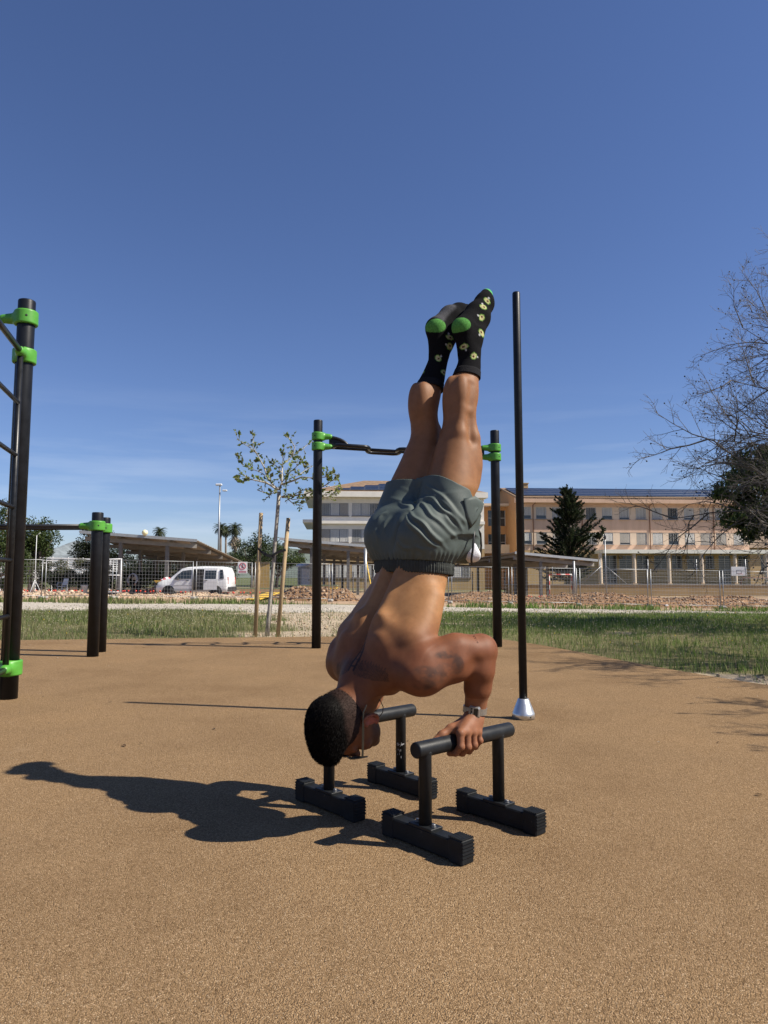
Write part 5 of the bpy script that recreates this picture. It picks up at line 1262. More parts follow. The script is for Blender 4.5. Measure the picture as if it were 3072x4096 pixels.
# far hills and mountain
def ridge(name, pts, Y, depth, col, seed):
    rs = np.random.RandomState(seed); xs = np.linspace(pts[0][0], pts[-1][0], 160); hs = np.interp(xs, [p[0] for p in pts], [p[1] for p in pts])
    X = np.array([at(x, 1246, Y).x for x in xs]); Zt = np.array([at(x, h, Y).z for x, h in zip(xs, hs)])
    V = []; m = 14
    for j in range(m):
        f = j / (m - 1); yy = Y - depth + depth * f
        prof = f ** 1.3; nz_ = (fbm(X, np.full_like(X, yy), depth * .25, 5, seed) - .5) * .34 * (4 * f * (1 - f) + .15) + (fbm(X, X * 0 + j, depth * .05, 3, seed + 1) - .5) * .03
        V.append(np.stack([X * (yy / Y) ** .2, np.full_like(X, yy), -3 + (Zt + 3) * np.clip(prof + nz_ * f, 0, 1.2)], 1))
    V = np.stack(V); I = np.arange(m * 160).reshape(m, 160); Q = np.stack([I[:-1, :-1], I[:-1, 1:], I[1:, 1:], I[1:, :-1]], -1).reshape(-1, 4)
    me = mesh_np(name, V.reshape(-1, 3), Q, True); me.materials.append(mat(name + '_cover', col, .95, var=.4, vscale=.02, color2=tuple(c * 1.25 for c in col), detail=9)); tag(link(bpy.data.objects.new(name, me)), kind='structure')
ridge('mountain', [(-200, 1215), (60, 1205), (100, 1182), (118, 1185), (132, 1180), (150, 1176), (163, 1168), (172, 1170), (185, 1182), (215, 1190), (260, 1200), (330, 1215)], 3800, 1500, (.13, .15, .16), 5)  # distance haze is put into this grey-blue colour
ridge('hills', [(300, 1225), (400, 1205), (480, 1196), (505, 1190), (520, 1184), (545, 1178), (575, 1180), (605, 1183), (650, 1186), (720, 1190), (900, 1200)], 1500, 600, (.085, .105, .085), 6)
ridge('hills', [(1500, 1225), (1560, 1200), (1600, 1165), (1630, 1150), (1700, 1145), (1900, 1190)], 1300, 500, (.075, .095, .085), 7)
# ================================================================== outdoor gym equipment
M_POST = mat('post_black', (.0085, .0095, .0125), .42, var=.4, vscale=9, bump=.05, bscale=200, spec=.28, scuff=((.06, .06, .062), .31, 14))
M_BAR = mat('bar_black', (.009, .0095, .011), .36, var=.3, vscale=25, bump=.04, bscale=300, spec=.38)
M_GREEN = mat('clamp_green', (.078, .285, .036), .42, var=.10, vscale=12, bump=.03, bscale=150, spec=.4, scuff=((.12, .22, .07), .33, 18))
M_HOLE = mat('clamp_hole', (.006, .012, .005), .6)
M_ALU = mat('cast_aluminium', (.62, .63, .64), .33, metal=.85, var=.08, vscale=30, bump=.06, bscale=220)
M_GRAF = mat('paint_scribble', (.55, .56, .58), .6)

def post(parent, x, y, h, r):
    mb = MB(); mb.lathe([(r, -.05), (r, h - .012), (r * .96, h - .003), (r * .86, h)], (x, y, 0), 32); mb.build('post', M_POST, parent)

def clamp(parent, x, y, z, r, ang, arm=.115, hh=.055, ar=.036):
    """rounded two-shell collar round a post with a neck reaching out in direction ang"""
    R_ = r + .022
    F = Field((-R_ - .03, -R_ - .03, -hh - .02), (R_ + arm + .03, R_ + .03, hh + .02), .004)
    sl, X, Y, Z = F.sub((-9, -9, -9), (9, 9, 9))
    rr = np.sqrt(X ** 2 + Y ** 2)
    q1 = rr - (R_ - .012); q2 = np.abs(Z) - (hh - .012)
    d = np.minimum(np.maximum(q1, q2), 0) + np.sqrt(np.maximum(q1, 0) ** 2 + np.maximum(q2, 0) ** 2) - .012
    F.join(sl, d.astype(np.float32), .01)
    F.cone((r * .6, 0, 0), (R_ + arm * .45, 0, 0), hh * .92, ar, .03)
    F.cone((R_ + arm * .3, 0, 0), (R_ + arm * .8, 0, 0), ar, ar * .96, .012)
    sl, X, Y, Z = F.sub((-9, -9, -9), (9, 9, 9))
    F.join(sl, (np.sqrt(X ** 2 + Y ** 2) - r + 0 * Z).astype(np.float32), .004, 's')
    F.join(sl, (R_ + arm * .8 - X + 0 * Y + 0 * Z).astype(np.float32) * -1 * -1, .004, 'u') if False else None
    p, q = F.nets(); ca, sa = math.cos(ang), math.sin(ang)
    P = np.stack([x + p[:, 0] * ca - p[:, 1] * sa, y + p[:, 0] * sa + p[:, 1] * ca, z + p[:, 2]], 1)
    me = mesh_np('clamp', P, q, True); me.materials.append(M_GREEN); o = link(bpy.data.objects.new('clamp', me), parent)
    for k, (a2, dz) in enumerate(((ang + 2.1, .0), (ang + .62, .026), (ang + .62, -.026), (ang - 2.1, 0), (ang - .62, .026), (ang - .62, -.026))):
        mb = MB(); rad = R_ + .0005; c = (x + math.cos(a2) * rad, y + math.sin(a2) * rad, z + dz)
        mb.lathe([(.0085, -.004), (.0085, .0008), (.006, .0010)], c, 14, axis=(math.cos(a2), math.sin(a2), 0)); mb.build('bolt_hole', M_HOLE, o)
    return o

# --- wall-bar ladder at the left edge of the picture
t = thing('climbing_ladder', 'tall black climbing ladder with green clamps at the left edge', 'climbing frame', (0, 0, 0))
LX, LY = -2.731, 5.263
D_ = Vector((.156, -.582, 0)).normalized(); PX, PY = LX + D_.x * 1.42, LY + D_.y * 1.42
post(t, LX, LY, 2.985, .0625); post(t, PX, PY, 2.985, .0625)
az = math.atan2(D_.y, D_.x)
clamp(t, LX, LY, 2.845, .0625, math.pi - .05); clamp(t, LX, LY, 2.545, .0625, az, .09); clamp(t, LX, LY, .222, .0625, az, .09)
clamp(t, PX, PY, 2.545, .0625, az + math.pi, .09); clamp(t, PX, PY, .222, .0625, az + math.pi, .09)
def lad(s, z): return (LX + D_.x * s, LY + D_.y * s, z)
for s in (.125, 1.30):
    mb = MB(); mb.tube([lad(s, .225), lad(s, 2.585)], .0215, 16); mb.build('side_rail', M_BAR, t)
for z, r_ in ((2.55, .022), (2.16, .0165), (1.77, .0165), (1.385, .0165), (1.0, .0165), (.60, .0165), (.222, .022)):
    mb = MB(); mb.tube([lad(.06 if r_ > .02 else .125, z), lad(1.36 if r_ > .02 else 1.30, z)], r_, 16); mb.build('rung', M_BAR, t)
mb = MB(); mb.tube([(LX - .1, LY, 2.845), (LX - 1.6, LY + .05, 2.845)], .021, 16); mb.build('high_bar', M_BAR, t)
post(t, LX - 1.72, LY + .055, 2.985, .0625); clamp(t, LX - 1.72, LY + .055, 2.845, .0625, 0.03)

# --- low dip bars behind it
t = thing('dip_bars', 'pair of low black parallel dip bars on posts with green clamps', 'dip bars', (0, 0, 0))
for (x, y, h, zc, z2) in ((-3.242, 8.012, 1.608, 1.455, 1.46), (-3.350, 8.503, 1.591, 1.462, 1.462)):
    post(t, x, y, h, .0625); clamp(t, x, y, zc, .0625, math.pi)
    mb = MB(); mb.tube([(x - .12, y, zc), (x - 2.2, y + .02, zc)], .021, 16); mb.build('bar', M_BAR, t)
    post(t, x - 2.3, y + .02, h, .0625); clamp(t, x - 2.3, y + .02, zc, .0625, 0.0)

# --- pull-up bar behind the athlete
t = thing('pull_up_bar', 'tall black pull up bar with looped grips and paired green clamps', 'pull up bar', (0, 0, 0))
A, B = Vector((-.843, 8.942, 0)), Vector((1.441, 9.118, 0))
zaU, zaL, zbU, zbL = 2.666, 2.535, 2.550, 2.428
ab = (B - A).normalized(); ang = math.atan2(ab.y, ab.x)
post(t, A.x, A.y, 2.877, .058); post(t, B.x, B.y, 2.780, .058)
clamp(t, A.x, A.y, zaU, .058, ang, .09, .05); clamp(t, A.x, A.y, zaL, .058, ang, .09, .05)
clamp(t, B.x, B.y, zbU, .058, ang + math.pi, .09, .05); clamp(t, B.x, B.y, zbL, .058, ang + math.pi, .09, .05)
pn = Vector((-ab.y, ab.x, 0)); Lb = (B - A).length
def bp(s, off=0.0, dz=0.0):
    z = zaL + (zbL - zaL) * s / Lb; v = A + ab * s + pn * off; return (v.x, v.y, z + dz)
mb = MB(); mb.tube([bp(.11), bp(Lb - .11)], .0215, 18); mb.build('bar', M_BAR, t)
for s0, s1, sg in ((.20, .66, -1), (.62, 1.06, 1), (1.00, 1.44, -1), (1.38, 1.82, 1), (1.78, 2.10, -1)):         # offset grip loops, alternately front and back
    d = sg * .20; k = .06
    mb = MB(); mb.tube([bp(s0), bp(s0 + .01, d * .5), bp(s0 + .03, d * .85), bp(s0 + k + .02, d), bp(s1 - k - .02, d), bp(s1 - .03, d * .85), bp(s1 - .01, d * .5), bp(s1)], .023, 14); mb.build('grip_loop', M_BAR, t)
for e, (zu, zl) in ((0, (zaU, zaL)), (1, (zbU, zbL))):                     # curved gusset at each end
    pts = []
    sgn = 1 if e == 0 else -1; s00 = .11 if e == 0 else Lb - .11
    for k in range(9):
        a = math.pi / 2 * k / 8
        pts.append(bp(s00 + sgn * (.03 + .25 * math.sin(a)), 0, (zu - zl) * math.cos(a) if e == 0 else (zu - zl) * math.cos(a)))
    mb = MB(); mb.tube([bp(s00, 0, zu - zl)] + pts, .021, 14); g = mb.build('gusset_tube', M_BAR, t)
    mb = MB(); ring = [Vector(p) for p in pts] + [Vector(bp(s00 + sgn * .03, 0, .0))]
    n = len(ring); vs = [v + pn * .004 for v in ring] + [v - pn * .004 for v in ring]
    mb.add(vs, [tuple(range(n)), tuple(range(2 * n - 1, n - 1, -1))] + [(j, (j + 1) % n, n + (j + 1) % n, n + j) for j in range(n)]); mb.build('gusset_plate', M_POST, g)

# --- single upright pole in a silver foot
t = thing('exercise_pole', 'slim black upright pole standing in a silver cone foot', 'pole', (.872, 4.534, 0))
mb = MB(); mb.lathe([(.0255, .05), (.0255, 2.742), (.022, 2.75)], (0, 0, 0), 28); mb.build('pole', M_POST, t)
mb = MB(); mb.lathe([(.069, 0), (.0695, .034), (.067, .038), (.036, .118), (.032, .123), (.026, .124)], (0, 0, 0), 40); ft = mb.build('foot', M_ALU, t)
for a in (-1.1, 1.0, 3.1):
    mb = MB(); mb.lathe([(.0055, -.003), (.0055, .0012), (.004, .0014)], (math.cos(a) * .0693, math.sin(a) * .0693, .018), 12, axis=(math.cos(a), math.sin(a), 0)); mb.build('screw_hole', M_HOLE, ft)
# ================================================================== parallette bars
M_PAR = mat('parallette_paint', (.012, .0135, .0155), .44, var=.25, vscale=30, bump=.06, bscale=500, spec=.25, scuff=((.10, .10, .10), .30, 22))
M_FOOT = mat('rubber_foot', (.010, .0115, .0135), .55, var=.3, vscale=40, bump=.12, bscale=300, spec=.18, scuff=((.085, .075, .06), .32, 26))
M_BOLT = mat('bolt_zinc', (.22, .225, .23), .4, metal=.7)
def make_parallette(name, label, loc):
    """bar along local X, feet along local Y; origin on the ground midway between the posts"""
    t = thing(name, label, 'parallette', loc, MAN_RZ, 'pair of parallette bars')
    Z = .316
    mb = MB(); mb.lathe([(.020, -.2465), (.0235, -.246), (.0258, -.243), (.0265, -.238), (.0265, .238), (.0258, .243), (.0235, .246), (.020, .2465)], (.012, 0, Z), 32, axis=(1, 0, 0)); mb.build('bar', M_PAR, t)
    for s in (-1, 1):
        x = s * .188
        mb = MB(); mb.lathe([(.0215, .074), (.0215, Z - .022), (.025, Z - .014), (.026, Z - .004)], (x, 0, 0), 24); mb.build('post', M_PAR, t)
        mb = MB(); mb.bevbox((x, 0, .0355), (.052, .352, .063), .004); ft = mb.build('foot', M_FOOT, t)
        for e in (-1, 1):                                             # ribbed end cap
            mb = MB(); yc = e * .155
            mb.bevbox((x, yc, .0375), (.058, .058, .075), .004)
            for k in range(7): mb.box((x, yc - .026 + k * .0087, .0765), (.054, .0045, .004))
            for k in range(5): mb.box((x, e * .1852, .024 + k * .0105), (.054, .0035, .0048))
            mb.build('end_cap', M_FOOT, ft)
        mb = MB(); mb.bevbox((x, 0, .0705), (.056, .105, .009), .0015); mb.build('base_plate', M_PAR, ft)
        for e in (-1, 1):
            mb = MB(); mb.lathe([(.0095, .075), (.0095, .077), (.0068, .0772), (.0068, .0825), (.005, .084)], (x, e * .037, 0), 6, smooth=False); mb.build('bolt', M_BOLT, ft)
    return t
_L = Vector((math.sin(MAN_RZ), -math.cos(MAN_RZ), 0))
pA = Vector(MAN) + _L * .259; pB = Vector(MAN) - _L * .259
make_parallette('parallette', 'black parallette bar nearest the camera, held by the hand with the wristwatch', pA)
PAR_REAR = make_parallette('parallette', 'black parallette bar behind the head, with scuffed paint on its post', pB)

# chipped paint on the far post of the rear bar
mb = MB(); rs_ = random.Random(5)
for k in range(15):
    a = rs_.uniform(3.0, 4.4); z = rs_.gauss(.186, .003) if k < 9 else rs_.uniform(.12, .18); w = rs_.uniform(.15, .5) if k < 9 else rs_.uniform(.03, .09); h = rs_.uniform(.0008, .0022) if k < 9 else rs_.uniform(.003, .008)
    n = 4; vs = []
    for j in range(n + 1):
        b = a + w * j / n; vs += [(.188 + .0218 * math.cos(b), .0218 * math.sin(b), z - h * rs_.uniform(.4, 1)), (.188 + .0218 * math.cos(b), .0218 * math.sin(b), z + h * rs_.uniform(.4, 1))]
    mb.add(vs, [(2 * j, 2 * j + 2, 2 * j + 3, 2 * j + 1) for j in range(n)])
mb.build('chipped_paint', mat('bare_primer', (.42, .42, .43), .6), PAR_REAR)
# ------------------------------------------------------------------ clothing and worn things of the man
M_SOCK = mat('sock_rib', (.011, .011, .013), .9, var=.3, vscale=300, bump=.4, bscale=500, spec=.15)
M_SHORT = mat('shorts_cloth', (.066, .084, .078), .62, var=.10, vscale=14, bump=.10, bscale=900, spec=.35)
M_BAND = mat('waistband_cloth', (.045, .050, .046), .8, var=.2, vscale=60, bump=.3, bscale=400, spec=.2)
M_LINING = mat('pocket_lining', (.72, .73, .76), .8, var=.05, bump=.2, bscale=300)
M_ZIP = mat('zip_black', (.012, .012, .013), .5)
M_STEEL = mat('brushed_steel', (.36, .345, .32), .32, metal=.7, var=.1, vscale=200)
M_LCD = mat('watch_display', (.018, .02, .018), .25)
M_FRAME = mat('glasses_frame', (.13, .115, .07), .4)
M_LENS = mat('dark_lens', (.01, .01, .012), .08)
M_CORD = mat('necklace_cord', (.02, .015, .012), .6)

FOLDS = [
    [(0.008, -0.082, 1.224), (0.004, -0.106, 1.211), (0.005, -0.129, 1.196), (0.006, -0.163, 1.176), (0.017, -0.191, 1.146), (0.038, -0.211, 1.108), (0.067, -0.218, 1.08)],
    [(-0.016, -0.097, 1.18), (-0.013, -0.14, 1.166), (-0.016, -0.172, 1.132), (0.011, -0.197, 1.107), (0.038, -0.211, 1.075), (0.059, -0.213, 1.051)],
    [(-0.072, -0.086, 1.139), (-0.046, -0.097, 1.151), (-0.046, -0.114, 1.146), (-0.061, -0.163, 1.109), (-0.04, -0.189, 1.084), (0.001, -0.205, 1.044), (0.044, -0.205, 1.017)],
    [(-0.088, -0.082, 1.126), (-0.105, -0.12, 1.097), (-0.096, -0.158, 1.075), (-0.071, -0.184, 1.034), (-0.019, -0.201, 0.999)],
    [(-0.096, -0.07, 1.118), (-0.118, -0.11, 1.077), (-0.105, -0.155, 1.038), (-0.076, -0.177, 1.002), (-0.034, -0.192, 0.982)],
    [(0.0, -0.086, 1.204), (-0.004, -0.143, 1.177), (0.007, -0.184, 1.141), (0.026, -0.205, 1.108), (0.047, -0.214, 1.079)],
    [(-0.064, -0.188, 1.018), (-0.026, -0.197, 0.995), (0.009, -0.197, 0.971)],
    [(-0.01, -0.188, 1.107), (0.008, -0.205, 1.078), (0.038, -0.211, 1.054)],
    [(-0.092, 0.021, 1.105), (-0.109, 0.031, 1.081), (-0.122, 0.027, 1.042)],
    [(-0.084, 0.05, 1.127), (-0.095, 0.064, 1.118), (-0.109, 0.067, 1.1)],
    [(-0.0, 0.096, 1.243), (0.0, 0.051, 1.225), (0.013, 0.013, 1.209)],
    [(-0.114, -0.129, 0.986), (-0.105, -0.143, 0.984), (-0.088, -0.155, 0.973)],
    [(-0.126, 0.08, 0.992), (-0.126, 0.067, 0.975), (-0.126, 0.041, 0.97)],
    [(-0.126, 0.067, 1.061), (-0.126, 0.055, 1.043), (-0.126, 0.048, 1.017)],
    [(-0.012, -0.122, 1.174), (-0.017, -0.149, 1.151), (-0.013, -0.179, 1.12)],
    [(-0.094, -0.167, 1.05), (-0.067, -0.185, 1.018), (-0.042, -0.195, 1.002)],
    [(-0.13, -0.057, 1.013), (-0.126, -0.082, 0.987), (-0.113, -0.117, 0.983)],
    [(-0.037, 0.023, 1.163), (-0.05, -0.022, 1.15), (-0.063, -0.072, 1.141)],
]     # ridges of cloth on the shorts
SEAT_SEAM = [
    [(0.029, -0.021, 1.234), (0.021, -0.01, 1.195), (-0.063, -0.078, 1.142), (-0.092, -0.072, 1.12), (-0.113, -0.057, 1.088), (-0.122, -0.045, 1.055), (-0.126, -0.031, 1.006), (-0.126, -0.015, 0.968)],
]
YOKE_SEAM = [
    [(-0.122, 0.085, 0.971), (-0.126, -0.016, 0.976), (-0.126, -0.082, 0.987), (-0.114, -0.129, 0.987), (-0.083, -0.167, 0.985), (-0.028, -0.193, 0.98), (0.013, -0.194, 0.967)],
]

def shorts_field():
    F = Field((-.20, -.30, .86), (.36, .30, 1.34), .0042)
    F.loft([(.88, .012, 0, .114, .158), (.915, .015, 0, .117, .161), (.938, .022, 0, .125, .166), (.960, .036, 0, .150, .184), (.99, .048, 0, .164, .193), (1.03, .056, 0, .167, .194), (1.08, .064, 0, .158, .190), (1.13, .072, 0, .145, .188), (1.17, .085, 0, .11, .165)], .02, e=2.35)
    F.loft([(z, x, -l, r * 1.05, r) for z, x, l, r in [(1.04, .090, .098, .112), (1.10, .100, .100, .121), (1.16, .114, .098, .121), (1.22, .130, .094, .118), (1.30, .152, .088, .117), (1.33, .16, .088, .117)]], .035, e=2.2)
    F.loft([(z, x, -l, r * 1.04, r) for z, x, l, r in [(1.04, .045, -.098, .115), (1.10, .058, -.1, .121), (1.16, .078, -.098, .118), (1.22, .096, -.092, .112), (1.30, .118, -.084, .107), (1.33, .126, -.082, .106)]], .035, e=2.2)
    for s in (-1, 1): F.ell((-.03, s * .09, 1.04), (.098, .10, .10), .04)
    F.ell((.165, -.13, 1.0), (.05, .06, .07), .04)                                   # pocket bag pushes the cloth out
    return F

def build_shorts(root):
    F = shorts_field()
    p, q = F.nets()
    x, y, z = p.T
    # small drag wrinkles and the gathers above the waistband
    th = np.arctan2(y, x - .03)
    g = np.exp(-((z - .948) / .02) ** 2)
    r_ = np.sqrt((x - .03) ** 2 + y ** 2) + 1e-6
    rip = .0035 * g * np.sin(th * 46 + 2.2 * np.sin(th * 7)) + .0011 * np.sin(x * 40 + z * 38 + 2 * np.sin(y * 21)) * np.sin(y * 32 - z * 46 + 1.7 * np.sin(x * 25))
    def smooth_line(P_, n=6):
        P_ = [np.array(v) for v in P_]; out = []
        for i in range(len(P_) - 1):
            a, b, c, d = P_[max(i - 1, 0)], P_[i], P_[i + 1], P_[min(i + 2, len(P_) - 1)]
            for k in range(n):
                t = k / n; out.append(.5 * (2 * b + (c - a) * t + (2 * a - 5 * b + 4 * c - d) * t * t + (3 * b - a - 3 * c + d) * t ** 3))
        out.append(P_[-1]); return np.array(out)
    nv = np.zeros_like(p); fn = np.cross(p[q[:, 1]] - p[q[:, 0]], p[q[:, 2]] - p[q[:, 0]])
    for k in range(4): np.add.at(nv, q[:, k], fn)
    nv /= np.linalg.norm(nv, axis=1)[:, None] + 1e-9
    if np.mean(np.sum(nv * (p - (.05, 0, 1.05)), 1)) < 0: nv = -nv
    def line_d(poly):
        L_ = smooth_line(poly); best = np.full(len(p), 9.0); par = np.zeros(len(p)); n = len(L_) - 1
        near = (np.abs(p - (L_.min(0) + L_.max(0)) / 2) < (L_.max(0) - L_.min(0)) / 2 + .05).all(1); pp = p[near]
        bd = np.full(len(pp), 9.0); bt = np.zeros(len(pp))
        for i in range(n):
            e = L_[i + 1] - L_[i]; t = np.clip(((pp - L_[i]) @ e) / (e @ e + 1e-12), 0, 1); dd = np.linalg.norm(pp - L_[i] - t[:, None] * e, axis=1); m_ = dd < bd; bd[m_] = dd[m_]; bt[m_] = (i + t[m_]) / n
        best[near] = bd; par[near] = bt; return best, par
    fold = np.zeros(len(p))
    for k, poly in enumerate(FOLDS):
        d_, t_ = line_d(poly); A_ = (.0125 if k < 6 else .007) * np.sin(np.pi * np.clip(t_ * .9 + .06, 0, 1)) ** .7
        fold += A_ * (np.exp(-(d_ / .0085) ** 2) - .42 * np.exp(-(d_ / .022) ** 2))
    for poly in SEAT_SEAM: d_, t_ = line_d(poly); fold -= .016 * np.exp(-(d_ / .011) ** 2) * np.sin(np.pi * np.clip(t_ * .8 + .12, 0, 1))
    for poly in YOKE_SEAM: d_, t_ = line_d(poly); fold -= .0035 * np.exp(-(d_ / .004) ** 2)
    p = p.copy(); p[:, 0] += rip * (x - .03) / r_; p[:, 1] += rip * y / r_
    p += nv * fold[:, None].astype(np.float32)
    outer = np.interp(x, [0.0, .02, .035, .06, .102, .116, .132, .20, .30], [1.266, 1.264, 1.246, 1.224, 1.204, 1.165, 1.12, 1.11, 1.13])
    hem = np.where(y < 0, np.where(y < -.10, outer, 1.266 - .05 * x), 1.262 - .10 * x)
    low = .936 - .08 * x
    keep = ((z < hem) & (z > low))[q].any(1)                        # edges are cut clean, not stepped
    p[:, 2] = np.clip(p[:, 2], low, hem)
    q = q[keep]; ids, inv = np.unique(q, return_inverse=True)
    me = mesh_np('shorts', p[ids], inv.reshape(-1, 4), True)
    me.materials.append(M_SHORT); o = link(bpy.data.objects.new('shorts', me), root)
    md = o.modifiers.new('solid', 'SOLIDIFY'); md.thickness = .0035; md.offset = -1
    # elastic waistband with pleats
    n = 360; rows = []; m = 13
    for i in range(m):
        t = i / (m - 1)
        for j in range(n):
            a = 2 * math.pi * j / n; ca, sa = math.cos(a), math.sin(a)
            pl = .0026 * math.sin(j * 2 * math.pi / 4.1 + 1.2 * math.sin(j * .37)) * (1 - .55 * (abs((t * 3) % 1 - .5) < .14))
            e = 2.35; k = (abs(ca) ** e + abs(sa) ** e) ** (-1 / e)
            aa = .1175 + .005 * math.sin(math.pi * t) ** .5 + pl; ww = .1600 + .005 * math.sin(math.pi * t) ** .5 + pl
            xx = .014 + ca * k * aa; rows.append((xx, sa * k * ww, .890 + .060 * t - .08 * (xx)))
    mb = MB(); mb.add(rows, [(i * n + j, i * n + (j + 1) % n, (i + 1) * n + (j + 1) % n, (i + 1) * n + j) for i in range(m - 1) for j in range(n)], True)
    wb = mb.build('waistband', M_BAND, o); md = wb.modifiers.new('solid', 'SOLIDIFY'); md.thickness = .004; md.offset = -1
    # loose corner of cloth at the side vent
    def patch(name, pts, m_, bulge=.01, th=.003):
        pts = [Vector(v) for v in pts]; c = sum(pts, Vector()) / len(pts)
        mb = MB(); vs = []; N_ = 4
        for i in range(N_ + 1):
            for v in pts: vs.append(c.lerp(v, i / N_) + Vector((-.3, -.9, 0)) * bulge * (1 - (i / N_) ** 2))
        k = len(pts)
        mb.add(vs, [(i * k + j, i * k + (j + 1) % k, (i + 1) * k + (j + 1) % k, (i + 1) * k + j) for i in range(N_) for j in range(k)], True)
        ob = mb.build(name, m_, o); md = ob.modifiers.new('solid', 'SOLIDIFY'); md.thickness = th
        return ob
    patch('vent_flap', [(.060, -.220, 1.168), (.110, -.232, 1.180), (.160, -.222, 1.166), (.190, -.206, 1.158), (.172, -.212, 1.13), (.125, -.226, 1.09), (.095, -.222, 1.060), (.072, -.220, 1.10)], M_SHORT, .012)
    # turned-out white pocket lining with its zip
    FP = Field((.10, -.27, .86), (.34, -.03, 1.10), .004)
    FP.ell((.160, -.164, .968), (.034, .038, .030), .02); FP.ell((.156, -.164, 1.01), (.024, .030, .044), .02); FP.ell((.182, -.154, .956), (.024, .028, .018), .02)
    p2, q2 = FP.nets(); p2 = p2 + (.003 * np.sin(p2[:, 0] * 130 + p2[:, 2] * 90))[:, None] * np.array((.5, -.7, .3), np.float32)
    me = mesh_np('pocket_lining', p2, q2, True); me.materials.append(M_LINING); link(bpy.data.objects.new('pocket_lining', me), o)
    zb = MB(); zb.tube([(.150, -.196, 1.075), (.122, -.212, 1.03), (.114, -.214, .985), (.114, -.206, .945), (.130, -.194, .925)], .0042, 8)
    zb.tube([(.150, -.196, 1.075), (.186, -.190, 1.045), (.206, -.176, 1.0), (.212, -.166, .955)], .0042, 8)
    zb.build('zip', M_ZIP, o)
    return o

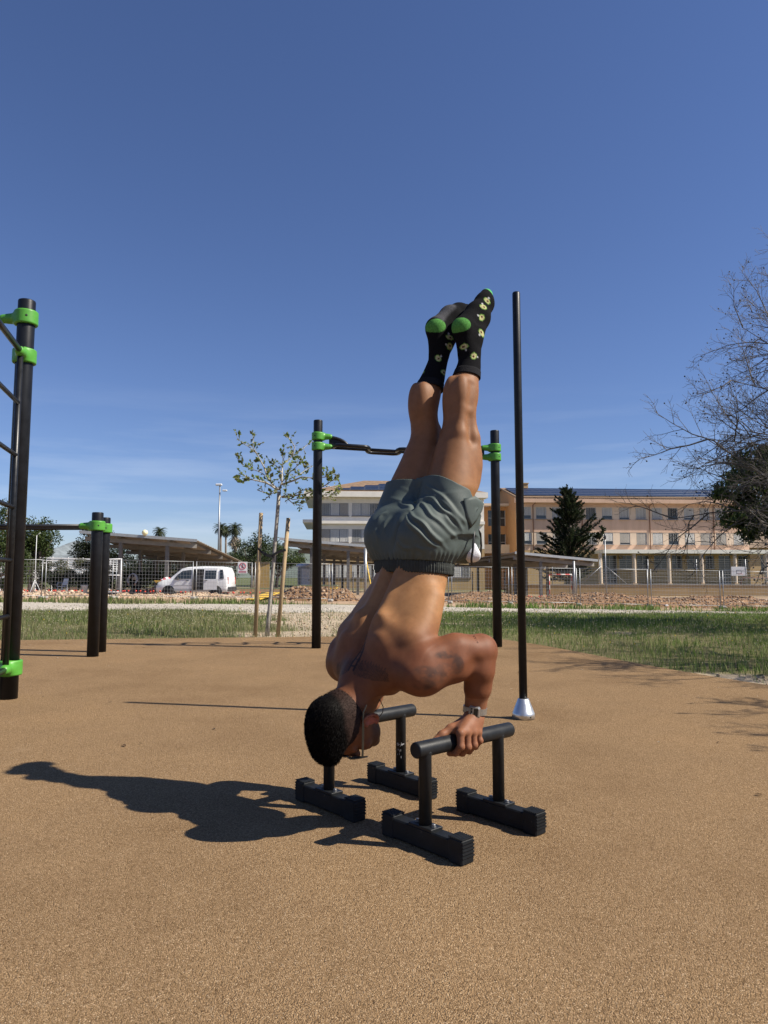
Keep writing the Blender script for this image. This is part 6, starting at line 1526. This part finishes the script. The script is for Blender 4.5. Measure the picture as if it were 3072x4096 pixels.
def build_head_things(root):
    F = Field((-.53, -.13, .22), (-.2, .13, .53), .0036)
    F.ell(hp(.040, -.002, 0), (.0945 * HS, .0785 * HS, .1005 * HS), .01)
    F.ell(hp(-.028, -.062, 0), (.030, .050, .030), .03)
    F.ell(hp(.088, .018, 0), (.081 * HS, .073 * HS, .096 * HS), .02)
    F.ell(hp(.092, .082, .004), (.046 * HS, .054 * HS, .046 * HS), .03)
    F.ell(hp(.118, -.022, -.01), (.046 * HS, .058 * HS, .060 * HS), .03)
    p, q = F.nets()
    up = (HX - p[:, 0]) / HS; fw = (HZ - p[:, 2]) / HS; la = np.abs(p[:, 1]) / HS
    line = np.where(fw < -.035, -.045 + .3 * np.maximum(0, -.035 - fw - .05), np.interp(fw, [-.035, -.02, .0, .03, .055, .075, .09, .12], [-.03, .022, .026, .030, .045, .07, .078, .078]))
    keep = (up > line)[q].all(1); q = q[keep]
    ids, inv = np.unique(q, return_inverse=True); P = p[ids]; Q = inv.reshape(-1, 4)
    a, b, c = P[Q[:, 0]], P[Q[:, 1]], P[Q[:, 2]]
    nrm = np.cross(b - a, c - a); nrm /= np.linalg.norm(nrm, axis=1)[:, None] + 1e-9
    if np.mean(np.sum(nrm * (a - P.mean(0)), 1)) < 0: nrm = -nrm
    rs = np.random.RandomState(4)
    K = 20000; f = rs.randint(0, len(Q), K)
    base = (P[Q[f, 0]] + P[Q[f, 2]]) / 2 + rs.normal(0, .0015, (K, 3))
    bu = (HX - base[:, 0]) / HS; bf = (HZ - base[:, 2]) / HS
    top = sstep(bu + .25 * np.maximum(bf, 0), .075, .105)
    ln = .0036 + top * rs.uniform(.002, .006, K)
    flow = np.stack([-.55 * np.ones(K), np.zeros(K), -.6 - .4 * top], 1)                # combed forward and up
    d = nrm[f] * (1 - .68 * top)[:, None] + flow * (.35 + 1.1 * top)[:, None] + rs.normal(0, .16, (K, 3))
    d /= np.linalg.norm(d, axis=1)[:, None]
    side = np.cross(d, rs.normal(0, 1, (K, 3))); side /= np.linalg.norm(side, axis=1)[:, None]
    wd = (.0005 + .0004 * top)[:, None]
    S_ = np.stack([base - side * wd, base + side * wd, base + d * ln[:, None] * .6 + side * wd * .5, base + d * ln[:, None]], 1).reshape(-1, 3)
    n0 = len(P); idx = np.arange(K * 4).reshape(-1, 4) + n0
    V = np.concatenate([P, S_]); Qa = np.concatenate([Q, idx])
    me = mesh_np('hair', V, Qa, True)
    vu = (HX - V[:, 0]) / HS; vf = (HZ - V[:, 2]) / HS
    tt = sstep(vu + .30 * np.maximum(vf, 0), .070, .100)[:, None]
    C = (1 - tt) * np.array((.034, .021, .017)) + tt * np.array((.0045, .0038, .0035))
    C[n0:] *= rs.uniform(.75, 1.15, K).repeat(4)[:, None]
    set_col(me, 'strand', C.astype(np.float32))
    smooth_normals_obj('hair', me, attr_mat('hair_dark', 'strand', .6, .3, 260, .05, 0, .3, 120), root)

    # glasses: two temples, frame and lenses
    g = bpy.data.objects.new('glasses', None); link(g, root); g.empty_display_size = .02
    for s in (-1, 1):
        mb = MB(); pts = [hp(.004, -.055, s * .080), hp(.020, -.035, s * .0845), hp(.022, 0, s * .0850), hp(.021, .05, s * .0835), hp(.018, .103, s * .078)]
        for a_, b_ in zip(pts[:-1], pts[1:]):
            a_ = Vector(a_); b_ = Vector(b_); t = (b_ - a_); L_ = t.length; mid = (a_ + b_) / 2
            mb.box(mid, (.0068, .0026, L_ + .002), Vector((0, 0, 1)).rotation_difference(t.normalized()).to_matrix())
        mb.build('temple', M_FRAME, g)
        oc = []
        for k in range(20):
            a_ = 2 * math.pi * k / 20; uu = math.cos(a_); vv = math.sin(a_)
            sq = (abs(uu) ** 3.2 + abs(vv) ** 3.2) ** (-1 / 3.2)
            lat = .040 + .031 * uu * sq; upv = .004 + .022 * vv * sq
            oc.append(hp(upv, .121 - .34 * max(0, lat - .012) ** 1.35 * 1.6, s * lat))
        fm = MB(); fm.tube(oc + [oc[0]], .0022, 8, cap=False); fm.build('frame', M_FRAME, g)
        lm = MB(); c_ = sum((Vector(v) for v in oc), Vector()) / 20
        lm.add([c_ + Vector((0, 0, -.002))] + oc, [(0, 1 + k, 1 + (k + 1) % 20) for k in range(20)], True)
        lo = lm.build('lens', M_LENS, g); md = lo.modifiers.new('solid', 'SOLIDIFY'); md.thickness = .0015
    bm_ = MB(); bm_.tube([hp(.010, .119, -.010), hp(.014, .123, 0), hp(.010, .119, .010)], .0022, 8); bm_.build('bridge', M_FRAME, g)
    # cord necklace slipped down towards the jaw
    pts = [(-.300, 0, .500), (-.285, -.045, .494), (-.255, -.072, .478), (-.222, -.074, .452), (-.196, -.060, .425), (-.180, -.040, .402), (-.172, -.015, .383), (-.172, .015, .383), (-.180, .04, .402), (-.196, .060, .425), (-.222, .074, .452), (-.255, .072, .478), (-.285, .045, .494), (-.300, 0, .500)]
    nb = MB(); nb.tube(pts, .0016, 6); nb.build('necklace', M_CORD, root)

def build_watch(root):
    w = bpy.data.objects.new('wristwatch', None); link(w, root); w.empty_display_size = .02
    c = Vector((.056, -.2650, .412)); n = Vector((-.78, -.62, .06)).normalized(); ax = Vector((.06, -.10, 1)).normalized()
    n = (n - ax * n.dot(ax)).normalized(); t = ax.cross(n)
    rot = Matrix((t, ax, n)).transposed()                        # local x along strap, y along the arm, z outwards
    mb = MB(); N_ = 72; rows = []
    prof = [(-.011, 0), (-.011, .0026), (.011, .0026), (.011, 0)]
    for j in range(N_):
        a = 2 * math.pi * j / N_; rr = .0392 + (.0006 if j % 2 else 0)
        d = t * math.sin(a) * rr * 1.0 + n * math.cos(a) * rr * .96
        for (u, v) in prof: rows.append(c + d + d.normalized() * v + ax * u)
    mb.add(rows, [(j * 4 + k, j * 4 + (k + 1) % 4, ((j + 1) % N_) * 4 + (k + 1) % 4, ((j + 1) % N_) * 4 + k) for j in range(N_) for k in range(4)])
    mb.build('strap', M_STEEL, w)
    o = c + n * .0405
    mb = MB(); mb.bevbox(o, (.041, .042, .010), .005, rot); case = mb.build('case', M_STEEL, w)
    mb = MB(); mb.box(o + n * .0050 + t * .005, (.015, .026, .0014), rot); mb.build('display', M_LCD, case)
    mb = MB(); mb.box(o + n * .0050 - t * .010, (.007, .028, .0012), rot); mb.build('side_panel', M_ZIP, case)
    mb = MB()
    for k in (-1, 1): mb.lathe([(.0018, 0), (.0018, .002), (.001, .0026)], o + n * .0043 - t * .009 + ax * k * .007, 10, axis=n)
    mb.build('buttons', M_STEEL, case)
# ================================================================== the man in the handstand press
# Local frame: +X = his front (along the parallette bars), -Y = his left side, Z up.  He is upside down.
LEG_L = [(1.05, .085, .090, .112), (1.15, .115, .088, .108), (1.266, .150, .082, .098), (1.347, .169, .078, .086), (1.405, .177, .075, .075), (1.434, .185, .075, .070), (1.476, .194, .075, .064),
         (1.522, .199, .075, .061), (1.552, .205, .075, .064), (1.582, .211, .075, .067), (1.612, .216, .075, .067), (1.642, .222, .075, .064), (1.667, .232, .074, .058),
         (1.694, .247, .073, .050), (1.738, .263, .072, .043), (1.770, .272, .071, .038), (1.801, .278, .070, .036), (1.832, .282, .070, .036), (1.863, .286, .070, .037), (1.90, .29, .07, .036)]
LEG_R = [(1.05, .050, -.090, .112), (1.15, .070, -.090, .104), (1.265, .098, -.085, .092), (1.317, .115, -.080, .083), (1.36, .126, -.076, .074), (1.40, .136, -.073, .067), (1.433, .147, -.071, .061),
         (1.463, .153, -.07, .058), (1.510, .149, -.07, .057), (1.539, .145, -.07, .055), (1.568, .147, -.07, .056), (1.599, .154, -.07, .057), (1.631, .164, -.07, .057), (1.663, .174, -.069, .052),
         (1.689, .186, -.068, .048), (1.728, .202, -.066, .041), (1.761, .214, -.064, .037), (1.794, .226, -.062, .034), (1.827, .236, -.06, .034), (1.861, .247, -.06, .036), (1.90, .255, -.06, .037)]
TORSO = [(.475, -.205, 0, .07, .10), (.50, -.195, 0, .085, .145), (.56, -.165, 0, .108, .185), (.62, -.143, 0, .118, .200), (.668, -.120, 0, .122, .203), (.72, -.092, 0, .120, .195),
         (.785, -.055, 0, .115, .180), (.85, -.018, 0, .111, .162), (.915, .014, 0, .110, .151), (.97, .035, 0, .120, .165), (1.03, .055, 0, .135, .175), (1.09, .065, 0, .12, .172), (1.14, .075, 0, .09, .15)]

def feet(F, g=0.0):
    k = 0.022
    F.chain([(.262, -.07, 1.80, .034 + g), (.232, -.070, 1.897, .034 + g), (.320, -.066, 1.985, .034 + g), (.376, -.066, 2.045, .031 + g), (.394, -.062, 2.082, .020 + g)], k)
    F.chain([(.286, -.07, 1.86, .036 + g), (.345, -.066, 1.965, .034 + g), (.390, -.055, 2.035, .024 + g), (.403, -.05, 2.068, .016 + g)], k)
    F.chain([(.222, .06, 1.82, .030 + g), (.212, .06, 1.925, .036 + g), (.300, .062, 2.000, .036 + g), (.362, .066, 2.030, .035 + g), (.405, .062, 2.052, .022 + g)], k)
    F.chain([(.252, .06, 1.87, .037 + g), (.325, .052, 1.968, .034 + g), (.390, .05, 2.012, .026 + g), (.415, .05, 2.035, .017 + g)], k)

HX, HZ, HS = -.290, .387, 1.06          # ear-canal midpoint and head scale
def hp(up, fwd, lat):                   # head point: up to the crown, forward to the face, lat + = his right
    return (HX - up * HS, lat * HS, HZ - fwd * HS)

def body_field(h):
    F = Field((-.52, -.42, .22), (.50, .42, 2.13), h)
    # trunk, with the furrow of the spine and the two columns of muscle beside it
    def back(x, y, z, cx, cy):
        rear = sstep(-(x - cx), 0.01, 0.07)
        g = 0.016 * np.exp(-(y / 0.013) ** 2) * sstep(z, .50, .60) * (1 - 0.25 * sstep(z, .9, 1.0))
        er = -0.011 * (np.exp(-((np.abs(y) - .045) / 0.024) ** 2)) * sstep(z, .60, .74) * (1 - sstep(z, .96, 1.04))
        return (g + er) * rear
    F.loft(TORSO, 0.03, bulge=back)
    for s in (-1, 1):
        # shoulder blades, lats, trapezius, chest
        F.ell((-.212, s * .098, .612), (.036, .052, .078), .04, rot=Matrix.Rotation(R(-18), 3, 'Y') @ Matrix.Rotation(R(s * 16), 3, 'X'))
        F.ell((-.165, s * .150, .655), (.045, .05, .055), .04)
        F.cone((-.135, s * .165, .66), (-.045, s * .150, .80), .052, .03, .05)
        F.cone((-.218, s * .03, .535), (-.190, s * .16, .558), .050, .048, .05)
        F.ell((-.06, s * .09, .60), (.06, .08, .08), .05)
        F.ell((-.186, s * .064, .70), (.016, .024, .055), .05, rot=Matrix.Rotation(R(-28), 3, 'Y')); F.ell((-.190, s * .108, .668), (.018, .030, .040), .04); F.ell((-.146, s * .165, .640), (.030, .030, .034), .035)
        # shoulder and arm
        F.ell(((-.165 if s < 0 else -.150), s * .215, .550), (.076, .064, .074), .045)
        F.chain([(-.15, s * .225, .60, .052), (-.04, s * .262, .628, .052), (.045, s * .293, .638, .040)], .03)      # triceps
        F.chain([(-.14, s * .235, .545, .056), (-.045, s * .268, .578, .054), (.022, s * .290, .603, .040)], .03)      # biceps
        F.cone((.005, s * .300, .622), (.060, s * .306, .618), .040, .038, .03); F.ell((.066, s * .300, .630), (.041, .040, .041), .03)
        F.ell((.092, s * .301, .640), (.016, .018, .018), .022)                                                       # point of the elbow
        F.chain([(.050, s * .303, .612, .048), (.044, s * .298, .555, .049), (.050, s * .284, .49, .042), (.057, s * .268, .43, .033), (.057, s * .263, .40, .029)], .025)
        F.cone((.076, s * .295, .60), (.073, s * .282, .50), .028, .024, .03)
        F.cone((.018, s * .302, .575), (.028, s * .285, .49), .024, .018, .03)
        F.cone((-.105, s * .345, .525), (-.02, s * .348, .585), .010, .006, .035, op='s')                                   # deltoid / biceps furrow
        # buttock
        F.ell((.0, s * .085, 1.06), (.085, .08, .10), .04)
    # legs
    for T, s in ((LEG_L, -1), (LEG_R, 1)):
        rows = [(z, x, -l, r * 1.02, r * .98) for z, x, l, r in T]
        F.loft(rows, .03, e=2.1)
    F.ell((.172, -.060, 1.60), (.034, .030, .085), .03); F.ell((.180, -.112, 1.60), (.034, .026, .08), .03)        # left calf heads
    F.ell((.112, .085, 1.60), (.03, .028, .075), .03); F.ell((.118, .045, 1.60), (.03, .026, .07), .03)
    F.ell((.225, -.105, 1.33), (.05, .045, .12), .04); F.ell((.175, .095, 1.33), (.045, .04, .11), .04)
    F.cone((.190, -.150, 1.42), (.196, -.150, 1.50), .006, .005, .045, op='s')                                     # hollow of the knee
    F.chain([(.148, -.116, 1.34, .018), (.152, -.119, 1.44, .012), (.164, -.113, 1.54, .006)], .035); F.chain([(.222, -.126, 1.32, .020), (.226, -.125, 1.43, .013), (.222, -.116, 1.54, .007)], .035)      # hamstring tendons
    F.cone((.190, -.148, 1.56), (.205, -.146, 1.64), .005, .004, .035, op='s')
    F.cone((.252, -.118, 1.30), (.262, -.110, 1.42), .006, .005, .03, op='s')
    F.ell((.262, -.080, 1.475), (.022, .03, .035), .03); F.ell((.205, .065, 1.475), (.02, .03, .035), .03)          # knee caps
    feet(F)
    # neck and head
    F.chain([(-.225, 0, .53, .075), (-.262, 0, .465, .064), (-.29, 0, .42, .062)], .04)
    F.cone(hp(-.03, -.055, 0), (-.262, 0, .51), .05, .055, .04)
    F.ell(hp(.040, -.002, 0), (.090 * HS, .074 * HS, .096 * HS), .03)
    F.ell(hp(-.005, .035, 0), (.075 * HS, .064 * HS, .062 * HS), .03)
    F.ell(hp(-.065, .050, 0), (.042 * HS, .052 * HS, .050 * HS), .03)                                             # jaw
    F.ell(hp(-.095, .082, 0), (.018 * HS, .024 * HS, .018 * HS), .02)                                             # chin
    F.cone(hp(.025, .098, 0), hp(-.022, .116, 0), .011, .014, .015)                                               # nose
    F.ell(hp(-.055, .096, 0), (.016, .026, .010), .012)                                                           # mouth
    F.cone(hp(-.055, .107, -.02), hp(-.055, .107, .02), .0035, .0035, .008, op='s')
    for s in (-1, 1):
        F.cone(hp(.032, .094, s * .012), hp(.028, .086, s * .048), .012, .010, .015)                              # brow
        F.ell(hp(.010, .088, s * .032), (.012, .014, .010), .012, op='s')                                         # eye socket
        F.ell(hp(.010, .082, s * .032), (.011, .013, .011), .004)                                                 # eye
        F.ell(hp(-.018, .076, s * .048), (.02, .018, .018), .02)                                                  # cheek
        rim = []
        for k in range(11):                                                                                       # ear: rolled rim, bowl and lobe
            a = R(-60 + 27 * k); u_ = math.cos(a); f_ = math.sin(a)
            rim.append((*hp(-.012 + .030 * u_, -.006 - .019 * f_, s * (.082 + .009 * max(0, f_))), .0052))
        F.chain(rim, .004)
        F.ell(hp(-.012, -.006, s * .079), (.027, .006, .017), .006)
        F.ell(hp(-.040, .000, s * .080), (.010, .006, .009), .006)
        F.ell(hp(-.014, .000, s * .088), (.014, .008, .010), .005, op='s')
    return F

def hand_field(s):
    """gripping hand, s=-1 his left (near) hand: palm on top of the bar, fingers wrapped round the outside"""
    F = Field((-.16, min(s * .20, s * .36), .25), (.13, max(s * .20, s * .36), .47), .0024)
    y = lambda l: s * l
    F.chain([(.057, y(.263), .455, .0275), (.055, y(.262), .415, .0285), (.045, y(.268), .385, .030)], .02)
    F.ell((.050, y(.276), .425), (.026, .015, .02), .02)
    mc = [(-.058, .352, .0), (-.026, .350, .001), (.006, .346, .0), (.034, .341, -.002)]
    for i, (x, z, dl) in enumerate(mc):                                                    # metacarpals fan out from the wrist
        F.cone((.045 - .012 * (1.5 - i), y(.270), .388), (x, y(.297 + dl), z), .019, .0145, .022)
        F.ell((x, y(.303 + dl), z + .002), (.010, .008, .009), .010)
    F.cone((.02, y(.255), .368), (-.03, y(.272), .350), .022, .016, .02)
    F.ell((.005, y(.262), .357), (.055, .030, .016), .02)
    fr = [.0125, .0125, .0118, .0105]; dz = [0.002, -.004, -.003, .006]; dx = [-.006, -.004, -.002, .002]
    for i, (x, z, dl) in enumerate(mc):
        r = fr[i]
        p0 = (x, y(.299 + dl), z); p1 = (x + dx[i], y(.305 + dl), .309 + dz[i]); p2 = (x + dx[i] * 1.4, y(.283), .284 + dz[i]); p3 = (x + dx[i] * 1.5, y(.256), .279 + dz[i] * .5)
        F.cone(p0, p1, r * 1.08, r, .004); F.cone(p1, p2, r, r * .9, .004); F.cone(p2, p3, r * .9, r * .8, .004)
        F.ell((p1[0], y(.308 + dl), p1[2]), (r * .95, r * .8, r), .006)
    # thumb leaves the side of the palm and lies along the inside of the bar
    F.chain([(.015, y(.248), .372, .019), (-.045, y(.243), .356, .0165), (-.082, y(.236), .341, .0135), (-.108, y(.230), .326, .0115)], .010)
    return F

def person_mat():
    m = bpy.data.materials.new('skin'); m.use_nodes = True
    nt = m.node_tree; N, Lk = nt.nodes, nt.links; p = N['Principled BSDF']
    a = N.new('ShaderNodeAttribute'); a.attribute_name = 'tint'
    t = N.new('ShaderNodeTexCoord')
    n = N.new('ShaderNodeTexNoise'); n.inputs['Scale'].default_value = 30; n.inputs['Detail'].default_value = 9; n.inputs['Roughness'].default_value = .7
    Lk.new(t.outputs['Object'], n.inputs[0])
    mx = N.new('ShaderNodeMixRGB'); mx.blend_type = 'MULTIPLY'; mx.inputs[0].default_value = 1
    r = ramp(nt, [(0.25, (.80, .74, .70)), (0.75, (1.14, 1.10, 1.08))])
    Lk.new(n.outputs[0], r.inputs[0]); Lk.new(a.outputs['Color'], mx.inputs[1]); Lk.new(r.outputs[0], mx.inputs[2])
    Lk.new(mx.outputs[0], p.inputs['Base Color'])
    p.inputs['Roughness'].default_value = 0.58; p.inputs['Specular IOR Level'].default_value = 0.24
    p.inputs['Subsurface Weight'].default_value = 0.12; p.inputs['Subsurface Radius'].default_value = (0.012, 0.005, 0.003); p.inputs['Subsurface Scale'].default_value = 0.6
    n2 = N.new('ShaderNodeTexNoise'); n2.inputs['Scale'].default_value = 380; n2.inputs['Detail'].default_value = 2
    b = N.new('ShaderNodeBump'); b.inputs['Strength'].default_value = 0.07; b.inputs['Distance'].default_value = 0.002
    Lk.new(t.outputs['Object'], n2.inputs[0]); Lk.new(n2.outputs[0], b.inputs['Height']); Lk.new(b.outputs[0], p.inputs['Normal'])
    return m

def seg_d(P, a, b):
    a = np.array(a); b = np.array(b); e = b - a
    t = np.clip(((P - a) @ e) / (e @ e), 0, 1); return np.linalg.norm(P - a - t[:, None] * e, axis=1)

def skin_tint(P):
    x, y, z = P.T
    C = np.tile(np.array((.315, .165, .072), np.float32), (len(P), 1))
    upper = 1 - sstep(z, .60, .80)                               # shoulders, arms and head: tan plus shade painted into the darker, redder colour
    C = mixc3(C, upper * .9, (.134, .048, .022))
    C = mixc3(C, sstep(np.abs(y), .20, .25) * (z < .72) * .8, (.164, .061, .029))
    C = mixc3(C, sstep(z, 1.15, 1.3) * .7, (.184, .085, .043))
    C = mixc3(C, (z < .46) * sstep(np.abs(y), .2, .22) * .7, (.25, .115, .062))             # hands
    # ear, lips
    ear = np.exp(-(((x - HX - .014) / .03) ** 2 + ((z - HZ) / .025) ** 2)) * sstep(np.abs(y), .080, .088)
    C = mixc3(C, ear * .8 * (z < .46), (.40, .12, .09))
    # stubble
    hx, hz = (HX - x) / HS, (HZ - z) / HS
    st = sstep(-hx, .02, .05) * sstep(hz, .0, .03) * (z < .42) * (np.abs(y) < .09)
    C = mixc3(C, st * .72, (.055, .032, .025))
    # winged dagger across the top of the back (tattoo): blade up the spine, a feathered wing on each side
    rear = (x < -.19) & (z < .70) & (z > .45)
    y0 = y + .016
    sp = np.maximum(np.abs(np.abs(y0) - .011 * sstep(.70 - z, 0, .08)) - .0026, 0) < .0016
    blade = sp & (z > .555) & (z < .685)
    rings = (np.abs(y0) < .011) & (np.abs(((z - .56) / .022) % 1 - .5) < .09) & (z > .555) & (z < .655)
    wing = np.zeros(len(P))
    for s in (-1, 1):
        u = s * y0; v = z - (.566 - .16 * np.clip(u, 0, .2))
        span = (u > .012) & (u < .135)
        up = .030 * np.sqrt(np.clip(1 - ((u - .06) / .085) ** 2, 0, 1)); dn = -.026 * np.sqrt(np.clip(1 - ((u - .075) / .075) ** 2, 0, 1))
        inside = span & (v < up + .006 * np.sin(u * 520)) & (v > dn)
        q = np.abs(((u * 1.0 + v * 1.3) / .0085) % 1 - .5)
        wing = np.maximum(wing, inside * (.42 + .5 * (q < .2)))
    C = mixc3(C, rear * np.maximum(np.maximum(blade, rings) * .95, wing * .82), (.022, .013, .012))
    # shaded tattoo on the left deltoid and triceps
    ink = fbm(x + .3 * y, z - .2 * y, .030, 4, 77) * .65 + fbm(x + .3 * y, z, .009, 2, 78) * .35
    left = (y < -.22)
    for c, r, wgt in (((-.120, -.285, .618), (.040, .07, .014), .95), ((-.085, -.315, .585), (.022, .07, .036), .9), ((-.195, -.265, .566), (.044, .07, .024), .8), ((-.195, -.262, .524), (.036, .07, .022), .7), ((-.135, -.295, .570), (.040, .07, .026), .6), ((-.16, -.27, .545), (.05, .07, .03), .5)):
        d = np.sqrt(((x - c[0]) / r[0]) ** 2 + ((y - c[1]) / r[1]) ** 2 + ((z - c[2]) / r[2]) ** 2) + .9 * (ink - .5)
        C = mixc3(C, left * (1 - sstep(d, .70, 1.10)) * wgt * .8 * np.clip((ink - .30) * 3.6, 0, 1), (.030, .022, .020))
    return C

def smooth_normals_obj(name, me, m, parent):
    me.materials.append(m); return link(bpy.data.objects.new(name, me), parent)



def build_person():
    root = thing('person', 'shirtless person in grey green shorts doing a handstand press on parallette bars', 'person', MAN, MAN_RZ)
    F = body_field(.0042)
    zz_ = F.ax[2]; F.D += (.014 * sstep(zz_, .945, .975) * (1 - sstep(zz_, 1.17, 1.23))).reshape(1, 1, -1).astype(np.float32)      # slimmer where the shorts cover it
    # cut the arms at the watch line; the finer hands take over there
    P, Q = F.nets()
    cut = (P[:, 2] < .418) & (np.abs(P[:, 1]) > .20)
    keep = ~cut[Q].all(1); Q = Q[keep]
    Vs = [P]; Qs = [Q]; o = len(P)
    for s in (-1, 1):
        p, q = hand_field(s).nets(); Vs.append(p); Qs.append(q + o); o += len(p)
    P = np.concatenate(Vs); Q = np.concatenate(Qs)
    me = mesh_np('body', P, Q, True); set_col(me, 'tint', skin_tint(P))
    bodyo = smooth_normals_obj('body', me, person_mat(), root)

    # lettering on the back of the upper arm
    lt = MB()
    for ch, c in (('A', (.000, -.330, .655)), ('T', (.001, -.3255, .6625)), ('A', (.003, -.3195, .669)), ('R', (.005, -.312, .6745))):
        cu = bpy.data.curves.new('glyph', 'FONT'); cu.body = ch; cu.size = .0125; cu.align_x = 'CENTER'; cu.align_y = 'CENTER'
        ob = bpy.data.objects.new('glyph', cu); COL.objects.link(ob)
        bpy.context.view_layer.update()
        gm = ob.evaluated_get(bpy.context.evaluated_depsgraph_get()).to_mesh()
        nn = Vector((-.15, c[1] + .29, c[2] - .622)).normalized(); rd = Vector((.05, .55, .8)); rd = (rd - nn * rd.dot(nn)).normalized(); upv = nn.cross(rd)
        lt.add([Vector(c) + nn * .0040 + rd * v.co.x + upv * v.co.y for v in gm.vertices], [tuple(f.vertices) for f in gm.polygons])
        bpy.data.objects.remove(ob); bpy.data.curves.remove(cu)
    lt.build('tattoo_lettering', mat('tattoo_ink', (.03, .022, .022), .6), bodyo)

    # ---- socks: same legs a little thicker, above a slanted cuff
    SF = Field((.1, -.16, 1.62), (.48, .16, 2.14), .0036)
    for T in (LEG_L, LEG_R):
        rows = [(z, x, -l, r * 1.02 + .0035, r * .98 + .0035) for z, x, l, r in T if z > 1.55]
        SF.loft(rows, .02, e=2.1)
    feet(SF, .0035)
    p, q = SF.nets(); x, y, z = p.T
    left = y < .0
    cuff = np.where(left, 1.704 - .22 * (x - .2), 1.676 - .28 * (x - .12))
    zz = z.copy()
    keep = (zz > cuff)[q].any(1); p = p.copy(); p[:, 2] = np.maximum(p[:, 2], cuff)
    cols = np.tile(np.array((.0065, .0065, .0075), np.float32), (len(p), 1))
    for sd_, msk in ((0, left), (1, ~left)):
        qk = q[keep & msk[q].all(1)]
        ids, inv = np.unique(qk, return_inverse=True); pp = p[ids]; X, Y, Z = pp.T
        C = cols[:len(pp)].copy()
        if sd_ == 0:
            heel = np.array((.206, -.078, 1.897)); toe_c = np.array((.418, -.055, 2.075)); sole = (.236, -.07, 1.915)
            mot = [((.352, -.098, 2.032), 6), ((.319, -.105, 1.995), 1), ((.313, -.099, 1.948), 2), ((.299, -.11, 1.878), 3), ((.226, -.083, 1.812), 4), ((.256, -.104, 1.772), 5)]
        else:
            heel = np.array((.192, .045, 1.922)); toe_c = np.array((.432, .04, 2.07))
            mot = [((.198, .038, 1.784), 0), ((.245, .018, 1.880), 1), ((.248, .022, 1.843), 2), ((.125, .06, 1.735), 3), ((.222, .028, 1.726), 4)]
        dh = np.linalg.norm((pp - heel) / (.033, .047, .029), axis=1)
        ax = np.array((.70, 0, .71)); rel = (pp - (heel if sd_ else heel)) @ ax
        C = mixc3(C, sstep(1.05 - dh, 0, .06), (.080, .235, .055))
        dt = (pp - toe_c) @ np.array((.86, 0, .5)) + .022
        C = mixc3(C, sstep(dt, 0, .004) * (Z > 2.02), (.09, .36, .11))
        if sd_ == 1:                                              # paler worn sole of the far foot
            sol = (pp - heel) @ np.array((-.62, -.25, .62)); al = (pp - heel) @ np.array((.7, 0, .71))
            C = mixc3(C, sstep(sol, .0, .012) * sstep(al, .015, .03) * .9 * (dt < 0), (.062, .062, .068))
        for c, k in mot:                                          # little halved-avocado motifs
            rr = pp - np.array(c); a = 1.1 * k + .4
            # flatten along the leg surface: use (tangent, z)
            u = rr[:, 0] * .72 - rr[:, 1] * .7; v = rr[:, 2]; w = rr[:, 0] * .7 + rr[:, 1] * .72
            uu = u * math.cos(a) + v * math.sin(a); vv = -u * math.sin(a) + v * math.cos(a)
            near = np.abs(w) < .06
            e1 = np.sqrt((uu / .0105) ** 2 + (vv / .0145) ** 2)
            C = mixc3(C, near * (e1 < 1.12), (.12, .24, .05)); C = mixc3(C, near * (e1 < .88), (.42, .39, .20))
            C = mixc3(C, near * (np.sqrt(((uu) / .0045) ** 2 + ((vv + .003) / .0045) ** 2) < 1), (.06, .025, .015))
            C = mixc3(C, near * (np.sqrt(((uu - .0145) / .0042) ** 2 + ((vv - .005) / .0042) ** 2) < 1), (.35, .36, .36))
        rib = sstep(.05 - (Z - (cuff[ids])), 0, .002)
        me = mesh_np('sock', pp, inv.reshape(-1, 4), True); set_col(me, 'knit', C)
        o = smooth_normals_obj('sock', me, attr_mat('sock_knit', 'knit', .95, .35, 420, .08, 0, .25, 160), root)
        md = o.modifiers.new('solid', 'SOLIDIFY'); md.thickness = .003; md.offset = 1
        # ribbed cuff: a short band of real ridges
        T = LEG_L if sd_ == 0 else LEG_R
        mb = MB(); n = 150; rows = []
        for i in range(9):
            t = i / 8; ring = []
            for j in range(n):
                a = 2 * math.pi * j / n
                ca, sa = math.cos(a), math.sin(a)
                zc = (1.704 if sd_ == 0 else 1.676)
                zx = zc; 
                for _ in range(3):
                    cx = float(np.interp(zx, [r_[0] for r_ in T], [r_[1] for r_ in T])); rr_ = float(np.interp(zx, [r_[0] for r_ in T], [r_[3] for r_ in T]))
                    xx = cx + ca * rr_
                    zx = (1.704 - .22 * (xx - .2) if sd_ == 0 else 1.676 - .28 * (xx - .12)) + t * .034 - .003
                cl = float(np.interp(zx, [r_[0] for r_ in T], [r_[2] for r_ in T]))
                rr_ += .0078 + (.0011 if j % 2 else 0) - .0016 * (t > .9)
                ring.append((cx + ca * rr_ * 1.02, -cl + sa * rr_ * .98, zx))
            rows += ring
        fs = [(i * n + j, i * n + (j + 1) % n, (i + 1) * n + (j + 1) % n, (i + 1) * n + j) for i in range(8) for j in range(n)]
        mb.add(rows, fs, True); cf = mb.build('cuff', M_SOCK, o)
        md = cf.modifiers.new('solid', 'SOLIDIFY'); md.thickness = .004; md.offset = -1

    build_shorts(root)
    build_head_things(root)
    build_watch(root)
    return root
build_person()
